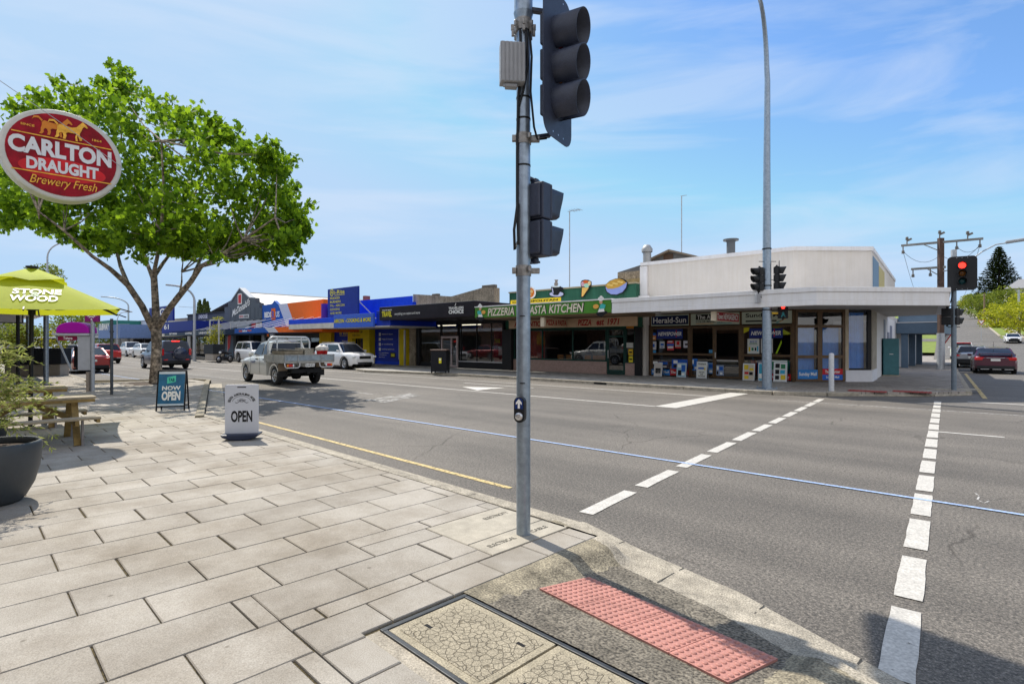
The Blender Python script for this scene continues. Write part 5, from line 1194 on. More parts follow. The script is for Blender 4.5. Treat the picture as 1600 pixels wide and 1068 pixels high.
# hanging Town Newsagency light box under the canopy
b = MB(na); t_ = C(1120, 21.2); b.mat(P('lightbox_red', (.42, .025, .04))); b.box(t_-.06, t_+.06, 21.0, 23.4, 2.60, 2.92); b.mat(M('lightbox_cream', (.62, .54, .42))); b.box(t_-.10, t_+.10, 20.86, 20.995, 2.58, 2.94); b.box(t_-.07, t_+.07, 21.0, 23.4, 2.921, 2.95); b.box(t_-.07, t_+.07, 21.0, 23.4, 2.57, 2.599); o = b.build('hanging_sign', bevel=.01)
b = MB(na); b.mat(WHITE); b.text('Town NEWSAGENCY', 0, 1, 2.65, 2.88, 0, .03, fn=lambda u, v: (t_+.064, 21.1+2.2*u, v)); b.build('lettering', o)
b = MB(na); b.mat(M('lamp_white', (.7, .7, .66))); b.box(C(1050, 22.6)-.5, C(1050, 22.6)+.5, 22.55, 22.7, 3.07, 3.13); b.build('batten_light')
# rooftop flue, birds
b = MB(na); b.mat(P('flue_grey', (.10, .11, .12))); t_ = C(1142, 30); b.cyl((t_, 30), .22, 5.5, 7.15, 14); b.cyl((t_, 30), .40, 7.2, 7.28, 14); b.cyl((t_, 30), .25, 7.14, 7.2, 14); b.build('flue')
# newspaper sandwich boards outside
for k, (x0, x1, y0, y1, col, lab, its) in enumerate(((1021, 1034, 588, 566, (.55, .50, .46), 'pale grey news poster frame at the left end of the newsagency windows', [('box', INK, .15, .85, .2, .6), ('box', WHITE, .3, .7, .3, .5)]),
      (1056.5, 1071.5, 588, 566, (.30, .50, .62), 'blue and white picture news board below the first window', [('box', WHITE, .05, .45, .7, .95), ('box', bluink, .5, .95, .4, .9), ('box', INK, .1, .5, .1, .5), ('box', WHITE, .55, .9, .1, .3)]),
      (1087.5, 1104, 592, 567, (.72, .72, .68), 'white headline news board beside the newsagency door', [('txt', INK, 'Weekend', .08, .92, .84, .95, .02), ('box', bluink, .12, .75, .55, .66), ('box', yelink, .75, .9, .5, .64), ('txt', INK, 'OPEN NOW', .2, .8, .30, .40, .02), ('txt', INK, 'ONE', .35, .65, .17, .26, .02), ('txt', INK, 'TICKET', .1, .9, .04, .14, .02)]),
      (1160, 1178.5, 591, 567, (.60, .54, .45), 'yellow and beige catalogue news board right of the door', [('box', yelink, .05, .45, .65, .95), ('box', yelink, .55, .95, .6, .75), ('box', redink, .1, .5, .35, .5), ('box', INK, .55, .9, .3, .5), ('box', yelink, .1, .5, .05, .25)]),
      (1184, 1191.5, 592, 567, (.05, .38, .55), 'cyan news board half hidden by the street light mast', [('box', WHITE, .1, .9, .1, .4)]),
      (1208, 1229, 594, 567, (.70, .72, .70), 'white picture news board leaning before the Sunday Mail window', [('box', INK, .08, .45, .72, .95), ('box', grnink, .55, .92, .68, .92), ('box', cyaink, .5, .9, .4, .6), ('box', INK, .08, .42, .38, .62), ('box', yelink, .55, .95, .08, .33), ('box', INK, .08, .42, .08, .3)]))):
    t0, t1 = C(x0, NF-.45), C(x1, NF-.45); tc_ = (t0+t1)/2
    th = Thing('news_board', lab, 'sign board', tc_, NF-.45, .125, 'st', 0, 'news boards outside the newsagency', origin=False)
    wv = (t1-t0)/2; hv = (y0-y1)/865*26.0
    def lean(a, c): return (a, .02+.10*c, c)
    b = MB(off=(0, 0, 0)); b.mat(ALLOY); b.add([lean(-wv, .0), lean(wv, .0), lean(wv, hv), lean(-wv, hv)]+[tuple(Vector(lean(a, c))+Vector((0, .02, 0))) for a, c in ((-wv, .0), (wv, .0), (wv, hv), (-wv, hv))], [(0, 1, 2, 3), (7, 6, 5, 4), (0, 4, 5, 1), (1, 5, 6, 2), (2, 6, 7, 3), (3, 7, 4, 0)])
    b.bar((-wv+.02, .03, 0), (-wv+.02, .28, 0), .02, .02); b.bar((wv-.02, .03, 0), (wv-.02, .28, 0), .02, .02); b.bar((-wv+.02, .28, 0), (-wv+.02, .03+.1*hv, hv*.8), .02, .02); b.bar((wv-.02, .28, 0), (wv-.02, .03+.1*hv, hv*.8), .02, .02); b.build('frame', th)
    b = MB(off=(0, 0, 0)); b.mat(P('newsboard_%d' % k, col))
    m_ = .03; fq = lambda a, c, d=.004: tuple(Vector(lean(a, c))-Vector((0, d, 0)))
    b.add([fq(-wv+m_, m_), fq(wv-m_, m_), fq(wv-m_, hv-m_), fq(-wv+m_, hv-m_)], [(0, 1, 2, 3)])
    for it in its:
        if it[0] == 'box':
            _, m, a, c, d, e = it; b.mat(m); X_ = lambda u: -wv+m_+(2*wv-2*m_)*u; Z_ = lambda u: m_+(hv-2*m_)*u
            b.add([fq(X_(a), Z_(d), .008), fq(X_(c), Z_(d), .008), fq(X_(c), Z_(e), .008), fq(X_(a), Z_(e), .008)], [(0, 1, 2, 3)])
        else:
            _, m, s, a, c, d, e = it[:7]; b.mat(m); b.text(s, -wv+m_+(2*wv-2*m_)*a, -wv+m_+(2*wv-2*m_)*c, m_+(hv-2*m_)*d, m_+(hv-2*m_)*e, 0, *(it[7:]), fn=lambda u, v: fq(u, v, .008))
    b.build('poster', th)
# bollard on the kerb and teal cabinet
gx, gy = G(1299, 611, .12); th = Thing('bollard', 'pale grey steel bollard at the kerb before the corner windows', 'bollard', gx, gy, .12)
b = MB(th); b.mat(M('bollard_grey', (.50, .51, .53), rough=.5, metal=.3, var=.15, vs=14)); b.smooth = True; b.lathe((gx, gy, .12), [(.09, 0), (.085, .05), (.082, 1.22), (.07, 1.27), (.001, 1.29)], 18); b.build('post'); b = MB(th); b.mat(CONC); b.cyl((gx, gy), .15, .115, .135, 18); b.build('footing')
gx, gy = G(1390, 587, .12); t_, n_ = tn(gx, gy); th = Thing('control_cabinet', 'tall teal metal street cabinet against the white side wall', 'cabinet', t_, n_, .12, 'st', .3, origin=False)
TEAL = M('teal_paint', (.035, .16, .19), rough=.45, var=.12, vs=4)
b = MB(off=(0, 0, 0)); b.mat(TEAL); b.box(-.30, .34, -.25, .25, .06, 1.82); b.build('body', th, bevel=.015); b = MB(off=(0, 0, 0)); b.mat(TEAL); b.box(-.27, .31, -.262, -.252, .12, 1.76); o = b.build('door', th, bevel=.004); b = MB(off=(0, 0, 0)); b.mat(ALLOY); b.box(-.05, .1, -.272, -.262, 1.05, 1.08); b.build('handle', o); b = MB(off=(0, 0, 0)); b.mat(CONC); b.box(-.34, .38, -.3, .3, -.01, .058); b.build('base', th)
# blue awning building up the side street
sb = shop('side_street_shop', 'low blue-grey shop with a boxed awning on columns along the side street', 'building', -9, 43)
BLG = M('blue_grey_panel', (.075, .125, .19), rough=.55, var=.1)
g2 = B2+Vector((0, .1))
part(sb, 'wall', M('side_shop_wall', (.45, .46, .48)), (-16, -5.35, g2.y, g2.y+15, .0, 3.3)); 
b = MB(sb); b.mat(BLG); b.box(-5.34, -3.05, g2.y+.6, g2.y+10, 2.30, 2.98); b.build('awning', bevel=.02); b = MB(sb); b.mat(BLG); b.box(-5.3, -3.15, g2.y+1.2, g2.y+10, 3.02, 3.5); b.build('parapet', bevel=.02); b = MB(sb); b.mat(FASW); b.box(-5.34, -3.02, g2.y+.57, g2.y+10, 2.98, 3.02); b.build('trim')
for dn in (.8, 4.5, 8.5):
    b = MB(sb); b.mat(BLG); b.box(-5.1, -4.75, g2.y+dn, g2.y+dn+.3, .1, 2.3); b.build('column', bevel=.01)
# old gabled building and parapets behind
ob = shop('old_warehouse', 'old weathered gabled warehouse with tall flue standing behind the pizzeria', 'building', -20, 34, None)
b = MB(ob); b.mat(STONE); n_ = 33.5
gp = [(C(965, n_), 0), (C(965, n_), Zr(970, 425, n_)), (C(1010, n_), Zr(1010, 411, n_)), (C(1048, n_), Zr(1048, 393, n_)), (C(1090, n_), Zr(1090, 403, n_)), (C(1110, n_), 0)]
b.mat(M('grey_boards', (.14, .145, .15), rough=.8, var=.2, vs=3)); b.prism(gp, n_, n_+12, 'y'); b.build('wall')
b = MB(ob); b.mat(M('rusty_eave', (.20, .16, .12)))
for (a, c) in ((gp[2], gp[3]), (gp[3], gp[4])): b.bar((a[0], n_-.1, a[1]+.06), (c[0], n_-.1, c[1]+.06), .4, .12)
b.build('roof_edge'); b = MB(ob); b.mat(P('vent_brown', (.10, .06, .04))); t_ = C(1045, n_); z_ = Zr(1045, 404, n_); b.box(t_-.35, t_+.3, n_-.05, n_, z_-.35, z_+.3); b.build('vent')
b = MB(ob); b.mat(M('flue_galv', (.35, .36, .37), metal=.5)); t_ = C(1011, 32.5); b.cyl((t_, 32.5), .26, 5.0, Zr(1011, 394, 32.5), 14); b.lathe((t_, 32.5, Zr(1011, 394, 32.5)), [(.34, 0), (.36, .2), (.2, .45), (.001, .5)], 14); b.build('flue')
b = MB(ob); b.mat(STONE); n_ = 25.9; b.box(C(965, n_), C(1006, n_), n_, n_+6, 3, Zr(985, 424, n_)); b.build('parapet'); b = MB(ob); b.mat(M('ochre_render', (.36, .27, .12), var=.2)); b.box(C(965, 25.6), C(1006, 25.6), 25.6, 25.88, 4.6, 5.05); b.build('band')
for nm, lab, x, y0, n_, bar in (('antenna_mast', 'thin tall antenna mast rising behind the gabled warehouse', 1065, 306, 36, .6), ('antenna_mast', 'thin antenna mast with a crossbar behind the pizzeria sign', 890, 330, 30, 1.5)):
    th = shop(nm, lab, 'antenna', C(x, n_), n_, 'antenna masts'); z1 = Zr(x, y0, n_); t_ = C(x, n_); b = MB(th); b.mat(STEELP); b.tube([(t_, n_, 3), (t_, n_, z1)], .035, 8); b.build('mast'); b = MB(th); b.mat(STEELP); b.bar((t_-bar*.1, n_, z1), (t_+bar*.6, n_, z1-.02), .03, .03)
    if bar > 1:
        for k in range(4): b.bar((t_+.2+.2*k, n_-.35, z1), (t_+.2+.2*k, n_+.35, z1), .02, .02)
    b.build('aerial')

# ---- pizzeria
PF_ = 24.4; pt = lambda x, n=PF_: C(x, n); pz = lambda x, y, n=PF_: Zr(x, y, n)
pz_ = shop('pizzeria', 'pizzeria with a lime green fascia, dark green parapet and pink granite base', 'building', (pt(745)+pt(1003))/2, PF_)
DKG = M('dark_green_wall', (.030, .115, .075), streak=.25, spec=.15, rough=.7, var=.2, vs=1.4); GRN = M('fascia_green', (.075, .235, .035), spec=.15, rough=.5, var=.12, vs=2); PINK = M('pink_granite', (.36, .245, .215), rough=.3, var=.15, vs=9, speck=.3, sps=35)
t0, t1 = pt(796), TL-.04
part(pz_, 'parapet', DKG, (t0, t1, PF_, PF_+.4, 3.0, 4.65)); part(pz_, 'parapet_coping', M('coping_beige', (.34, .29, .19)), (t0-.03, t1, PF_-.06, PF_+.45, 4.655, 4.73)); part(pz_, 'rear_block', STONE, (t0, t1, PF_+.45, PF_+14, 3, 4.4))
tf0, tf1 = C(742, 20.4), TC0-.03
b = MB(pz_); b.mat(GRN); b.box(tf0, tf1, 20.4, 20.5, 3.03, 3.57); fas = b.build('fascia', bevel=.01)
b = MB(pz_); b.mat(FASW); b.box(tf0, tf1, 20.37, PF_-.02, 3.575, 3.63); b.mat(M('canopy_under', (.22, .15, .09))); b.box(tf0, tf1, 20.51, PF_-.02, 2.98, 3.57); b.build('canopy')
CREAM = P('cream_print', (.72, .66, .52)); 
b = MB(pz_); W = tf1-tf0; T = lambda f: tf0+W*f
for m, d, dx in ((INK, -.004, .05), (CREAM, -.012, 0)):
    b.mat(m); o_ = .05 if m is INK else .022
    for s, a, c in (('PIZZERIA', .115, .335), ('&', .365, .40), ('PASTA', .43, .575), ('KITCHEN', .595, .83)): b.text(s, T(a)+dx*0-(.04 if m is INK else 0), T(c)+(.05 if m is INK else 0), 3.10-(.02 if m is INK else 0), 3.50+(.02 if m is INK else 0), 20.4+d, o_, .18)
b.build('lettering', fas)
def chef(t, s):
    b = MB(pz_); n_ = 20.385; mk = lambda pts, m, d: (b.mat(m), b.prism([(t+x*s, 3.0+z*.95) for x, z in pts], n_-d, n_-d-.006, 'y'))
    mk([(-.15, -.1), (.05, -.16), (.2, -.06), (.35, .02), (.3, .1), (-.1, .12), (-.25, .0)], INK, .01); mk([(-.14, .06), (.2, .08), (.16, .26), (-.06, .26)], WHITE, .017); mk([(-.05, .2), (.22, .22), (.26, .38), (.06, .45), (-.03, .36)], P('chef_teal', (.06, .45, .42)), .024)
    b.mat(P('chef_skin', (.62, .36, .22))); b.disc((t+.03*s, n_-.036, 3.49), .085); b.mat(WHITE)
    for dx, dz, r in ((-.05, .63, .07), (.04, .68, .085), (.12, .63, .07)): b.disc((t+dx*s, n_-.042, 3.0+dz), r)
    b.box(t-.06, t+.1, n_-.045, n_-.039, 3.54, 3.60); b.mat(P('chef_pizza', (.75, .38, .08))); b.disc((t-.22*s, n_-.048, 3.31), .15, ry=.10); b.build('chef_cutout', pz_)
chef(C(752, 20.4), -1); chef(C(939, 20.4), 1)
# yellow name board standing on the canopy
b = MB(pz_); b.mat(P('board_yellow', (.80, .58, .02))); ty0, ty1 = C(798, 20.9), C(876, 20.9); b.box(ty0, ty1, 20.88, 20.93, 3.64, Zr(840, 466.5, 20.9)); o = b.build('name_board', bevel=.01)
b = MB(pz_); b.mat(INK); b.text('COSMOPOLITAN', ty0+.12, ty1-.15, 3.72, Zr(840, 468.5, 20.9), 20.87, .03); b.build('lettering', o)
# food cut-outs on the parapet
n_ = PF_-.1; S = lambda x, y: (C(x, n_), Zr(x, y, n_))
def cut(name, layers):
    o = None
    for i, (m, pts) in enumerate(layers):
        b = MB(pz_); b.mat(m); b.prism([S(x, y) for x, y in pts], n_-.012*i, n_-.012*i-.02, 'y'); q = b.build(name if o is None else 'print', o); o = o or q
def ell(cx, cy, rx, ry, a0=0, a1=360, k=24): return [(cx+rx*cos(R(a0+(a1-a0)*i/k)), cy-ry*sin(R(a0+(a1-a0)*i/k))) for i in range(k+(0 if a1-a0 >= 360 else 1))]
cut('pizza_cutout', [(WHITE, ell(829, 457, 8.5, 9.5)), (P('pizza_orange', (.62, .17, .02)), ell(828.5, 457, 6.8, 7.6)), (P('pizza_cheese', (.75, .5, .2)), ell(831, 455, 2.2, 2.5)), (P('pizza_cheese'), ell(829, 460, 2, 2))])
cut('coffee_cup_cutout', [(INK, ell(870, 459.5, 12, 5)), (P('saucer_blue', (.45, .48, .68)), ell(870, 459.3, 10.8, 4)), (INK, [(861.5, 448), (877, 447), (876, 455), (872.5, 461), (866, 461), (862.5, 455)]), (INK, ell(878, 451, 2.8, 2.8)), (P('saucer_blue'), [(863, 450), (864.5, 450), (866, 458), (864.5, 457)]), (P('steam_grey', (.25, .22, .20)), [(868, 447.5), (867, 443), (869, 440), (867.5, 437), (873.5, 437), (872, 440.5), (873.5, 444), (871, 447.5)]), (P('cup_rim', (.55, .60, .62)), ell(869.2, 447.8, 7, 1.2))])
cut('ice_cream_cutout', [(INK, [(907.5, 441), (909.5, 438), (914, 436.8), (920, 437.2), (924.5, 440), (924.5, 446), (918.5, 455), (912, 464), (909.5, 466), (907.8, 463), (909.5, 450), (907.5, 445)]), (P('cone_gold', (.75, .45, .12)), [(910, 449), (920.5, 449), (911.5, 462.5), (909.2, 463.5)]), (P('scoop_lilac', (.55, .35, .42)), ell(911.8, 443.5, 3.4, 4.2)), (P('scoop_red', (.6, .12, .03)), ell(916, 440.3, 4, 2.6)), (P('scoop_mint', (.35, .62, .48)), ell(917.5, 446, 4, 3.4)), (P('scoop_cream', (.72, .55, .30)), ell(922, 442.5, 2.3, 3.6))])
bowl = [(946.5, 449), (980, 441), (978.5, 449), (973, 456), (964, 460), (955, 459.5), (949, 455.5)]
cut('pasta_bowl_cutout', [(INK, [(945.5, 450), (947, 444), (953, 438.5), (962, 435), (972, 434.5), (978, 437.5), (981, 441), (980, 449.5), (974, 457.5), (964, 461), (954, 460.5), (948, 456.5)]), (P('bowl_blue', (.24, .30, .62)), bowl), (P('pasta_gold', (.50, .30, .06)), [(946.5, 447), (949, 443), (954, 439), (961, 436), (968, 435.3), (974, 437), (979, 441.5), (972, 446), (966, 449), (958, 451), (950, 451)])]+[(P('pasta_light', (.68, .48, .14)), ell(952+4.2*i, 445-1.2*i+(i % 2)*2, 2.6, 1.6)) for i in range(6)])
# beige lettered band, hanging light box, shopfront
BEI = M('beige_band', (.45, .31, .20), rough=.6, var=.1); DRED = P('dark_red_print', (.28, .012, .012))
tb0, tb1 = C(796, 22.6), C(996, 22.6); b = MB(pz_); b.mat(BEI); b.box(tb0, tb1, 22.55, 22.65, 2.50, 2.94); o = b.build('lettered_band', bevel=.008)
b = MB(pz_); b.mat(DRED); W = tb1-tb0; b.text('AUTHENTIC', tb0+W*.05, tb0+W*.285, 2.58, 2.86, 22.54, .03, .15); b.build('lettering', o); b = MB(pz_); b.mat(DRED); b.text('KITCHEN', tb0+W*.30, tb0+W*.48, 2.58, 2.86, 22.54, .03, .15) if False else None
b.text('PIZZA', C(904, 22.6), C(925, 22.6), 2.57, 2.87, 22.54, .03, .2); b.build('lettering', o); b = MB(pz_); b.mat(DRED); b.text('est', C(933, 22.6), C(945, 22.6), 2.57, 2.85, 22.54, .03, .2); b.build('lettering', o); b = MB(pz_); b.mat(DRED); b.text('1971', C(950, 22.6), C(969, 22.6), 2.57, 2.88, 22.54, .03, .2); b.build('lettering', o)
t_ = C(853, 20.9); b = MB(pz_); b.mat(BEI); b.box(t_-.07, t_+.07, 20.75, 22.5, 2.52, 2.93); b.mat(M('lightbox_cream')); b.box(t_-.1, t_+.1, 20.6, 20.745, 2.50, 2.95); o = b.build('hanging_sign', bevel=.01)
b = MB(pz_); b.mat(DRED); b.text('PIZZA & PASTA', 0, 1, 2.58, 2.84, 0, .03, fn=lambda u, v: (t_+.074, 20.85+1.6*u, v)); b.build('lettering', o)
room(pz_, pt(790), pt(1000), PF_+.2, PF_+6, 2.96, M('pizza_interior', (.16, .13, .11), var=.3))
part(pz_, 'wall', DKG, (pt(790), pt(1003), PF_-.02, PF_+.12, 2.50, 3.02)); part(pz_, 'pier', FR_BLACK, (pt(789), pt(803), PF_-.25, PF_+.1, .12, 2.5)); part(pz_, 'pier', FR_BLACK, (pt(993), pt(1002.5), PF_-.1, PF_+.1, .12, 2.5))
part(pz_, 'granite_base', PINK, (pt(803)+.01, pt(949)-.02, PF_-.06, PF_+.1, .12, .76), (pt(977)+.02, pt(993)-.01, PF_-.06, PF_+.1, .12, .72), bevel=.01)
wz0, wz1 = .765, 2.49
w1 = window(pz_, pt(803)+.01, pt(949)-.02, wz0, wz1, PF_, FR_GREEN, cols=(pt(847.5), pt(895)), fw=.08); window(pz_, pt(977)+.02, pt(993)-.01, .73, wz1, PF_, FR_GREEN, fw=.06)
d_ = window(pz_, pt(949), pt(977), .14, 2.48, PF_-.01, FR_GREEN, rows=(.3, 2.05), fw=.09, name='door', gl=glass('door_glass'))
part(pz_, 'door_handle', ALLOY, (pt(951), pt(951)+.03, PF_-.09, PF_-.05, .95, 1.35), parent=d_)
b = MB(pz_); b.mat(M('red_curtain', (.40, .03, .015), var=.25)); v = []
for i in range(21): a = pt(804)+(pt(846)-pt(804))*i/20; v += [(a, PF_+.3+.05*sin(i*2), .7), (a, PF_+.3+.05*sin(i*2), 2.4)]
b.smooth = True; b.add(v, [(2*i, 2*i+2, 2*i+3, 2*i+1) for i in range(20)]); b.build('curtain')
b = MB(pz_); b.mat(M('chair_orange', (.55, .20, .03), var=.2))
for x in (862, 876, 905, 918, 928): a = pt(x); b.box(a-.2, a+.2, PF_+.8, PF_+.85, .5, 1.05); b.box(a-.2, a+.2, PF_+.86, PF_+1.2, .5, .56); b.mat(INTD); b.box(a-.18, a-.14, PF_+.86, PF_+.9, .14, .5); b.mat(M('chair_orange'))
b.build('dining_chair')
for (x0, x1, y0, y1, col, nm) in ((982.5, 989.5, 554.5, 545, (.75, .48, .03), 'yellow_a'), (983, 989.5, 565.5, 556, (.72, .60, .03), 'yellow_b'), (979.5, 990, 543, 535, (.5, .5, .46), 'grey_a'), (979.5, 991, 513, 505.5, (.55, .20, .02), 'amber_a')):
    poster(pz_, pt(x0), pt(x1), pz(x0, y0), pz(x0, y1), PF_-.035, col, nm, [('box', INK, .15, .85, .35, .6)] if 'yellow' in nm else ())

# ---- travel agency
tr = shop('travel_agency', 'glass fronted travel agency under a deep black boxed awning', 'building', pt(690), PF_)
MAR = M('black_awning', (.014, .010, .014), spec=.15, rough=.32, var=.3, vs=1.2)
ta0, ta1 = C(592.5, 20.4), C(741.5, 20.4)-.02
b = MB(tr); b.mat(MAR); b.box(ta0, ta1, 20.4, PF_-.3, 3.12, 3.95); aw = b.build('awning', bevel=.03)
YEL = P('print_yellow', (.78, .70, .03)); W = ta1-ta0; T = lambda f: ta0+W*f
b = MB(tr); b.mat(YEL); b.text('TRAVEL', T(.035), T(.155), 3.33, 3.66, 20.39, .03); b.mat(WHITE); b.text('TAILOR MADE', T(.037), T(.155), 3.70, 3.78, 20.39, .02); b.text('BAILEY COMPANY', T(.037), T(.155), 3.22, 3.29, 20.39, .01) if False else None
b.text('everything you expect and more.', T(.19), T(.475), 3.36, 3.56, 20.39, .0, .4); b.text('TRAVELLERS', T(.765), T(.905), 3.55, 3.69, 20.39, .03); b.text('CHOICE', T(.765), T(.905), 3.31, 3.52, 20.39, .04); b.mat(WHITE); b.boxc((T(.83), 20.388, 3.80), (.03, .006, .18), 0, 0, .4); b.build('lettering', aw)
room(tr, pt(640), pt(790), PF_+.2, PF_+7, 3.1, M('travel_interior', (.26, .28, .30), var=.15))
part(tr, 'wall', FR_BLACK, (pt(640), pt(791), PF_-.05, PF_+.15, 2.96, 3.4)); part(tr, 'pier', STONE, (pt(643), pt(651.5), PF_-.2, PF_+.1, .12, 2.96)); part(tr, 'pier', FR_BLACK, (pt(652), pt(657), PF_-.1, PF_+.1, .12, 2.96)); part(tr, 'pier', FR_BLACK, (pt(788), pt(790.5)-.02, PF_-.2, PF_+.1, .12, 2.96)); part(tr, 'base', FR_BLACK, (pt(657), pt(688), PF_-.03, PF_+.1, .12, .36)); part(tr, 'base', FR_BLACK, (pt(717), pt(788), PF_-.03, PF_+.1, .12, .50))
window(tr, pt(657)+.01, pt(689)-.01, .365, 2.95, PF_, FR_BLACK, fw=.05); window(tr, pt(717)+.01, pt(788)-.01, .505, 2.95, PF_, FR_BLACK, cols=(pt(720.5), pt(745), pt(768)), fw=.05); part(tr, 'sill', ALLOY, (pt(717), pt(788), PF_-.06, PF_-.032, .50, .56))
DOORF = M('pale_door_frame', (.52, .42, .41), rough=.4, metal=.2); d_ = window(tr, pt(690), pt(716), .14, 2.15, PF_-.03, DOORF, cols=(pt(706),), fw=.13, name='door'); window(tr, pt(690), pt(716), 2.17, 2.95, PF_, FR_BLACK, fw=.05); part(tr, 'door_handle', ALLOY, (pt(707), pt(707)+.04, PF_-.12, PF_-.08, .9, 1.4), parent=d_)
b = MB(tr); b.mat(M('tube_light', (.9, .8, .6), emit=1.2, var=0))
for x in (697, 735): a = pt(x, PF_+1.5); b.box(a-.9, a+.9, PF_+1.5, PF_+1.62, 2.9, 2.96)
b.build('ceiling_light')
part(tr, 'feature_wall', M('feature_red', (.26, .012, .03)), (pt(772, PF_+1.2), pt(786, PF_+1.2), PF_+1.2, PF_+1.3, .15, 2.6)); b = MB(tr); b.mat(YEL); b.text('TRAVEL', pt(772, PF_+1.2)+.05, pt(782, PF_+1.2), 1.72, 1.95, PF_+1.19, .02, .2); b.build('lettering')
poster(tr, pt(779, PF_+1.18), pt(785, PF_+1.18), .95, 1.5, PF_+1.185, (.6, .6, .6), 'flyer')
part(tr, 'desk', M('desk_grey', (.3, .32, .34)), (pt(664), pt(684), PF_+2.2, PF_+2.9, .14, .95), (pt(740), pt(765), PF_+2.4, PF_+3, .14, .9))
part(tr, 'rear_parapet', STONE, (pt(645.5), pt(772), PF_+.2, PF_+.6, 3.4, 3.9)) if False else None
# stone gable wall above the travel agency
b = MB(tr); b.mat(STONE); n_ = PF_+.3; b.prism([(C(645.5, n_), 3.3), (C(772, n_), 3.3), (C(772, n_), Zr(772, 449, n_)), (C(753, n_), Zr(753, 449.5, n_)), (C(705, n_), Zr(705, 463, n_)), (C(675, n_), Zr(675, 461, n_)), (C(645.5, n_), Zr(645.5, 459.5, n_))], n_, n_+.5, 'y'); b.build('gable_wall')
b = MB(tr); b.mat(M('coping_dark', (.12, .10, .08), var=.4, vs=6)); b.box(C(751, n_), C(770, n_), n_+.1, n_+.4, Zr(760, 449, n_)-.05, Zr(760, 446, n_)+.05); b.box(C(673, n_), C(681, n_), n_+.1, n_+.4, Zr(677, 461, n_)-.02, Zr(677, 458.5, n_)); b.build('chimney', bevel=.02)
# litter bin enclosure
gx, gy = G(688, 582, .12); t_, n_ = tn(gx, gy); th = Thing('litter_bin', 'black perforated steel litter bin enclosure before the travel agency', 'bin', t_, n_, .12, 'st', R(35), origin=False)
b = MB(off=(0, 0, 0)); b.mat(P('bin_black', (.014, .015, .02), rough=.4)); b.box(-.42, .42, -.40, .40, .08, 1.18); b.build('body', th, bevel=.015)
b = MB(off=(0, 0, 0)); b.mat(M('bin_top', (.12, .07, .055), rough=.5)); b.box(-.45, .45, -.43, .43, 1.185, 1.25); b.build('lid', th, bevel=.02)
b = MB(off=(0, 0, 0)); b.mat(P('perforation', (.20, .21, .25)))
for i in range(7):
    for j in range(10):
        if (i+j*2) % 9: b.box(-.424, -.4205, -.34+.1*i, -.30+.1*i, .2+.095*j, .24+.095*j)
b.build('perforated_panel', th)
for sx in (-1, 1):
    for sy in (-1, 1): b = MB(off=(0, 0, 0)); b.mat(P('bin_black')); b.box(sx*.38-.03, sx*.38+.03, sy*.36-.03, sy*.36+.03, 0, .08); b.build('foot', th)
b = MB(off=(0, 0, 0)); b.mat(YEL); b.box(.02, .16, -.406, -.401, .52, .80); b.mat(WHITE); b.box(.04, .14, -.409, -.406, .68, .78); b.build('sticker', th)

# ---- blue appliance shop
br = shop('appliance_shop', 'bright blue and yellow appliance shop with a corrugated parapet and roof sign', 'building', pt(575), PF_)
BLUE = M('cobalt_paint', (.010, .065, .68), spec=.15, rough=.5, var=.1, vs=2); BLUE2 = M('cobalt_panel', (.008, .035, .40), spec=.15, rough=.45, var=.15, vs=2); YELW = M('yellow_wall', (.66, .50, .008), spec=.15, rough=.6, var=.12, vs=2)
b = MB(br); b.mat(BLUE); t0, t1 = pt(512), pt(645); k = 150; v = []
for i in range(k+1):
    a = t0+(t1-t0)*i/k; d = .035 if i % 2 else 0; zt = Zr(556, 470, PF_) if a < pt(556) else Zr(556, 470, PF_)+(Zr(645, 462, PF_)-Zr(556, 470, PF_))*(a-pt(556))/(pt(645)-pt(556)); v += [(a, PF_-d, 2.9), (a, PF_-d, zt)]
b.add(v, [(2*i, 2*i+2, 2*i+3, 2*i+1) for i in range(k)]); b.box(t0, t1, PF_+.05, PF_+10, 2.8, 4.6); b.build('parapet')
ca0, ca1, cm = C(451, 20.4), C(584, 20.4), C(522, 20.4)
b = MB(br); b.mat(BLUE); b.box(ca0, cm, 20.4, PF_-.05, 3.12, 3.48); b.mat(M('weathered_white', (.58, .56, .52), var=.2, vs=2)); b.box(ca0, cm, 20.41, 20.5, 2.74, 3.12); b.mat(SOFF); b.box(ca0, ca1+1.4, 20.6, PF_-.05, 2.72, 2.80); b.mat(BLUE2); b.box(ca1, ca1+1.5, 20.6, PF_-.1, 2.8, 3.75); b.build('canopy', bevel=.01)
b = MB(br); b.mat(M('aircon_blue', (.05, .13, .58), spec=.15, rough=.4, var=.1)); b.box(cm+.01, ca1, 20.36, 20.5, 2.74, 3.62); o = b.build('fascia_sign', bevel=.01); b = MB(br); W = ca1-cm
for m, d, e in ((INK, 20.352, .04), (YEL, 20.345, .02)): b.mat(m); b.text('AIRCON - COOKING & MORE', cm+W*.02-(.03 if m is INK else 0), cm+W*.95, 3.08-(.02 if m is INK else 0), 3.34+(.02 if m is INK else 0), d, e)
b.build('lettering', o)
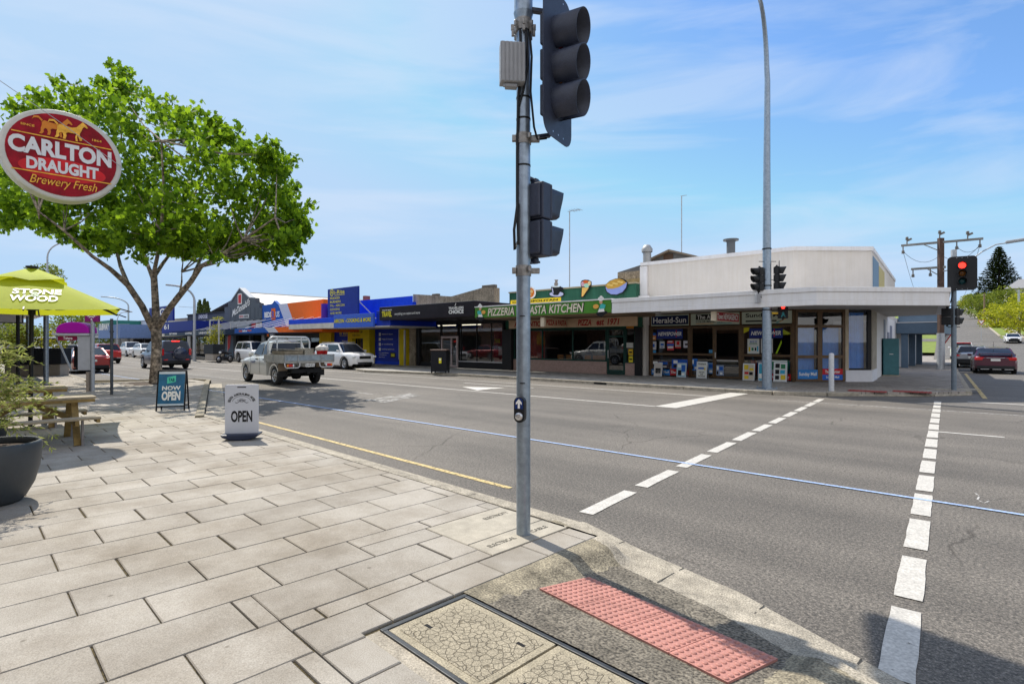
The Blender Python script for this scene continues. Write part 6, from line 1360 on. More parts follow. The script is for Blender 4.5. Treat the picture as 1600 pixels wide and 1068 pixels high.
# roof sign board
n_ = 22.2; r0, r1 = C(512, n_), C(559, n_); zb, zt = 3.62, Zr(512, 452, n_)
b = MB(br); b.mat(M('roof_sign_blue', (.010, .030, .22), spec=.15, rough=.4, var=.12)); b.box(r0, r1, n_, n_+.15, zb, zt); rs = b.build('roof_sign', bevel=.01)
b = MB(br); b.mat(M('dull_gold', (.72, .64, .08), spec=.2)); W = r1-r0; Hh = zt-zb; T = lambda f: r0+W*f; Zz = lambda f: zb+Hh*f
for s, a, c, z0, z1 in (('i-Rite', .24, .58, .80, .94), ('FRIDGES', .09, .42, .63, .71), ('BURNERS', .09, .45, .50, .58), ('TVs - AIRCON', .09, .58, .37, .45), ('COOKING', .09, .42, .24, .32), ('AND MORE', .09, .48, .11, .19)): b.text(s, T(a), T(c), Zz(z0), Zz(z1), n_-.012, .02)
b.box(T(.24), T(.58), n_-.012, n_-.004, Zz(.755), Zz(.775))
for k in range(20):
    a0, a1 = 2*pi*k/20, 2*pi*(k+1)/20; b.add([(T(.15)+r*cos(a), n_-.012, Zz(.87)+r*sin(a)) for a, r in ((a0, .20), (a1, .20), (a1, .27), (a0, .27))], [(0, 1, 2, 3)])
b.text('B', T(.12), T(.19), Zz(.83), Zz(.92), n_-.014, .02); b.build('lettering', rs)
for x in (.12, .88): b = MB(br); b.mat(STEELP); b.bar((T(x), n_+.2, zb+1.3), (T(x)+.4, n_+1.6, 3.5), .06, .06); b.bar((T(x), n_+.2, 3.4), (T(x), n_+.2, zt-.2), .08, .08); b.build('sign_strut')
b = MB(br); b.mat(M('brick_red', (.30, .08, .05))); b.box(C(567, 27), C(570.5, 27), 27, 27.5, 4, Zr(568, 462, 27)); b.build('chimney')
# ground floor
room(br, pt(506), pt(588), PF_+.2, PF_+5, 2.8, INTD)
part(br, 'window_panel', BLUE2, (pt(523), pt(551.5), PF_-.02, PF_+.1, .12, 2.72)); b = MB(br); b.mat(P('dull_gold')); b.text('bi Rite', pt(531), pt(546), 2.35, 2.62, PF_-.03, .02); b.box(pt(531), pt(546), PF_-.03, PF_-.024, 2.26, 2.29); b.mat(WHITE)
for k, s in enumerate(('laundry', 'kitchen', 'cooling')): b.text(s, pt(535), pt(547), 1.75-.42*k, 1.92-.42*k, PF_-.03, .02)
b.build('lettering')
part(br, 'portal', YELW, (pt(552), pt(586), PF_-.5, PF_+.1, 2.05, 2.71), (pt(552), pt(558), PF_-.5, PF_+.1, .12, 2.05), (pt(576), pt(586), PF_-.5, PF_+.1, .12, 2.05)); part(br, 'side_wall', YELW, (pt(504), pt(522.5), PF_-.3, PF_+.1, .12, 2.7))
window(br, pt(558)+.01, pt(576)-.01, .14, 2.04, PF_-.1, FR_BLACK, cols=(pt(567),), fw=.05, name='door', gl=glass('door_glass')); b = MB(br); b.mat(INK); b.text('NEW SHOWROOM', pt(556), pt(575), 2.47, 2.60, PF_-.51, .01); b.build('lettering'); b = MB(br); b.mat(INK); b.text('THIS WAY', pt(559), pt(572), 2.22, 2.35, PF_-.51, .01); b.build('lettering')
part(br, 'poster_wall', BLUE2, (pt(587), pt(633), PF_-.05, PF_+.1, .35, 2.85)); part(br, 'base_strip', BLUE, (pt(587), pt(633), PF_-.08, PF_+.1, .12, .345)); part(br, 'bulkhead', BLUE2, (pt(587), pt(643), PF_-.2, PF_+.1, 2.86, 3.3)); part(br, 'yellow_pier', YELW, (pt(633.5), pt(641.5), PF_-.55, PF_+.1, .12, 2.7), bevel=.01); part(br, 'downpipe', ALLOY, (pt(641.6), pt(641.6)+.12, PF_-.6, PF_-.5, .12, 2.6))
b = MB(br); b.mat(WHITE)
for k, s in enumerate(('washers & dryers', 'fridges & freezers', 'air conditioning', 'cooking appliances')): z_ = 2.32-.37*k; b.text(s, pt(597.5), pt(615+2*(k > 2)), z_-.05, z_+.09, PF_-.06, .01); b.box(pt(593), pt(596), PF_-.06, PF_-.054, z_-.10, z_+.14)
for k, s in enumerate(('home entertainment', 'small appliances', 'gift ideas')): b.text(s, pt(593), pt(608-3*k), .92-.16*k, 1.0-.16*k, PF_-.06, .01)
b.mat(YEL); b.box(pt(612), pt(617.5), PF_-.06, PF_-.054, .70, .92); b.mat(INK); b.box(pt(610.5), pt(619), PF_-.0565, PF_-.0525, .60, 1.0); b.build('lettering')
b = MB(br); b.mat(P('appliance_white', (.55, .52, .55))); b.box(pt(623.5), pt(633), PF_-.06, PF_-.051, .50, 2.68); b.mat(P('appliance_pink', (.42, .16, .18))); b.box(pt(624.5), pt(632), PF_-.063, PF_-.06, 1.55, 2.3); b.mat(INK); b.box(pt(626), pt(632), PF_-.066, PF_-.06, .85, 1.4); b.mat(redink); b.disc((pt(630.5), PF_-.068, 2.05), .16); b.build('appliance_print')

# ---- beds shop
bd = shop('bed_shop', 'bed shop with a blue and orange painted front split by a white diagonal', 'building', pt(455), PF_)
BB = M('bed_blue', (.010, .085, .38), spec=.15, rough=.5, var=.1); BO = M('bed_orange', (.78, .14, .008), spec=.15, rough=.5, var=.08); BW = M('bed_white', (.55, .56, .62), spec=.15, rough=.5, var=.05)
def upx(x, y, n=PF_): return (C(x, n), Zr(x, y, n))
zt = 5.36; tA_, tB, tC_, tD, tE = pt(410), pt(434), pt(449), pt(463.5), pt(503)
b = MB(bd); b.mat(BB); b.prism([(tA_, 2.7), (tB+ (tC_-tB)*1.0, 2.7), (pt(447), 3.3), (tB+.1, zt), upx(433, 474), upx(428.5, 469.5), upx(425, 474.5), (tA_, Zr(410, 477, PF_))], PF_, PF_+.3, 'y'); b.mat(BW); b.prism([(tC_, 2.7), (tD, 2.7), (tD-.3, 3.2), (pt(448.5), zt), (tB+.11, zt), (pt(447)+.01, 3.3)], PF_+.002, PF_+.3, 'y'); b.mat(BO); b.prism([(tD+.01, 2.7), (tE, 2.7), (tE, zt+.05), (pt(448.5)+.01, zt), (tD-.29, 3.2)], PF_-.002, PF_+.3, 'y'); b.box(tE, tE+.35, PF_-.05, PF_+8, 2.7, zt+.05); b.build('facade')
b = MB(bd); b.mat(P('violet_post', (.05, .02, .30))); b.cyl((pt(508), PF_), .32, 3, 5.0, 12); b.build('downpipe')
b = MB(bd); b.mat(WHITE); b.text('BEDS', pt(413.5), pt(424), 4.15, 4.7, PF_-.02, .05); b.text('US', pt(431), pt(437), 4.15, 4.7, PF_-.02, .03); b.mat(BO); b.box(pt(424.5), pt(430.5), PF_-.03, PF_-.004, 3.9, 5.0); b.mat(BB); b.text('R', pt(425.5), pt(429.5), 4.05, 4.75, PF_-.035, .03); b.build('lettering')
aw0, aw1 = C(366.5, 20.8), C(452, 20.8); b = MB(bd); b.mat(BB); zz0, zz1 = 2.55, 2.98; sA, sB, sC = C(413, 20.8), C(425, 20.8), C(428, 20.8)
b.prism([(aw0, zz0), (C(420, 20.8), zz0), (sA, zz1), (aw0, zz1)], 20.8, PF_-.02, 'y'); b.mat(BW); b.prism([(C(420, 20.8)+.01, zz0), (C(435, 20.8), zz0), (sC, zz1), (sA+.01, zz1)], 20.801, PF_-.02, 'y'); b.mat(BO); b.prism([(C(435, 20.8)+.01, zz0), (C(503, 20.8), zz0), (C(503, 20.8), zz1-.0), (sC+.01, zz1)], 20.802, PF_-.02, 'y'); aw = b.build('awning')
b = MB(bd); b.mat(BO); b.text('bedz', C(373.5, 20.8), C(378.5, 20.8), 2.66, 2.88, 20.79, .03); b.mat(WHITE); b.text('before', C(379, 20.8), C(386, 20.8), 2.66, 2.88, 20.79, .03); b.mat(BO); b.text('buyz', C(387, 20.8), C(393, 20.8), 2.66, 2.88, 20.79, .03); b.build('lettering', aw)
for x in (383, 397, 411, 426, 440): b = MB(bd); b.mat(FASW); p = C(x, 20.9); b.tube([(p, 20.9, 3.0), (p+.4, PF_-.05, 3.95)], .032, 6); b.build('tie_rod')
room(bd, pt(412), pt(503), PF_+.3, PF_+6, 2.7, INTD); window(bd, pt(428), pt(503), .3, 2.2, PF_, FR_BLACK, cols=(pt(445), pt(470)), fw=.07); part(bd, 'pier', STEELP, (pt(410), pt(414), PF_-.1, PF_+.1, .12, 2.7)); part(bd, 'sign_band', FR_BLACK, (pt(414)+.01, pt(503), PF_-.05, PF_+.1, 2.21, 2.69)); lettering(bd, PF_-.06, [(WHITE, 'BEDS', pt(403.5, PF_)+3.2, pt(415)+2.2, 2.32, 2.6, .03), (WHITE, 'US', pt(423), pt(428), 2.32, 2.6, .03), (BO, 'R', pt(418.5), pt(421.5), 2.3, 2.62, .05)])
# ---- furniture store with the stepped gable
mc = shop('furniture_store', 'grey furniture store with a stepped gable and white script lettering', 'building', pt(380), PF_)
MG = M('gable_grey', (.095, .11, .13), spec=.15, rough=.6, var=.1, vs=1.5); MGL = M('light_grey', (.30, .33, .37), rough=.6, var=.08)
prof = [(351.4, 502.4), (409.6, 498), (409.6, 480.4), (406, 480.4), (406, 473), (399.7, 473.3), (399.5, 465.2), (391.8, 465.5), (376.3, 450.5), (362.7, 470.6), (357, 471.5), (357, 479), (351.4, 479.8)]
b = MB(mc); b.mat(MG); b.prism([upx(x, y) for x, y in prof], PF_-.05, PF_+.4, 'y')
for x in (361, 368, 385, 392, 399, 404): b.box(pt(x)-.03, pt(x)+.03, PF_-.07, PF_-.05, 3.9, Zr(x, 480, PF_)); 
b.build('gable')
b = MB(mc); b.mat(MGL); cp_ = [upx(x, y) for x, y in prof[5:10]]
b.bar((upx(376.3, 450.2)[0], PF_+.15, upx(376.3, 450.2)[1]), (upx(391.8, 465.2)[0], PF_+.15, upx(391.8, 465.2)[1]), .6, .12); b.bar((upx(362.7, 470.4)[0], PF_+.15, upx(362.7, 470.4)[1]), (upx(376.3, 450.2)[0], PF_+.15, upx(376.3, 450.2)[1]), .6, .12); b.box(pt(351.4), pt(409.6), PF_-.1, PF_, 3.75, 3.95); b.build('trim')
b = MB(mc); b.mat(WHITE); tt0, tt1 = pt(364), pt(392); b.text("McDonald's", tt0, tt1, 5.0, 5.75, PF_-.1, .02, .35, fn=lambda a, c: (a, PF_-.1, c-.55+1.1*(a-tt0)/(tt1-tt0))); b.mat(P('sub_sign', (.62, .63, .64))); b.box(pt(375), pt(390), PF_-.10, PF_-.06, 4.25, 4.62); b.mat(redink); b.text('FURNITURE', pt(375.5), pt(381.5), 4.33, 4.54, PF_-.11, .02); b.mat(INK); b.text('& BEDDING', pt(382.5), pt(389.5), 4.33, 4.54, PF_-.11, .02); b.mat(WHITE); b.box(pt(373), pt(379), PF_-.10, PF_-.06, 5.75, 6.85); b.mat(redink); b.box(pt(374), pt(378.3), PF_-.12, PF_-.1, 5.85, 6.75); b.build('lettering')
WROOF = M('white_sheet_roof', (.62, .60, .55), rough=.5, var=.08); rz0 = Zr(384, 455.5, PF_); tp_ = pt(377); b = MB(mc); b.mat(WROOF)
b.add([(tp_, PF_+.4, rz0), (tp_, PF_+55, rz0), (pt(462), PF_+55, 3.1), (pt(462), PF_+.4, 3.1)], [(0, 1, 2, 3)]); b.add([(tp_, PF_+.4, rz0), (tp_, PF_+55, rz0), (tp_-14, PF_+55, 4.6), (tp_-14, PF_+.4, 4.6)], [(0, 3, 2, 1)]); b.box(tp_-.1, tp_+.1, PF_+.4, PF_+55, rz0-.05, rz0+.06); b.build('roof')
part(mc, 'pier', MG, (pt(366), pt(370), PF_-.1, PF_+.2, .12, 3.75), (pt(390.5), pt(393), PF_-.1, PF_+.2, .12, 3.75)); part(mc, 'wall', MGL, (pt(370)+.01, pt(390), PF_, PF_+.2, 2.75, 3.74)); part(mc, 'wall', M('shop_blue_grey', (.12, .18, .26)), (pt(351.5), pt(366)-.01, PF_, PF_+.2, .12, 3.74)); part(mc, 'entry', DARK, (pt(370)+.01, pt(390), PF_+.4, PF_+.5, .12, 2.74)); b = MB(mc); b.mat(P('poster_red_band', (.42, .03, .03))); b.box(pt(393)+.05, pt(399.5), PF_-.02, PF_+.1, 2.9, 3.7); b.mat(P('poster_cream', (.55, .50, .45))); b.box(pt(400), pt(409), PF_-.02, PF_+.1, 2.95, 3.7); b.box(pt(352.5), pt(361), PF_-.04, PF_, 2.6, 3.7); b.build('window_print')
th = shop('flag_sign', 'red feather flag on a thin pole before the furniture store', 'flag', C(356, 22.5), 22.5, None); b = MB(th); b.mat(ALLOY); t_ = C(355.5, 22.5); b.tube([(t_, 22.5, .12), (t_, 22.5, 2.6)], .025, 6); b.build('pole'); b = MB(th); b.mat(redink); b.prism([(t_+.03, .9), (t_+.55, 1.2), (t_+.85, 2.6), (t_+.35, 2.55), (t_+.03, 2.2)], 22.5, 22.52, 'y'); b.build('banner')
# ---- dark grey shop
lh = shop('dark_shop', 'dark grey flat fronted shop with striped slanting awning battens', 'building', pt(322), PF_)
z_ = Zr(322, 490.5, PF_); part(lh, 'wall', M('charcoal_boards', (.075, .085, .10), spec=.15, rough=.6, var=.12), (pt(293), pt(351.3), PF_, PF_+9, 2.6, z_)); part(lh, 'coping', INK, (pt(293), pt(351.3), PF_-.1, PF_+.2, z_+.005, z_+.15)); lettering(lh, PF_-.03, [(WHITE, 'LINEHOUSE', pt(310.5), pt(324.5), 4.55, 5.05, .03), (WHITE, 'MARKET', pt(314), pt(321.5), 4.05, 4.3, .03)])
b = MB(lh); b.mat(P('navy_awning', (.03, .05, .08))); b.box(C(257, 20.6), C(352, 20.6), 20.6, PF_-.02, 2.45, 2.95); o = b.build('awning'); lettering(lh, 20.59, [(WHITE, 'EAT DRINK', C(265, 20.6), C(277, 20.6), 2.58, 2.78, .03), (WHITE, 'COFFEE', C(289, 20.6), C(300, 20.6), 2.58, 2.78, .03), (WHITE, 'LINEHOUSE', C(311, 20.6), C(328, 20.6), 2.58, 2.78, .03)], parent=o)
for x in range(268, 350, 9): b = MB(lh); b.mat(M('batten_white', (.5, .52, .55))); p = C(x, 20.7); b.bar((p, 20.7, 2.96), (p+2.2, PF_-.05, 4.0), .06, .06); b.build('tie_rod')
room(lh, pt(294), pt(351), PF_+.1, PF_+5, 2.6, INTD); window(lh, pt(300), pt(350), .3, 2.44, PF_, FR_BLACK, cols=(pt(312), pt(330)), fw=.08); part(lh, 'pier', M('pale_pier', (.45, .44, .42)), (pt(294), pt(299), PF_-.1, PF_+.1, .12, 2.6))
# ---- more distant shops to the left
def simple(name, label, x0, x1, y_top, wall, fas, fz=(2.7, 3.35), n=PF_, txt=None, fx=None, shopglass=True):
    th = shop(name, label, 'building', (C(x0, n)+C(x1, n))/2, n); a, c = C(x0, n)+.02, C(x1, n)-.02; zt = Zr((x0+x1)/2, y_top, n)
    part(th, 'wall', wall, (a, c, n, n+10, 2.5, zt)); part(th, 'coping', M('coping_grey', (.35, .33, .30)), (a, c, n-.1, n+.3, zt+.004, zt+.12))
    f0, f1 = C(fx[0], 20.6) if fx else a, C(fx[1], 20.6) if fx else c
    b = MB(th); b.mat(fas); b.box(f0, f1, 20.6, n-.02, fz[0], fz[1]); o = b.build('awning')
    if txt: lettering(th, 20.58, txt, parent=o)
    room(th, a+.1, c-.1, n+.1, n+5, 2.5, INT); k = max(1, int((c-a)/4)); window(th, a+.2, c-.2, .4, 2.4, n, FR_BLACK, cols=[a+(c-a)*i/k for i in range(1, k)], fw=.08); part(th, 'base', M('pale_base', (.35, .34, .33)), (a, c, n-.05, n+.1, .12, .395)); return th
NAV = M('navy_fascia', (.010, .025, .22), spec=.15, rough=.45)
th = simple('auto_shop', 'cream walled shop with a navy fascia numbered 61 beyond the plane tree', 238, 292.5, 500, M('cream_wall', (.60, .57, .48)), NAV, (2.75, 4.0), txt=[(WHITE, '61', C(256.5, 20.6), C(264, 20.6), 3.2, 3.75, .02)], fx=(241, 300))
n_ = 21.5; r0, r1 = C(233, n_), C(270, n_); b = MB(th); b.mat(NAV); b.box(r0, r1, n_, n_+.2, Zr(250, 502, n_), Zr(250, 479, n_)); o = b.build('roof_sign'); lettering(th, n_-.02, [(WHITE, 'GA', r0+4.2, r1-.9, Zr(250, 493, n_), Zr(250, 482, n_), .04)], parent=o); b = MB(th); b.mat(STEELP)
for f in (.25, .75): b.box(r0+(r1-r0)*f-.1, r0+(r1-r0)*f+.1, n_+.05, n_+.15, 3.9, Zr(250, 502, n_)-.01)
b.build('sign_post')
simple('blue_awning_shop', 'white shop with pale blue boxed awnings in the distance', 200, 237.5, 502, M('distant_white', (.55, .55, .56)), M('pale_blue_awning', (.13, .21, .42)), (2.3, 4.2))
simple('hip_roof_shop', 'distant cream shop under a tan hipped roof behind the sandwich bar', 176, 199.5, 507, M('distant_white'), M('awning_white', (.48, .50, .56)), (3.0, 4.4))
th = simple('sandwich_bar', 'distant sandwich bar with a teal fascia reading SUBWAY', 147, 175.5, 509, M('pale_wall', (.50, .52, .55)), M('subway_teal', (.012, .16, .12)), (3.1, 4.9), txt=[(WHITE, 'SUBWAY', C(155, 20.6), C(171, 20.6), 3.5, 4.5, .04, .3)], fx=(150, 172))
simple('far_shop', 'farthest pale shop at the end of the street, left of the teal fascia', 118, 146.5, 510, M('far_wall', (.50, .48, .44)), M('far_awning', (.30, .32, .36)), (3.2, 4.6))
# ------------------------------------------------------------ vehicles (x forward, y left)
def paint(name, col=(.5, .5, .5), metal=.0): return M(name, col, rough=.28, metal=metal, var=.03, coat=.8)
TRIM = P('dark_trim', (.022, .023, .025), rough=.6)
def interp(pts, x):
    if x <= pts[0][0]: return pts[0][1]
    for a, c in zip(pts, pts[1:]):
        if x <= c[0]: return a[1]+(c[1]-a[1])*(x-a[0])/(c[0]-a[0])
    return pts[-1][1]
def wheel(th, x, y, r, wd, side, rim=ALLOY):
    b = MB(off=(0, 0, 0)); b.mat(RUBBER); h = wd/2
    b.lathe((0, 0, 0), [(r*.60, -h*.95), (r*.9, -h), (r*.98, -h*.8), (r, -h*.4), (r, h*.4), (r*.98, h*.8), (r*.9, h), (r*.60, h*.95)], 26, 'y'); t = b.build('wheel', th); t.location = (x, y, r)
    b = MB(off=(0, 0, 0)); b.mat(rim); s = side*h
    b.lathe((0, 0, 0), [(r*.62, s*.5), (r*.64, s*.98), (r*.58, s*.99), (r*.54, s*.72)], 26, 'y'); b.mat(DARK); b.disc((0, s*.55, 0), r*.56, (0, side, 0), 24); b.mat(rim)
    for k in range(6):
        a = 2*pi*k/6; d = Vector((cos(a), 0, sin(a))); e = Vector((-sin(a), 0, cos(a)))
        q = [d*r*.10-e*r*.09, d*r*.58-e*r*.075, d*r*.58+e*r*.075, d*r*.10+e*r*.09]; b.add([(v.x, s*.80, v.z) for v in q], [(0, 1, 2, 3) if side < 0 else (3, 2, 1, 0)])
    b.lathe((0, 0, 0), [(r*.17, s*.7), (r*.17, s*.9), (.001, s*.92)], 14, 'y'); b.build('rim', t); return t
def car(th, col, L=4.6, W=1.82, top=None, belt=None, cab=None, H=1.48, axles=(1.35, -1.35), r=.33, zb=.20, tail=None, plate=True, glassm=None, rims=ALLOY, tailz=.85, headz=.68, clad=None, cargo_open=False, rearplate_z=.72, end=None):
    """lower body lofted from stations with arch cut-outs, then a tapered cabin with glass set on it"""
    x0, x1 = -L/2 if end is None else end, L/2; n_ = 56; v = []; f = []; k = 7
    wl = [(-L/2, .86), (-L/2+.10, .94), (-L/2+.45, .99), (0, 1.0), (L/2-.75, .985), (L/2-.25, .90), (L/2-.06, .78), (L/2, .66)]
    for i in range(n_+1):
        x = x0+(x1-x0)*i/n_; w = W/2*interp(wl, x); zt = interp(belt, x); z0 = zb+(.10 if abs(x) > L/2-.25 else 0)
        for ax in axles:
            d = abs(x-ax); ra = r*1.17
            if d < ra: z0 = max(z0, r+sqrt(ra*ra-d*d)-.02)
        z0 = min(z0, zt-.12)
        v += [(x, w*.96, z0), (x, w*1.0, z0+min(.10, (zt-z0)*.25)), (x, w*1.0, z0+(zt-z0)*.55), (x, w*.975, zt-.10 if zt-z0 > .25 else zt-.03), (x, w*.925, zt-.015), (x, w*.5, zt+.02), (x, 0, zt+.03)]
    m = [[(a, -c, z) for a, c, z in v[i*k:(i+1)*k-1]] for i in range(n_+1)]; V = []; K = 2*k-1
    for i in range(n_+1): V += v[i*k:(i+1)*k]+m[i][::-1]
    F = [(i*K+j, i*K+j+1, (i+1)*K+j+1, (i+1)*K+j) for i in range(n_) for j in range(K-1)]
    b = MB(off=(0, 0, 0)); b.mat(col); b.smooth = True; b.add(V, F); b.smooth = False; b.add(V[:K], [tuple(range(K))]); b.add(V[-K:], [tuple(range(K-1, -1, -1))])
    # cabin: base outline and roof
    (rb, rt, ft, fb), zbelt = cab, interp(belt, (cab[0]+cab[3])/2)
    wb, wt = W/2*.925, W/2*.74; zr = H
    zrb, zfb = interp(belt, rb), interp(belt, fb)
    secs = [(rb, wb*.97, zrb-.02), (rt, wt, zr-.03), ((rt*.6+ft*.4), wt*1.02, zr), ((rt*.2+ft*.8), wt*1.02, zr-.005), (ft, wt*.98, zr-.045), (fb, wb*.97, zfb-.02)]
    rv = []
    for x, w, z in secs[1:5]: rv += [(x, -w, z-.02), (x, -w*.8, z+.012), (x, 0, z+.02), (x, w*.8, z+.012), (x, w, z-.02)]
    b.smooth = True; b.add(rv, [(i*5+j, i*5+j+1, (i+1)*5+j+1, (i+1)*5+j) for i in range(3) for j in range(4)]); b.smooth = False
    for s in (-1, 1):
        poly = [(rb, s*wb, zrb-.03), (fb, s*wb, zfb-.03), (ft, s*wt*.98, zr-.06), ((rt*.2+ft*.8), s*wt*1.02, zr-.02), ((rt*.6+ft*.4), s*wt*1.02, zr-.015), (rt, s*wt, zr-.045)]
        b.add(poly, [tuple(range(6)) if s < 0 else tuple(range(5, -1, -1))])
    b.add([(rb, -wb, zrb-.03), (rb, wb, zrb-.03), (rt, wt, zr-.045), (rt, -wt, zr-.045)], [(0, 3, 2, 1)]); b.add([(fb, -wb, zfb-.03), (fb, wb, zfb-.03), (ft, wt*.98, zr-.06), (ft, -wt*.98, zr-.06)], [(0, 1, 2, 3)])
    body = b.build('body', th)
    gm = glassm or CARGLASS
    def pane(q, inset_, nm='window'):
        q = [Vector(p) for p in q]; c = sum(q, Vector())/len(q); nrm = (q[1]-q[0]).cross(q[2]-q[0]).normalized()
        if nrm.dot(c-Vector((0, 0, .8))) < 0: nrm = -nrm
        b = MB(off=(0, 0, 0)); b.mat(gm); b.add([tuple(p+(c-p).normalized()*inset_+nrm*.008) for p in q], [tuple(range(len(q)))]); b.build(nm, th)
    pane([(fb, -wb, zfb), (fb, wb, zfb), (ft, wt*.98, zr-.06), (ft, -wt*.98, zr-.06)], .07, 'windscreen')
    pane([(rb, wb, zrb+.02), (rb, -wb, zrb+.02), (rt, -wt, zr-.05), (rt, wt, zr-.05)], .09, 'rear_window')
    for s in (-1, 1):
        def sd(x, z): t = (z-zbelt)/(zr-zbelt); return (x, s*(wb+(wt-wb)*t), z)
        zl, zh = zbelt+.035, zr-.10; fl = lambda a, c, z: a+(c-a)*((z-zbelt)/(zr-zbelt))
        xs = [fl(rb, rt, zl)+.12, None, fl(fb, ft, zl)-.10]; mid = (rt+ft)/2-.05
        pane([sd(fl(rb, rt, zl)+.14, zl), sd(mid-.04, zl), sd(mid-.04, zh), sd(fl(rb, rt, zh)+.12, zh)], .03); pane([sd(mid+.04, zl), sd(fl(fb, ft, zl)-.22, zl), sd(fl(fb, ft, zh)-.06, zh), sd(mid+.04, zh)], .03)
        b = MB(off=(0, 0, 0)); b.mat(col); b.boxc((fb-.35, s*(wb+.12), zfb+.10), (.10, .20, .13)); b.build('mirror', th, bevel=.03)
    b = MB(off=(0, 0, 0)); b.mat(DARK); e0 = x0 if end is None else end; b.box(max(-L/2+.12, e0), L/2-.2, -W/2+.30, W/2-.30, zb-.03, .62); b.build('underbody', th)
    for i, ax in enumerate(axles):
        for s in (-1, 1): wheel(th, ax, s*(W/2-.125), r, .225, s, rims)
    hw = W/2*.80
    for s in (-1, 1):
        b = MB(off=(0, 0, 0)); b.mat(WHITEL); b.boxc((L/2-.13, s*hw*.90, headz), (.16, .36, .13), -s*.42); b.build('headlight', th, bevel=.03)
    b = MB(off=(0, 0, 0)); b.mat(TRIM); b.box(L/2-.02, L/2+.012, -.42, .42, headz-.14, headz+.05); b.build('grille', th, bevel=.02); b = MB(off=(0, 0, 0)); b.mat(TRIM); b.box(L/2-.03, L/2+.01, -.55, .55, zb+.10, zb+.22); b.build('bumper', th, bevel=.02)
    if end is None:
        for s in (-1, 1):
            tw = tail or (.34, .14)
            b = MB(off=(0, 0, 0)); b.mat(REDL); b.boxc((-L/2+.06, s*(W/2*.90-tw[0]/2+.02), tailz), (.16, tw[0], tw[1]), s*.16); b.build('tail_light', th, bevel=.025)
        b = MB(off=(0, 0, 0)); b.mat(TRIM); b.box(-L/2-.03, -L/2+.02, -W/2*.84, W/2*.84, zb+.08, zb+.26); b.build('bumper', th, bevel=.03)
        b = MB(off=(0, 0, 0)); b.mat(PLATE); b.box(-L/2-.018, -L/2-.004, -.20, .20, rearplate_z-.06, rearplate_z+.06); b.build('number_plate', th)
    b = MB(off=(0, 0, 0)); b.mat(PLATE); b.box(L/2+.012, L/2+.024, -.19, .19, zb+.235, zb+.34); b.build('number_plate', th)
    if clad:
        for ax in axles:
            for s in (-1, 1):
                b = MB(off=(0, 0, 0)); b.mat(clad); k2 = 14; vv = []
                for j in range(k2+1):
                    a = pi*j/k2; 
                    for rr in (r*1.13, r*1.30): vv.append((ax+rr*cos(a), s*(W/2+.012), r+rr*sin(a)-.0))
                b.add(vv, [(2*j, 2*j+1, 2*j+3, 2*j+2) for j in range(k2)]); b.build('wheel_arch', th)
    return body
def veh(name, label, cat, X, Y, heading, z=0.0, group=None):
    return Thing(name, label, cat, X, Y, z, 'world', atan2(heading[1], heading[0]), group, origin=False)
HS_ = (-.7447, .6675); HR_ = (.7447, -.6675); HN_ = (-.70711, .70711); HG = (.612, .791)
SUVB = lambda L, h0=1.02, h1=1.10: [(-L/2, h1-.12), (-L/2+.08, h1), (0, h1), (L/2-1.35, h1-.03), (L/2-.35, h0-.06), (L/2-.08, h0-.22), (L/2, h0-.38)]
SEDB = lambda L: [(-L/2, .86), (-L/2+.06, .985), (-L/2+.75, 1.0), (0, .965), (L/2-1.5, .95), (L/2-.4, .80), (L/2-.08, .70), (L/2, .56)]
VEHG = 'cars on the main street'
# --- white SUV parked across the road
WHP = paint('car_white', (.80, .80, .81)); th = veh('parked_suv', 'white SUV facing right, parked before the yellow and blue appliance shop', 'car', -11.25, 37.2, HR_)
car(th, WHP, 4.9, 1.92, None, SUVB(4.9, 1.08, 1.12), (-2.38, -1.95, .35, 1.22), 1.70, (1.47, -1.4), .37, .26, tailz=.95, headz=.82, clad=TRIM)
b = MB(off=(0, 0, 0)); b.mat(STEELP)
for s in (-1, 1): b.bar((-1.7, s*.66, 1.74), (.2, s*.66, 1.74), .03, .03)
b.build('roof_rail', th)
# --- dark blue four wheel drive
NAVYP = paint('car_navy', (.012, .022, .060), .3); th = veh('four_wheel_drive', 'dark blue four wheel drive with a spare wheel on its back door, driving away', 'car', -23.4, 37.3, HS_)
L_ = 4.75; car(th, NAVYP, L_, 1.90, None, SUVB(L_, 1.10, 1.16), (-2.33, -2.12, .55, 1.2), 1.86, (1.42, -1.37), .39, .30, tail=(.15, .42), tailz=1.12, headz=.9, rearplate_z=.82)
b = MB(off=(0, 0, 0)); b.mat(NAVYP); b.lathe((-L_/2-.02, -.16, 1.02), [(.40, 0), (.40, -.17), (.34, -.21), (.001, -.22)], 30, 'x'); b.mat(ALLOY); b.lathe((-L_/2-.19, -.16, 1.02), [(.405, .06), (.41, .02), (.405, -.0)], 30, 'x'); b.build('spare_wheel', th)
b = MB(off=(0, 0, 0)); b.mat(REDLIT); b.box(-2.20, -2.12, -.22, .22, 1.80, 1.85); b.build('brake_light', th)
for s in (-1, 1): b = MB(off=(0, 0, 0)); b.mat(REDL); b.box(-L_/2-.045, -L_/2-.03, s*.62-.11, s*.62+.11, .60, .67); b.build('reflector', th)
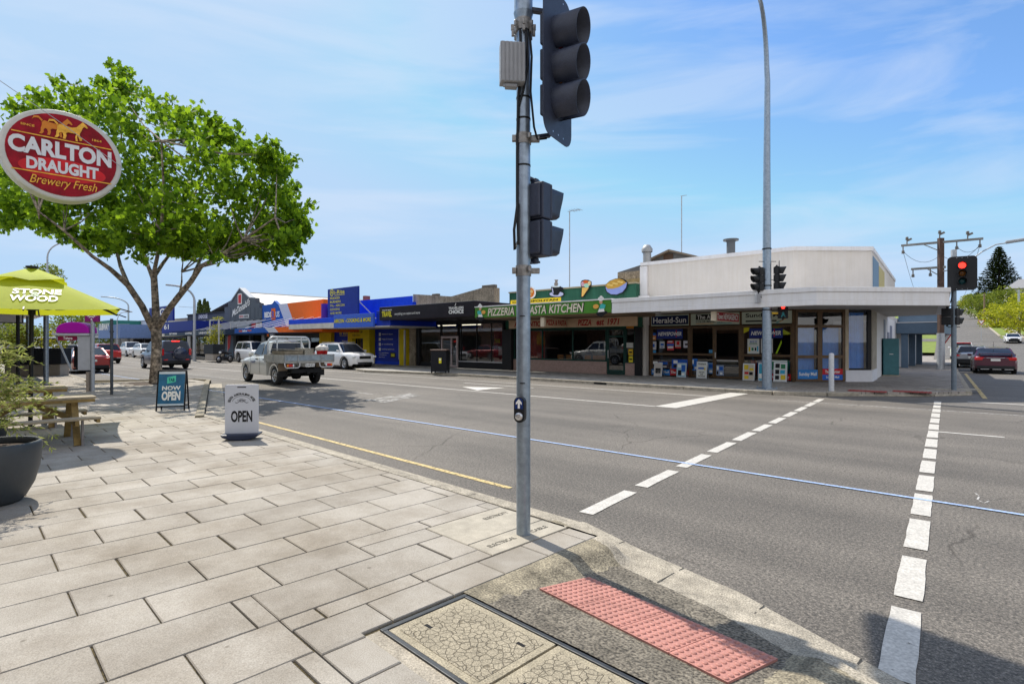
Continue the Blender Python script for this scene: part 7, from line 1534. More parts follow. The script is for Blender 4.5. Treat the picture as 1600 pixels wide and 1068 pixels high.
# --- red SUV driving away, red car at the kerb
REDP = paint('car_red', (.42, .012, .012), .2); th = veh('red_suv', 'bright red SUV driving away beyond the phone booth', 'car', -34.4, 46.5, HS_); car(th, REDP, 4.45, 1.84, None, SUVB(4.45, 1.02, 1.08), (-2.15, -1.75, .4, 1.15), 1.62, (1.32, -1.3), .35, .24, tail=(.42, .12), tailz=.92, clad=TRIM, rearplate_z=.62)
b = MB(off=(0, 0, 0)); b.mat(ALLOY); b.box(-2.27, -2.23, -.78, -.5, .46, .50); b.box(-2.27, -2.23, .5, .78, .46, .50); b.build('bumper_trim', th)
pq = lambda p, q: ((p+q)*.70711, (q-p)*.70711)
X_, Y_ = pq(-41, 5.35); th = veh('red_sedan', 'dark red sedan parked at the kerb behind the phone booth', 'car', X_, Y_, HN_); car(th, paint('car_dark_red', (.30, .010, .012), .2), 4.5, 1.80, None, SEDB(4.5), (-1.75, -.95, .25, 1.15), 1.46, (1.35, -1.3), .33, .2, tailz=.82)
X_, Y_ = pq(-52, 5.4); th = veh('white_wagon', 'white wagon parked at the kerb in front of the dark red sedan', 'car', X_, Y_, HN_); car(th, paint('car_white_b', (.78, .78, .78)), 4.6, 1.82, None, SUVB(4.6, 1.0, 1.05), (-2.2, -1.9, .4, 1.2), 1.6, (1.35, -1.35), .34, .22)
X_, Y_ = pq(-74, 5.4); th = veh('dark_hatchback', 'dark blue hatchback parked at the far left kerb', 'car', X_, Y_, HN_); car(th, NAVYP, 4.2, 1.78, None, SUVB(4.2, .95, 1.0), (-2.0, -1.6, .3, 1.1), 1.5, (1.25, -1.25), .32, .2)
X_, Y_ = pq(-64, 5.4); th = veh('white_van', 'white van parked at the kerb at the far left, behind the posts', 'van', X_, Y_, HN_); car(th, paint('car_white_b'), 4.9, 1.95, None, SUVB(4.9, 1.25, 1.35), (-2.4, -2.3, 1.1, 1.75), 2.2, (1.5, -1.5), .34, .25)
# --- oncoming white vehicles
for k, (X_, Y_, lab, t_) in enumerate(((-46.9, 68.2, 'white ute coming towards the camera, left of the plane tree trunk', 'u'), (-41.2, 62.4, 'white car coming towards the camera just left of the plane tree trunk', 'c'))):
    th = veh('oncoming_car', lab, 'car', X_, Y_, HR_, group=VEHG); car(th, WHP, 4.9, 1.88, None, SUVB(4.9, 1.1, 1.12), (-1.2, -.9, .5, 1.3) if t_ == 'u' else (-2.1, -1.5, .4, 1.2), 1.78 if t_ == 'u' else 1.6, (1.5, -1.5), .37, .28, headz=.85)
# --- white four wheel drive parked behind the ute
th = veh('white_four_wheel_drive', 'white four wheel drive parked outside the furniture store, half hidden by the tray ute', 'car', -22.2, 48.0, HR_); car(th, paint('car_white_b'), 4.8, 1.88, None, SUVB(4.8, 1.1, 1.14), (-2.3, -2.1, .5, 1.2), 1.82, (1.45, -1.4), .39, .3, clad=TRIM, headz=.88)
th = veh('motorcycle', 'dark motorcycle parked beside the white four wheel drive', 'motorcycle', -24.6, 47.4, (-.2, -.98))
for x in (.68, -.68):
    b = MB(off=(0, 0, 0)); b.mat(RUBBER); b.lathe((x, 0, .31), [(.24, -.05), (.31, -.04), (.32, 0), (.31, .04), (.24, .05)], 20, 'y'); w_ = b.build('wheel', th); b = MB(off=(0, 0, 0)); b.mat(ALLOY); b.lathe((x, 0, .31), [(.02, -.06), (.05, -.05), (.23, -.03), (.23, .03), (.05, .05), (.02, .06)], 16, 'y'); b.build('rim', w_)
b = MB(off=(0, 0, 0)); b.mat(P('bike_black', (.03, .03, .035), rough=.3)); b.smooth = True; b.tube([(-.85, 0, .82), (-.4, 0, .78), (-.1, 0, .84), (.25, 0, .95), (.5, 0, .86)], [.05, .12, .13, .16, .06], 10); b.tube([(.68, 0, .31), (.45, 0, .9), (.38, 0, 1.05)], [.04, .05, .04], 8); b.tube([(-.3, 0, .35), (.25, 0, .4)], [.17, .19], 10); b.tube([(-.68, 0, .31), (-.2, 0, .5)], .05, 8); b.build('body', th)
b = MB(off=(0, 0, 0)); b.mat(BLACKP); b.tube([(.30, -.36, 1.08), (.4, 0, 1.05), (.30, .36, 1.08)], .018, 6); b.build('handlebar', th); b = MB(off=(0, 0, 0)); b.mat(WHITEL); b.lathe((.56, 0, .88), [(.001, .05), (.09, .03), (.09, -.06)], 14, 'x'); b.build('headlight', th)

# --- the tray ute
UTEP = paint('ute_white', (.70, .70, .65)); th = veh('tray_ute', 'white dual cab tray ute with a steel headboard rack, driving away on the near lane', 'ute', -10.12, 24.36, HN_)
ub = [(-.62, 1.16), (0, 1.17), (1.05, 1.15), (2.35, 1.02), (2.58, .88), (2.67, .70)]
car(th, UTEP, 5.34, 1.86, None, ub, (-.62, -.50, .55, 1.25), 1.80, (1.77, -1.45), .385, .36, headz=.88, end=-.62, clad=UTEP)
b = MB(off=(0, 0, 0)); b.mat(P('chassis_black', (.018, .019, .021), rough=.7)); b.box(-2.45, -.5, .32, .44, .50, .70); b.box(-2.45, -.5, -.44, -.32, .50, .70); b.tube([(-1.45, -.75, .38), (-1.45, -.2, .38)], .06, 8); b.tube([(-1.45, .75, .38), (-1.45, .2, .38)], .06, 8); b.lathe((-1.45, 0, .39), [(.05, -.22), (.17, -.14), (.19, 0), (.17, .14), (.05, .22)], 14, 'y'); b.box(-2.5, -2.36, -.62, .62, .52, .66); b.box(-2.62, -2.40, -.06, .06, .48, .56); b.box(-2.3, -1.9, -.7, -.35, .42, .72); b.tube([(-2.4, -.5, .45), (-.6, -.5, .45)], .04, 8); b.build('chassis', th)
TRAY = M('tray_alloy', (.30, .32, .33), rough=.5, metal=.35, var=.3, vs=5, speck=.15, sps=40); TRAYW = M('tray_side', (.40, .40, .37), rough=.5, metal=.2, var=.22, vs=4)
tx0, tx1, ty = -2.74, -.72, 1.04
b = MB(off=(0, 0, 0)); b.mat(TRAYW); b.box(tx0, tx1, -ty, ty, .93, 1.0); 
for k in range(7): b.box(tx0+.2+.26*k, tx0+.24+.26*k, ty+.001, ty+.02, .92, .985); b.box(tx0+.2+.26*k, tx0+.24+.26*k, -ty-.02, -ty-.001, .92, .985)
b.build('tray', th)
for s in (-1, 1):
    b = MB(off=(0, 0, 0)); b.mat(TRAYW); b.box(tx0+.03, tx1, s*ty-.018, s*ty+.018, 1.005, 1.25)
    for z in (1.06, 1.13, 1.20): b.box(tx0+.03, tx1, s*(ty+.018)-.004, s*(ty+.018)+.004, z-.008, z+.008)
    b.mat(TRAY); b.box(-1.72, -1.66, s*(ty+.02)-.012, s*(ty+.02)+.012, 1.0, 1.27); b.build('side_panel', th)
b = MB(off=(0, 0, 0)); b.mat(M('tailgate_grey', (.26, .31, .35), rough=.5, metal=.3, var=.3, vs=6, speck=.12)); b.box(tx0-.02, tx0+.02, -ty, ty, 1.005, 1.25); b.mat(TRAY)
for y in (-1.02, -.48, .50, 1.02): b.box(tx0-.045, tx0-.02, y-.02, y+.02, .96, 1.27)
b.box(tx0-.03, tx0-.018, -ty, ty, 1.22, 1.26); b.box(tx0-.03, tx0-.018, -ty, ty, 1.0, 1.03); b.build('tailgate', th)
RACK = M('rack_steel', (.60, .63, .66), rough=.4, metal=.5, var=.12, vs=8)
b = MB(off=(0, 0, 0)); b.mat(RACK); hb = -.76
out_ = [(hb, -.90, 1.0), (hb, -.90, 1.55)]+[(hb, -.90+.22*(1-cos(k*pi/10)), 1.72+.26*sin(k*pi/10)) for k in range(0, 6)]+[(hb, .68-0*.0+.22*sin(k*pi/10), 1.98-.26*(1-cos(k*pi/10))) for k in range(0, 6)]+[(hb, .90, 1.55), (hb, .90, 1.0)]
b.tube(out_, .036, 10); b.build('headboard_rack', th)
for y in (-.52, .52): b = MB(off=(0, 0, 0)); b.mat(RACK); b.tube([(hb, y, 1.0), (hb, y, 1.98)], .03, 8); b.build('rack_bar', th)
for z in (1.28, 1.86): b = MB(off=(0, 0, 0)); b.mat(RACK); b.tube([(hb, -.89, z), (hb, .89, z)], .022, 8); b.build('rack_bar', th)
for s in (-1, 1):
    b = MB(off=(0, 0, 0)); b.mat(FASW); y0, y1 = s*1.02, s*.42
    b.tube([(tx0+.02, y0, .93), (tx0+.0, y0, .82), (tx0, y0-s*.06, .74), (tx0, y1+s*.08, .74), (tx0, y1, .80), (tx0+.02, y1, .93)], .022, 8); b.build('light_guard', th)
    b = MB(off=(0, 0, 0)); b.mat(REDL); b.box(tx0-.03, tx0+.0, s*.80-.08, s*.80+.08, .79, .89); b.mat(AMBER); b.box(tx0-.03, tx0+.0, s*.80+s*.085-.0-(.06 if s < 0 else 0), s*.80+s*.085+(.06 if s > 0 else 0), .79, .89); b.mat(WHITEL); b.box(tx0-.03, tx0, min(s*.715, s*.66), max(s*.715, s*.66), .79, .89); b.build('tail_light', th)
    b = MB(off=(0, 0, 0)); b.mat(RUBBER); b.box(-2.0, -1.97, s*.79-.19, s*.79+.19, .36, .60); b.mat(M('mud_tan', (.24, .18, .12))); b.box(-2.0, -1.97, s*.79-.19, s*.79+.19, .602, .90); b.build('mudflap', th)
    b = MB(off=(0, 0, 0)); b.mat(TRIM); b.boxc((.42, s*.935, 1.03), (.20, .03, .045)); b.build('door_handle', th); b = MB(off=(0, 0, 0)); b.mat(TRIM); b.boxc((-.38, s*.935, 1.03), (.18, .03, .045)); b.build('door_handle', th)
    b = MB(off=(0, 0, 0)); b.mat(P('door_blue', (.02, .05, .22))); b.text('DINNIT', .55, 1.05, .86, .95, 0, .03, .2, fn=lambda a, c, s=s: ((1.6-a) if s > 0 else a, s*.937, c)); b.build('lettering', th)
    b = MB(off=(0, 0, 0)); b.mat(P('door_gap', (.10, .10, .10)))
    for x in (.08, 1.12): b.box(x-.006, x+.006, s*.934-.003, s*.934+.003, .42, 1.10)
    b.build('door_seam', th)
b = MB(off=(0, 0, 0)); b.mat(PLATE); b.box(tx0-.02, tx0-.005, -.19, .19, .77, .89); o = b.build('number_plate', th); b = MB(off=(0, 0, 0)); b.mat(INK); b.text('S4138 LG', 0, 1, 0, 1, 0, .02, fn=lambda a, c: (tx0-.023, .17-.34*a, .80+.06*c)) if False else b.text('S138 BTG', 0, 1, 0, 1, 0, .02, fn=lambda a, c: (tx0-.023, .17-.34*a, .80+.06*c)); b.build('plate_lettering', o)
b = MB(off=(0, 0, 0)); b.mat(TRIM); b.tube([(.98, .80, 1.15), (1.0, .83, 1.85), (.85, .83, 1.92)], .035, 8) if False else b.box(-.04, .0, -.3, .3, 1.1, 1.12); b.build('trim', th)
# load on the tray: each thing separately
h_ = atan2(HN_[1], HN_[0]); uo = Vector((-10.12, 24.36))
def on_tray(x, y): return (uo.x+x*HN_[0]-y*HN_[1], uo.y+x*HN_[1]+y*HN_[0])
def load(name, label, cat, x, y): X, Y = on_tray(x, y); return Thing(name, label, cat, X, Y, 1.0, 'world', h_, None, origin=False)
TIM = M('crate_timber', (.24, .20, .14), rough=.85, var=.3, vs=5)
th = load('timber_crate', 'weathered timber crate with a sloping lid on the left of the ute tray', 'crate', -1.55, .42); b = MB(off=(0, 0, 0)); b.mat(TIM)
for k in range(3): b.box(-.62, .62, -.38, -.355, .01+.135*k, .135+.135*k); b.box(-.62, .62, .355, .38, .01+.135*k, .135+.135*k); b.box(-.645, -.62, -.38, .38, .01+.135*k, .135+.135*k); b.box(.62, .645, -.38, .38, .01+.135*k, .135+.135*k)
b.build('body', th); b = MB(off=(0, 0, 0)); b.mat(M('lid_board', (.33, .30, .24), var=.3)); b.boxc((0, 0, .45), (1.32, .80, .03), 0, .06); b.build('lid', th)
th = load('speckled_box', 'speckled grey box beside the timber crate on the ute tray', 'box', -1.75, -.22); b = MB(off=(0, 0, 0)); b.mat(M('speckled', (.30, .28, .23), speck=.7, sps=40)); b.box(-.45, .45, -.20, .20, 0, .47); b.build('body', th, bevel=.01); b = MB(off=(0, 0, 0)); b.mat(M('speckled')); b.box(-.47, .47, -.22, .22, .475, .50); b.build('lid', th)
th = load('tool_box', 'dull steel tool box in the middle of the ute tray', 'tool box', -1.2, -.40); b = MB(off=(0, 0, 0)); b.mat(TRAY); b.box(-.2, .2, -.15, .15, 0, .42); b.build('body', th, bevel=.01); b = MB(off=(0, 0, 0)); b.mat(TRAY); b.box(-.22, .22, -.17, .17, .425, .45); o = b.build('lid', th); b = MB(off=(0, 0, 0)); b.mat(BLACKP); b.tube([(-.1, 0, .45), (-.1, 0, .5), (.1, 0, .5), (.1, 0, .45)], .012, 6); b.build('handle', o)
for k, (x, y, lab) in enumerate(((-2.35, -.62, 'red bucket with a white sack in it on the ute tray'), (-2.2, -.86, 'red and white striped bundle at the right edge of the ute tray'))):
    th = load('bucket' if k == 0 else 'bundle', lab, 'bucket' if k == 0 else 'bundle', x, y); b = MB(off=(0, 0, 0)); b.mat(P('bucket_red', (.48, .012, .014))); b.lathe((0, 0, 0), [(.001, 0), (.11, 0), (.15, .40), (.16, .41)], 18); b.build('bucket', th); b = MB(off=(0, 0, 0)); b.mat(M('sack_white', (.58, .55, .50), var=.3, vs=9)); rr = random.Random(k)
    vv = []
    b.smooth = True; b.lathe((0, 0, .40), [(.15, 0), (.20, .06+.02*k), (.19, .14), (.11, .20), (.03, .24), (.001, .25)], 9); b.build('sack', th)

# ------------------------------------------------------------ side street
def sveh(name, label, l, f, rev=False, cat='car'):
    X, Y = sdw(l, f); return veh(name, label, cat, X, Y, (-HG[0], -HG[1]) if rev else HG, hz(f))
PURP = paint('car_plum', (.075, .010, .028), .3); th = sveh('plum_sedan', 'plum sedan with a rear spoiler parked on the side street at right', 1.72, 19.0)
L_ = 4.9; car(th, PURP, L_, 1.90, None, SEDB(L_), (-1.95, -1.05, .35, 1.3), 1.46, (1.45, -1.42), .345, .2, tail=(.40, .17), tailz=.84, rearplate_z=.78)
b = MB(off=(0, 0, 0)); b.mat(PURP); b.box(-2.42, -2.14, -.72, .72, 1.10, 1.14); b.box(-2.40, -2.2, -.70, -.64, .98, 1.10); b.box(-2.40, -2.2, .64, .70, .98, 1.10); b.build('spoiler', th, bevel=.015)
b = MB(off=(0, 0, 0)); b.mat(ALLOY); b.box(-2.475, -2.455, -.38, .38, .885, .905); b.build('trim', th); b = MB(off=(0, 0, 0)); b.mat(BLACKP); b.tube([(-.95, 0, 1.45), (-1.05, 0, 1.78)], .008, 5); b.build('aerial', th)
for y in (-.55, -.05, .45): b = MB(off=(0, 0, 0)); b.mat(ALLOY); b.box(-2.46, -2.44, y-.18, y+.18, .25, .285); b.build('diffuser_trim', th)
th = sveh('silver_wagon', 'silver wagon with a dark roof parked in front of the plum sedan', 1.02, 27.2); car(th, paint('car_silver', (.42, .44, .47), .6), 4.8, 1.85, None, SUVB(4.8, 1.0, 1.05), (-2.3, -1.9, .4, 1.2), 1.52, (1.4, -1.4), .34, .2, tail=(.2, .12))
b = MB(off=(0, 0, 0)); b.mat(TRIM); b.box(-2.46, -2.40, -.86, .86, .34, .62); b.build('bumper', th, bevel=.02)
th = sveh('white_hatchback', 'white and red hatchback parked farther up the side street behind the signal pole', .95, 45); car(th, paint('car_white_b'), 4.2, 1.78, None, SUVB(4.2, .98, 1.05), (-2.05, -1.8, .3, 1.1), 1.62, (1.25, -1.25), .33, .2); b = MB(off=(0, 0, 0)); b.mat(redink); b.box(-2.0, -1.95, -.62, .62, 1.48, 1.56); b.build('brake_light', th)
th = sveh('oncoming_car', 'white car coming down the side street towards the lights', 7.9, 88, True); car(th, WHP, 4.6, 1.86, None, SEDB(4.6), (-1.8, -1.0, .3, 1.2), 1.45, (1.35, -1.35), .33, .2)
b = MB(off=(0, 0, 0)); b.mat(TRIM); b.box(2.3, 2.34, -.6, .6, .28, .62); b.build('grille', th)
# power pole
X_, Y_ = 25.75, 33.25; th = Thing('power_pole', 'tall power pole with crossarms and insulators behind the corner canopy', 'power pole', X_, Y_, .1)
PT = M('pole_timber', (.075, .045, .035), rough=.85, var=.4, vs=6)
b = MB(th); b.mat(STEELP); b.tube([(X_, Y_, .1), (X_, Y_, 2.3)], .20, 10); b.mat(PT); b.box(X_-.14, X_+.14, Y_-.10, Y_+.10, 2.3, 8.0); b.build('pole')
rv_ = Vector((.791, -.612, 0)); pc = Vector((X_, Y_, 0)); at_ = lambda l, z: tuple(pc+rv_*l+Vector((0, 0, z)))
for z, l0, l1 in ((7.75, -1.95, 1.95), (6.25, -1.45, .25)): b = MB(th); b.mat(M('arm_grey', (.18, .18, .17), var=.25)); b.bar(at_(l0, z), at_(l1, z), .10, .13); b.bar(at_(-.9 if z > 7 else -.7, z), at_(0, z-.55), .05, .05); b.build('crossarm')
INS = M('insulator', (.13, .12, .11), rough=.4)
for l, z, up in ((-1.65, 7.82, 1), (-.05, 8.02, 1), (1.25, 7.82, 1), (-1.85, 7.68, -1), (.75, 7.68, -1), (1.8, 7.68, -1), (-1.35, 6.18, -1), (-.5, 6.18, -1)):
    b = MB(th); b.mat(INS); p = at_(l, z); s = up; b.tube([p, (p[0], p[1], p[2]+s*.28)], .035, 6); b.lathe((p[0], p[1], p[2]+s*.34), [(.001, -.1), (.10, -.08), (.06, -.03), (.10, 0), (.06, .04), (.09, .08), (.001, .12)], 10)
    if up > 0: b.bar((p[0], p[1], p[2]+.2), (p[0]+.22, p[1]-.1, p[2]+.32), .05, .12)
    b.build('insulator')
for (a, c, sag) in ((at_(-1.85, 7.4), at_(-.1, 6.9), .5), (at_(1.8, 7.4), at_(.1, 6.9), .5), (at_(.75, 7.4), at_(1.8, 7.35), .35)):
    b = MB(th); b.mat(P('wire', (.05, .05, .05))); A_, C_ = Vector(a), Vector(c); b.tube([tuple(A_.lerp(C_, t/8)-Vector((0, 0, sag*4*(t/8)*(1-t/8)))) for t in range(9)], .012, 5); b.build('wire')
for l in (-1.85, 1.8):
    b = MB(th); b.mat(P('wire')); A_ = Vector(at_(l, 7.4)); C_ = A_+Vector((.612, .791, 0))*70+Vector((0, 0, -.2)); b.tube([tuple(A_.lerp(C_, t/12)-Vector((0, 0, 1.2*4*(t/12)*(1-t/12)))) for t in range(13)], .012, 5); b.build('wire')
b = MB(th); b.mat(STEELP); b.tube([at_(0.1, 6.0), at_(.9, 6.15), at_(1.9, 7.0), at_(2.5, 7.35), at_(3.1, 7.40)], .035, 8); o = b.build('lamp_arm'); b = MB(th); b.mat(M('lamp_grey', (.34, .36, .38))); b.bar(at_(2.9, 7.42), at_(3.75, 7.50), .3, .16); b.build('lamp', o, bevel=.05)
# signs on the side street
def give_way(l, f, zc, s, label):
    X, Y = sdw(l, f); th = Thing('give_way_sign', label, 'road sign', X, Y, hz(f)+.05, 'world', A_SD, None, origin=False); h = zc-hz(f)-.05
    b = MB(off=(0, 0, 0)); b.mat(STEELP); b.tube([(0, .03, 0), (0, .03, h+.1)], .03, 8); b.build('post', th)
    tri = lambda k: [(-s/2*k, s*.29*k), (s/2*k, s*.29*k), (0, -s*.58*k)]
    b = MB(off=(0, 0, 0)); b.mat(P('sign_red_rim', (.50, .02, .03))); b.prism([(x, h+z) for x, z in tri(1)], 0, -.012, 'y'); b.mat(WHITE); b.prism([(x, h+z) for x, z in tri(.72)], -.0125, -.016, 'y'); b.mat(INK); b.prism([(x, h+z+s*.06) for x, z in ((-.12*s, .02*s), (.12*s, .02*s), (.06*s, .10*s), (-.06*s, .10*s))], -.0165, -.018, 'y'); b.build('sign_face', th)
give_way(-.45, 26.5, 2.08, .88, 'red rimmed give way sign beside the parked cars on the side street'); give_way(4.5, 92, 5.0, .9, 'distant red rimmed give way sign on the traffic island')
# traffic island with hedge and chevron
HEDGE = leafmat('hedge_leaf', (.05, .09, .012), (.16, .20, .03), .3)
isl = [sdw(6.6, 50), sdw(7.2, 46.5), sdw(20, 46.5), sdw(20, 53), sdw(7.2, 53)]; b = MB(); b.mat(CONC); b.prism(isl, .0, .45); structure(b.build('traffic_island'))
def bush(name, label, cat, X, Y, z, rx, ry, rz0, n_, mat, s=.12, group=None, trunk=False, seed=0, flat=1.0, kind=None):
    th = Thing(name, label, cat, X, Y, z, 'world', 0, group, origin=False); rn = random.Random(seed*13+n_); b = MB(off=(0, 0, 0)); b.mat(mat)
    for i in range(n_):
        while True:
            p = Vector((rn.uniform(-1, 1), rn.uniform(-1, 1), rn.uniform(-1, 1)))
            if .25 < p.length < 1: break
        q = mnoise.noise(p*1.9+Vector((seed*3.1, 0, 0))); 
        if q < -.18: continue
        p *= (1+q*.45); p = Vector((p.x*rx, p.y*ry, p.z*rz0)); d = Vector((rn.uniform(-1, 1), rn.uniform(-1, 1), rn.uniform(-1, 1))).normalized(); e = d.cross(Vector((rn.uniform(-1, 1), rn.uniform(-1, 1), rn.uniform(-1, 1)))).normalized(); ss = s*rn.uniform(.6, 1.3)
        c = Vector((0, 0, flat))+p; b.add([tuple(c), tuple(c+d*ss*.5+e*ss*.4), tuple(c+d*ss), tuple(c+d*ss*.5-e*ss*.4)], [(0, 1, 2, 3)])
    b.build('crown' if trunk else 'foliage', th)
    if trunk:
        b = MB(off=(0, 0, 0)); b.mat(BARK); b.tube([(0, 0, -.2), (.1, 0, flat*.45), (0, .1, flat)], [rx*.055+.06, rx*.04+.05, .05], 8)
        for k in range(6):
            a = k*1.05+seed; b.tube([(.1*(k % 2), 0, flat*.45+k*.08*flat*.5), (cos(a)*rx*.4, sin(a)*ry*.4, flat), (cos(a)*rx*.7, sin(a)*ry*.7, flat+rz0*.4)], [rx*.03+.03, rx*.02+.02, .01], 6)
        b.build('trunk', th)
    return th
X_, Y_ = sdw(11, 49.5); bush('hedge', 'low clipped hedge on the traffic island at the right edge', 'hedge', X_, Y_, .45, 3.6, 1.1, .45, 2600, HEDGE, .16, flat=.35, seed=3)
X_, Y_ = sdw(8.1, 48.2); th = Thing('chevron_sign', 'black and white chevron board in front of the island hedge', 'road sign', X_, Y_, .45, 'world', A_SD, None, origin=False)
b = MB(off=(0, 0, 0)); b.mat(STEELP); b.tube([(-.6, .03, 0), (-.6, .03, .6)], .03, 6); b.tube([(.6, .03, 0), (.6, .03, .6)], .03, 6); b.build('post', th); b = MB(off=(0, 0, 0)); b.mat(WHITE); b.box(-.85, .85, -.01, .01, .05, .62); b.mat(INK)
for x in (-.70, .05): b.prism([(x+.28, .08), (x+.62, .08), (x+.34, .335), (x+.62, .59), (x+.28, .59), (x, .335)], -.011, -.014, 'y')
b.build('board', th)
# street trees up the hill and the tall pine
BRIGHT = leafmat('bright_leaf', (.15, .19, .010), (.42, .42, .03), .4); MIDG = leafmat('mid_leaf', (.07, .11, .012), (.20, .24, .03), .35); DARKG = leafmat('dark_leaf', (.020, .034, .010), (.07, .10, .025), .25)
def wpx(x, Y): return ((x-800)/865*Y, Y)
for k, (x, Y, yc, rp, lab, m_) in enumerate(((1592, 96, 494, 28, 'bright green street tree nearest the right edge of the photo', BRIGHT), (1561, 118, 496, 26, 'bright yellow-green street tree on the lawn up the hill', BRIGHT), (1612, 130, 480, 30, 'green tree partly outside the right edge up the hill', BRIGHT), (1530, 150, 476, 20, 'mid green tree below the tall pine', MIDG), (1578, 160, 468, 24, 'mid green tree at the foot of the tall pine', MIDG), (1514, 255, 470, 13, 'yellow-green tree at the crest of the hill road', BRIGHT), (1500, 262, 477, 8, 'small tree left of the crest of the hill road', MIDG))):
    X, Y = wpx(x, Y); d = Vector((X, Y))-SDO; f = d.x*.612+d.y*.791; g = hz(f); r = rp/865*Y; zc = EYE+(534-yc)/865*Y; bush('street_tree', lab, 'tree', X, Y, g-.1, r*1.05, r*1.05, r*.85, 3600, m_, r*.105, 'trees along the hill road', True, k+1, zc-g)
for k, (x, Y, yc, rp, lab) in enumerate(((1546, 175, 470, 18, 'dark tree left of the pine trunk on the hill'), (1600, 172, 462, 20, 'dark tree at the right edge behind the bright trees'), (1522, 225, 468, 13, 'dark tree beside the hill crest'))):
    X, Y = wpx(x, Y); d = Vector((X, Y))-SDO; f = d.x*.612+d.y*.791; g = hz(f); r = rp/865*Y; zc = EYE+(534-yc)/865*Y; bush('hill_tree', lab, 'tree', X, Y, g-.1, r*1.05, r*1.05, r*.8, 3000, MIDG if k != 1 else DARKG, r*.11, 'darker trees on the hill', True, k+61, zc-g)
X_, Y_ = wpx(1606, 165); th = Thing('hill_house', 'pale house with a grey hipped roof among the trees at the right edge', 'house', X_, Y_, hz(190)-1, 'world', A_SD, None, origin=False)
b = MB(off=(0, 0, 0)); b.mat(M('house_wall', (.5, .46, .40))); b.box(-5, 5, -4, 4, 0, 9.2); b.build('wall', th); b = MB(off=(0, 0, 0)); b.mat(M('house_roof', (.28, .28, .29))); b.add([(-5.6, -4.6, 9.2), (5.6, -4.6, 9.2), (5.6, 4.6, 9.2), (-5.6, 4.6, 9.2), (-2, 0, 12.2), (2, 0, 12.2)], [(0, 1, 5, 4), (1, 2, 5), (2, 3, 4, 5), (3, 0, 4)]); b.build('roof', th)
for k, (x, Y, yc, rp) in enumerate(((1412, 120, 487, 9), (1440, 125, 486, 10), (1462, 130, 487, 8))):
    X, Y = wpx(x, Y); r = rp/865*Y; g = 2.0; bush('garden_tree', ('yellow-green tree seen over the blue awning, left of three', 'yellow-green tree seen over the blue awning, middle of three', 'yellow-green tree seen over the blue awning, right of three')[k], 'tree', X, Y, g, r*1.5, r, r*.6, 1800, BRIGHT, r*.14, 'trees over the blue awning', True, k+21, EYE+(534-yc)/865*Y-g)
X, Y = sdw(-4.6, 58); bush('dark_shrub_tree', 'small dark round tree on the footpath beyond the blue awning', 'tree', X, Y, .5, 1.6, 1.6, .8, 1800, MIDG, .22, None, True, 31, 1.9)
X_, Y_ = wpx(1561, 190); d = Vector((X_, Y_))-SDO; g = hz(d.x*.612+d.y*.791); th = Thing('norfolk_pine', 'tall dark norfolk pine with tiered branches on the hill', 'tree', X_, Y_, g, 'world', 0, None, origin=False)
top = EYE+(534-384)/865*Y_-g; b = MB(off=(0, 0, 0)); b.mat(M('pine_bark', (.06, .045, .035))); b.tube([(0, 0, -.3), (0, 0, top)], [.6, .05], 8); b.build('trunk', th)
PINE = leafmat('pine_leaf', (.012, .022, .010), (.045, .065, .02), .15); b = MB(off=(0, 0, 0)); b.mat(PINE); rn = random.Random(9)
for k in range(26):
    z = top*(.22+.78*k/26); rr = max(.35, 8.3*(1-(k/26))**.85)
    for j in range(11):
        a = 2*pi*j/11+k*.7+rn.uniform(-.15, .15); r2 = rr*rn.uniform(.8, 1.05)
        for q in range(int(12+r2*9)):
            t = (rn.random()**.75); p = Vector((cos(a)*r2*t, sin(a)*r2*t, z-.55*t+.5*t*t+rn.uniform(-.12, .2))); dd = Vector((cos(a)+rn.uniform(-.8, .8), sin(a)+rn.uniform(-.8, .8), rn.uniform(.0, .8))).normalized(); e = dd.cross(Vector((0, 0, 1))).normalized(); s = rn.uniform(.35, .7)
            b.add([tuple(p-e*.22), tuple(p+dd*s-e*.10), tuple(p+dd*s+e*.10), tuple(p+e*.22)], [(0, 1, 2, 3)])
b.build('crown', th)
for k, (x, Y, ht, lab) in enumerate(((1538, 145, 7, 'timber pole on the grassed verge up the hill, left one'), (1592, 105, 8, 'pale pole at the right edge before the bright trees'))):
    X, Y = wpx(x, Y); d = Vector((X, Y))-SDO; g = hz(d.x*.612+d.y*.791); th = Thing('verge_pole', lab, 'pole', X, Y, g-.1, origin=False); b = MB(off=(0, 0, 0)); b.mat(M('pole_brown', (.20, .13, .08)) if k == 0 else STEELP); b.tube([(0, 0, 0), (0, 0, ht)], [.22, .16], 8); b.build('pole', th); b = MB(off=(0, 0, 0)); b.mat(STEELP); b.bar((-.5, 0, ht-.4), (.5, 0, ht-.4), .08, .08); b.build('crossarm', th)
X, Y = sdw(15, 30); 

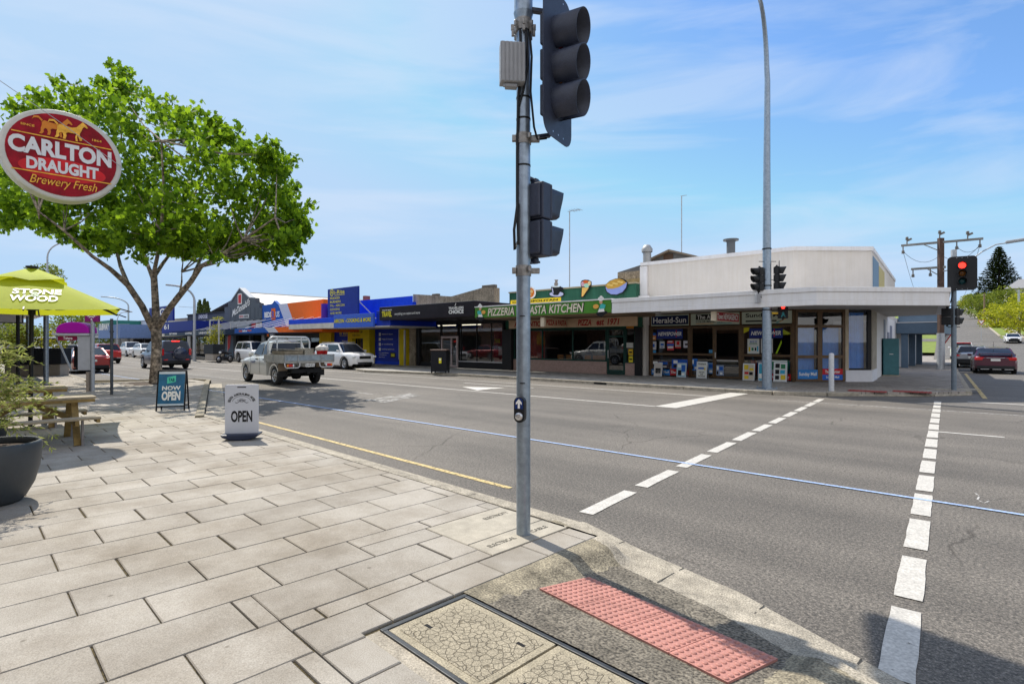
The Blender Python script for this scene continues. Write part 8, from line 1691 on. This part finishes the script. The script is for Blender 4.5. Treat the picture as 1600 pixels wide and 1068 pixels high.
# ------------------------------------------------------------ street lamps
def lamp(label, X, Y, H_, dirn, arm=2.4, r=.09):
    th = Thing('street_lamp', label, 'street lamp', X, Y, .0, 'world', 0, 'street lamps along the road', origin=False); d = Vector(dirn).normalized()
    b = MB(off=(0, 0, 0)); b.mat(STEELP); pts = [(0, 0, 0), (0, 0, H_*.45), (0, 0, H_-1.3)]+[(d.x*arm*(1-cos(k*pi/14)), d.y*arm*(1-cos(k*pi/14)), H_-1.3+1.3*sin(k*pi/14)) for k in range(1, 8)]
    b.tube(pts, [r, r*.8, r*.65]+[r*.55]*7, 10); b.build('pole', th); e = Vector(pts[-1]); b = MB(off=(0, 0, 0)); b.mat(M('lamp_grey')); b.bar(tuple(e), tuple(e+Vector((d.x*.8, d.y*.8, .04))), .26, .13); b.build('lamp_head', th, bevel=.03)
    b = MB(off=(0, 0, 0)); b.mat(STEELP); b.bar((0, 0, H_*.72), (-d.y*.0+d.x*1.3, d.y*1.3, H_*.72+.05), .03, .03); b.build('banner_arm', th)
lamp('grey street lamp with a curved arm right of the plane tree', -29.6, 51.6, 6.9, (-.75, -.65), 1.5, .16); lamp('distant grey street lamp left of the plane tree', -57.5, 83, 8.4, (-.9, -.4), 2.6, .16); X_, Y_ = wpx(74, 46); lamp('grey street lamp rising behind the lime umbrella', X_, Y_, 10.1, (.9, .3), 1.4, .10); X_, Y_ = wpx(183, 70); lamp('thin distant lamp beside the sandwich bar', X_, Y_, 5.6, (.6, .5), .8, .07)

# ------------------------------------------------------------ far left footpath furniture
X_, Y_ = -14.05, 18.55; th = Thing('phone_booth', 'phone booth with a purple hood, glass side and maroon band', 'phone booth', X_, Y_, .12, 'world', R(8), None, origin=False)
PURPH = P('hood_purple', (.40, .010, .36), rough=.35); MARO = P('booth_maroon', (.22, .012, .05)); BOOTHG = M('booth_grey', (.42, .44, .47), rough=.4)
b = MB(off=(0, 0, 0)); b.mat(STEELP); b.tube([(0, 0, 0), (0, 0, 2.38)], .058, 12); b.mat(M('booth_tan', (.30, .25, .20))); b.box(-.16, -.08, -.08, .1, 0, .65); b.build('post', th)
b = MB(off=(0, 0, 0)); b.mat(BOOTHG); b.box(-.46, -.08, .0, .16, .70, 1.86); b.box(-1.16, -.08, -.06, .5, 1.86, 1.93); b.build('cabinet', th, bevel=.015)
b = MB(off=(0, 0, 0)); b.mat(PURPH); pr = [(-1.12, 1.94), (-.10, 1.94)]+[(-.61+.51*cos(pi*k/12)*1.0, 1.94+.38*sin(pi*k/12)**.6) for k in range(1, 12)]; b.prism(pr, -.02, .46, 'y'); b.build('hood', th, bevel=.03)
b = MB(off=(0, 0, 0)); b.mat(MARO); b.box(-1.05, -.48, -.02, .02, 1.70, 1.85); o = b.build('name_band', th); b = MB(off=(0, 0, 0)); b.mat(WHITE); b.text('Telstra', -.88, -.60, 1.735, 1.82, -.025, .02); b.build('lettering', o)
b = MB(off=(0, 0, 0)); b.mat(glass('booth_glass', (.85, .88, .88), .03)); b.quad((-1.05, .02, 1.70), (-.48, .02, 1.70), (-.48, .02, .72), (-.62, .02, .72)); b.build('glass_panel', th); b = MB(off=(0, 0, 0)); b.mat(STEELP); b.bar((-1.12, .02, 1.86), (-.66, .02, .70), .035, .05); b.bar((-.66, .02, .70), (-.46, .02, .70), .05, .035); b.build('frame', th); b = MB(off=(0, 0, 0)); b.mat(BLACKP); b.box(-.60, -.47, .03, .14, .8, 1.5); b.build('telephone', th, bevel=.02)
b = MB(off=(0, 0, 0)); b.mat(P('wifi_purple', (.24, .02, .16))); b.box(-.22, .20, -.05, .07, 2.32, 2.68); o = b.build('wifi_sign', th, bevel=.01); b = MB(off=(0, 0, 0)); b.mat(WHITE)
for rr in (.08, .135, .19):
    for k in range(10): a0, a1 = R(40+10*k), R(50+10*k); b.add([(-.01+q*cos(a), -.055, 2.40+q*sin(a)) for a, q in ((a0, rr), (a1, rr), (a1, rr+.03), (a0, rr+.03))], [(0, 1, 2, 3)])
b.disc((-.01, -.055, 2.41), .025); b.build('wifi_mark', o)
X_, Y_ = G(174.5, 616, .12); th = Thing('parking_post', 'thin dark steel post standing alone between phone booth and plane tree', 'post', X_, Y_, .12, origin=False); b = MB(off=(0, 0, 0)); b.mat(M('post_dark', (.07, .08, .09), rough=.5, metal=.4)); b.tube([(0, 0, 0), (0, 0, 2.38)], .042, 10); b.build('post', th); b = MB(off=(0, 0, 0)); b.mat(M('post_dark')); b.tube([(0, 0, 1.95), (0, 0, 2.0)], .06, 10); b.build('clamp', th)
# neighbouring verandah: white deck on posts with a hanging light box
th = Thing('verandah', 'white flat verandah over the footpath with a hanging blank light box', 'verandah', -30, 1, 0, 'nr', 0, None); b = MB(th); b.mat(FASW); b.box(-40, -25.2, -6, 2.95, 3.02, 3.26); b.build('deck', bevel=.02)
b = MB(th); b.mat(P('box_frame', (.05, .05, .06))); b.box(-28.05, -27.95, -2.5, 1.75, 2.47, 2.88); o = b.build('light_box'); b = MB(th); b.mat(M('blank_panel', (.52, .51, .52))); b.box(-27.945, -27.93, -2.45, 1.7, 2.51, 2.84); b.build('panel', o)
for q in (1.2, -1.0): b = MB(th); b.mat(BLK); b.bar((-28, q, 2.88), (-28, q, 3.02), .05, .05); b.build('hanger')
for p, q in ((-28.15, 2.42), (-36, 2.42)): b = MB(th); b.mat(GALV); b.tube([(p, q, .12), (p, q, 3.02)], .085, 12); b.build('post')
# planters and greenery at the far left
X_, Y_ = pq(-35.8, 2.75)
def planter(label, X, Y, rot, w, d, h, fol, n_, seed, fz=.5):
    th = Thing('planter_box', label, 'planter', X, Y, .12, 'world', rot, None, origin=False); b = MB(off=(0, 0, 0)); b.mat(P('planter_charcoal', (.022, .026, .032), rough=.6)); b.box(-w/2, w/2, -d/2, d/2, h*.42, h); b.build('box', th, bevel=.02); b = MB(off=(0, 0, 0)); b.mat(M('planter_plinth', (.34, .30, .25))); b.box(-w/2+.08, w/2-.08, -d/2+.06, d/2-.06, 0, h*.415); b.build('plinth', th, bevel=.02); rn = random.Random(seed); b = MB(off=(0, 0, 0)); b.mat(fol)
    for i in range(n_):
        c = Vector((rn.uniform(-w/2, w/2)*.95, rn.uniform(-d/2, d/2)*.9, h+abs(rn.gauss(0, fz*.6))*(1-.3*rn.random()))); e = Vector((rn.uniform(-1, 1), rn.uniform(-1, 1), rn.uniform(-.5, 1))).normalized(); f = e.cross(Vector((rn.uniform(-1, 1), rn.uniform(-1, 1), .2))).normalized(); s = rn.uniform(.07, .15); b.add([tuple(c), tuple(c+e*s*.5+f*s*.4), tuple(c+e*s), tuple(c+e*s*.5-f*s*.4)], [(0, 1, 2, 3)])
    b.build('foliage', th); return th
YG = leafmat('planter_leaf', (.12, .15, .012), (.36, .34, .03), .35)
planter('charcoal planter box of yellow-green plants behind the verandah post', X_, Y_, R(8), 2.6, .8, 1.35, YG, 700, 4, .9)
X_, Y_ = wpx(335, 49.3); th = planter('dark planter box with a white pergola frame across the road', X_, Y_, A_ST, 2.1, 1.0, 1.45, YG, 500, 8, 1.1)
b = MB(off=(0, 0, 0)); b.mat(M('pergola_white', (.48, .50, .53)))
for x in (-1.05, 1.0): b.box(x-.05, x+.05, -.05, .05, 1.46, 3.55)
b.box(-1.05, 1.0, -.05, .05, 3.551, 3.65); b.build('pergola', th)
rn = random.Random(77); b = MB(off=(0, 0, 0)); b.mat(YG)
for (cx, cz, sx, sz) in ((.7, 3.7, .6, .16), (.15, 2.6, .55, .25), (.8, 2.3, .4, .3), (-.4, 2.1, .5, .3), (.3, 2.0, .8, .3), (.5, 3.0, .3, .2)):
    for i in range(130): c = Vector((cx+rn.gauss(0, sx*.5), rn.gauss(0, .2), cz+rn.gauss(0, sz*.5))); e = Vector((rn.uniform(-1, 1), rn.uniform(-1, 1), rn.uniform(-.6, 1))).normalized(); f = e.cross(Vector((.3, .2, 1))).normalized(); s = rn.uniform(.08, .16); b.add([tuple(c), tuple(c+e*s*.5+f*s*.4), tuple(c+e*s), tuple(c+e*s*.5-f*s*.4)], [(0, 1, 2, 3)])
b.build('vine', th)
for k, (x, Y, yc, rp, base, lab) in enumerate(((112, 52, 503, 22, .1, 'footpath tree behind the purple phone booth hood'), (70, 60, 428, 20, .1, 'taller tree whose top shows above the lime umbrella'), (35, 75, 522, 20, .1, 'low tree between the verandah posts at far left'), (8, 90, 515, 24, .1, 'tree at the left edge under the verandah'), (140, 75, 505, 12, .1, 'small tree right of the wifi sign'))):
    X, Y = wpx(x, Y); r = rp/865*Y; bush('footpath_tree', lab, 'tree', X, Y, base, r*1.2, r*1.2, r*.8, 1700, MIDG, r*.15, 'trees at the far left', True, k+41, EYE+(534-yc)/865*Y-base)
for k, (x, y, h) in enumerate(((312, 479.5, 9), (319.5, 479, 10), (324, 481, 8))):
    X, Y = wpx(x, 78); th = Thing('cypress', ('slim dark cypress behind the charcoal shop, left one', 'slim dark cypress behind the charcoal shop, tallest in the middle', 'slim dark cypress behind the charcoal shop, right one')[k], 'tree', X, Y, 0, group='cypresses behind the dark shop', origin=False); rn = random.Random(k); b = MB(off=(0, 0, 0)); b.mat(DARKG); zt = EYE+(534-y+h)/865*78
    for i in range(700):
        z = rn.uniform(1.5, zt); r = .55*min(1, (zt-z)/2.2)**.7; a = rn.uniform(0, 6.28); c = Vector((cos(a)*r*rn.random()**.5, sin(a)*r*rn.random()**.5, z)); e = Vector((rn.uniform(-.5, .5), rn.uniform(-.5, .5), 1)).normalized(); f = e.cross(Vector((rn.uniform(-1, 1), 1, 0))).normalized(); b.add([tuple(c), tuple(c+e*.16+f*.1), tuple(c+e*.35), tuple(c+e*.16-f*.1)], [(0, 1, 2, 3)])
    b.build('crown', th); b = MB(off=(0, 0, 0)); b.mat(BARK); b.tube([(0, 0, -.1), (0, 0, zt*.8)], [.12, .04], 6); b.build('trunk', th)
# white A frame and blue bin behind the tables
X_, Y_ = G(44, 562, .12); th = Thing('menu_board', 'small blue and white menu board standing far down the footpath', 'sign', X_, Y_, .12, 'world', R(-20), None, origin=False); b = MB(off=(0, 0, 0)); b.mat(BLK); b.bar((-.3, -.2, 0), (-.3, 0, 1.1), .03, .03, (1, 0, 0)); b.bar((.3, -.2, 0), (.3, 0, 1.1), .03, .03, (1, 0, 0)); b.bar((-.3, .2, 0), (-.3, 0, 1.1), .03, .03, (1, 0, 0)); b.bar((.3, .2, 0), (.3, 0, 1.1), .03, .03, (1, 0, 0)); b.bar((-.3, 0, 1.1), (.3, 0, 1.1), .03, .03); b.build('frame', th); b = MB(off=(0, 0, 0)); b.mat(P('menu_blue', (.04, .16, .36))); b.add([(-.28, -.18, .1), (.28, -.18, .1), (.28, -.10, .55), (-.28, -.10, .55)], [(0, 1, 2, 3)]); b.mat(WHITE); b.add([(-.28, -.10, .55), (.28, -.10, .55), (.28, -.02, 1.05), (-.28, -.02, 1.05)], [(0, 1, 2, 3)]); b.build('poster', th)
# end of the street: far buildings and a wooded rise
for k, (s, n0, n1, h, cc) in enumerate(((175, -4, 8, 6, (.45, .42, .38)), (205, 14, 26, 7, (.38, .38, .40)))):
    th = Thing('distant_building', ('plain distant building on the left at the end of the street', 'plain distant grey building closing the right of the street end')[k], 'building', -s, (n0+n1)/2, 0, 'st'); part(th, 'wall', M('distant_wall_%d' % k, cc), (-s-10, -s, n0, n1, 0, h)); part(th, 'roof', M('distant_roof', (.25, .24, .23)), (-s-10.3, -s+.3, n0-.3, n1+.3, h+.005, h+.3)); part(th, 'window', DARK, (-s+.01, -s+.03, n0+2, n1-2, 1, 2.6))
b = MB(); b.mat(MIDG); rn = random.Random(99)
for i in range(9000):
    t = -260-rn.random()*40; n0 = rn.uniform(-60, 130); hgt = 7+4*mnoise.noise(Vector((n0*.08, 0, 0)))+2*mnoise.noise(Vector((n0*.3, 3, 0))); z = rn.random()**.7*hgt; c = Vector((t, n0, z)); e = Vector((rn.uniform(-1, 1), rn.uniform(-1, 1), rn.uniform(-1, 1))).normalized(); f = e.cross(Vector((rn.uniform(-1, 1), 1, .3))).normalized(); s = rn.uniform(.6, 1.4); b.add([tuple(c), tuple(c+e*s*.5+f*s*.4), tuple(c+e*s), tuple(c+e*s*.5-f*s*.4)], [(0, 1, 2, 3)])
o = b.build('distant_trees'); o.rotation_euler = (0, 0, A_ST); tag(o, 'hazy green tree line closing the far end of the street', 'trees', None, 'stuff')
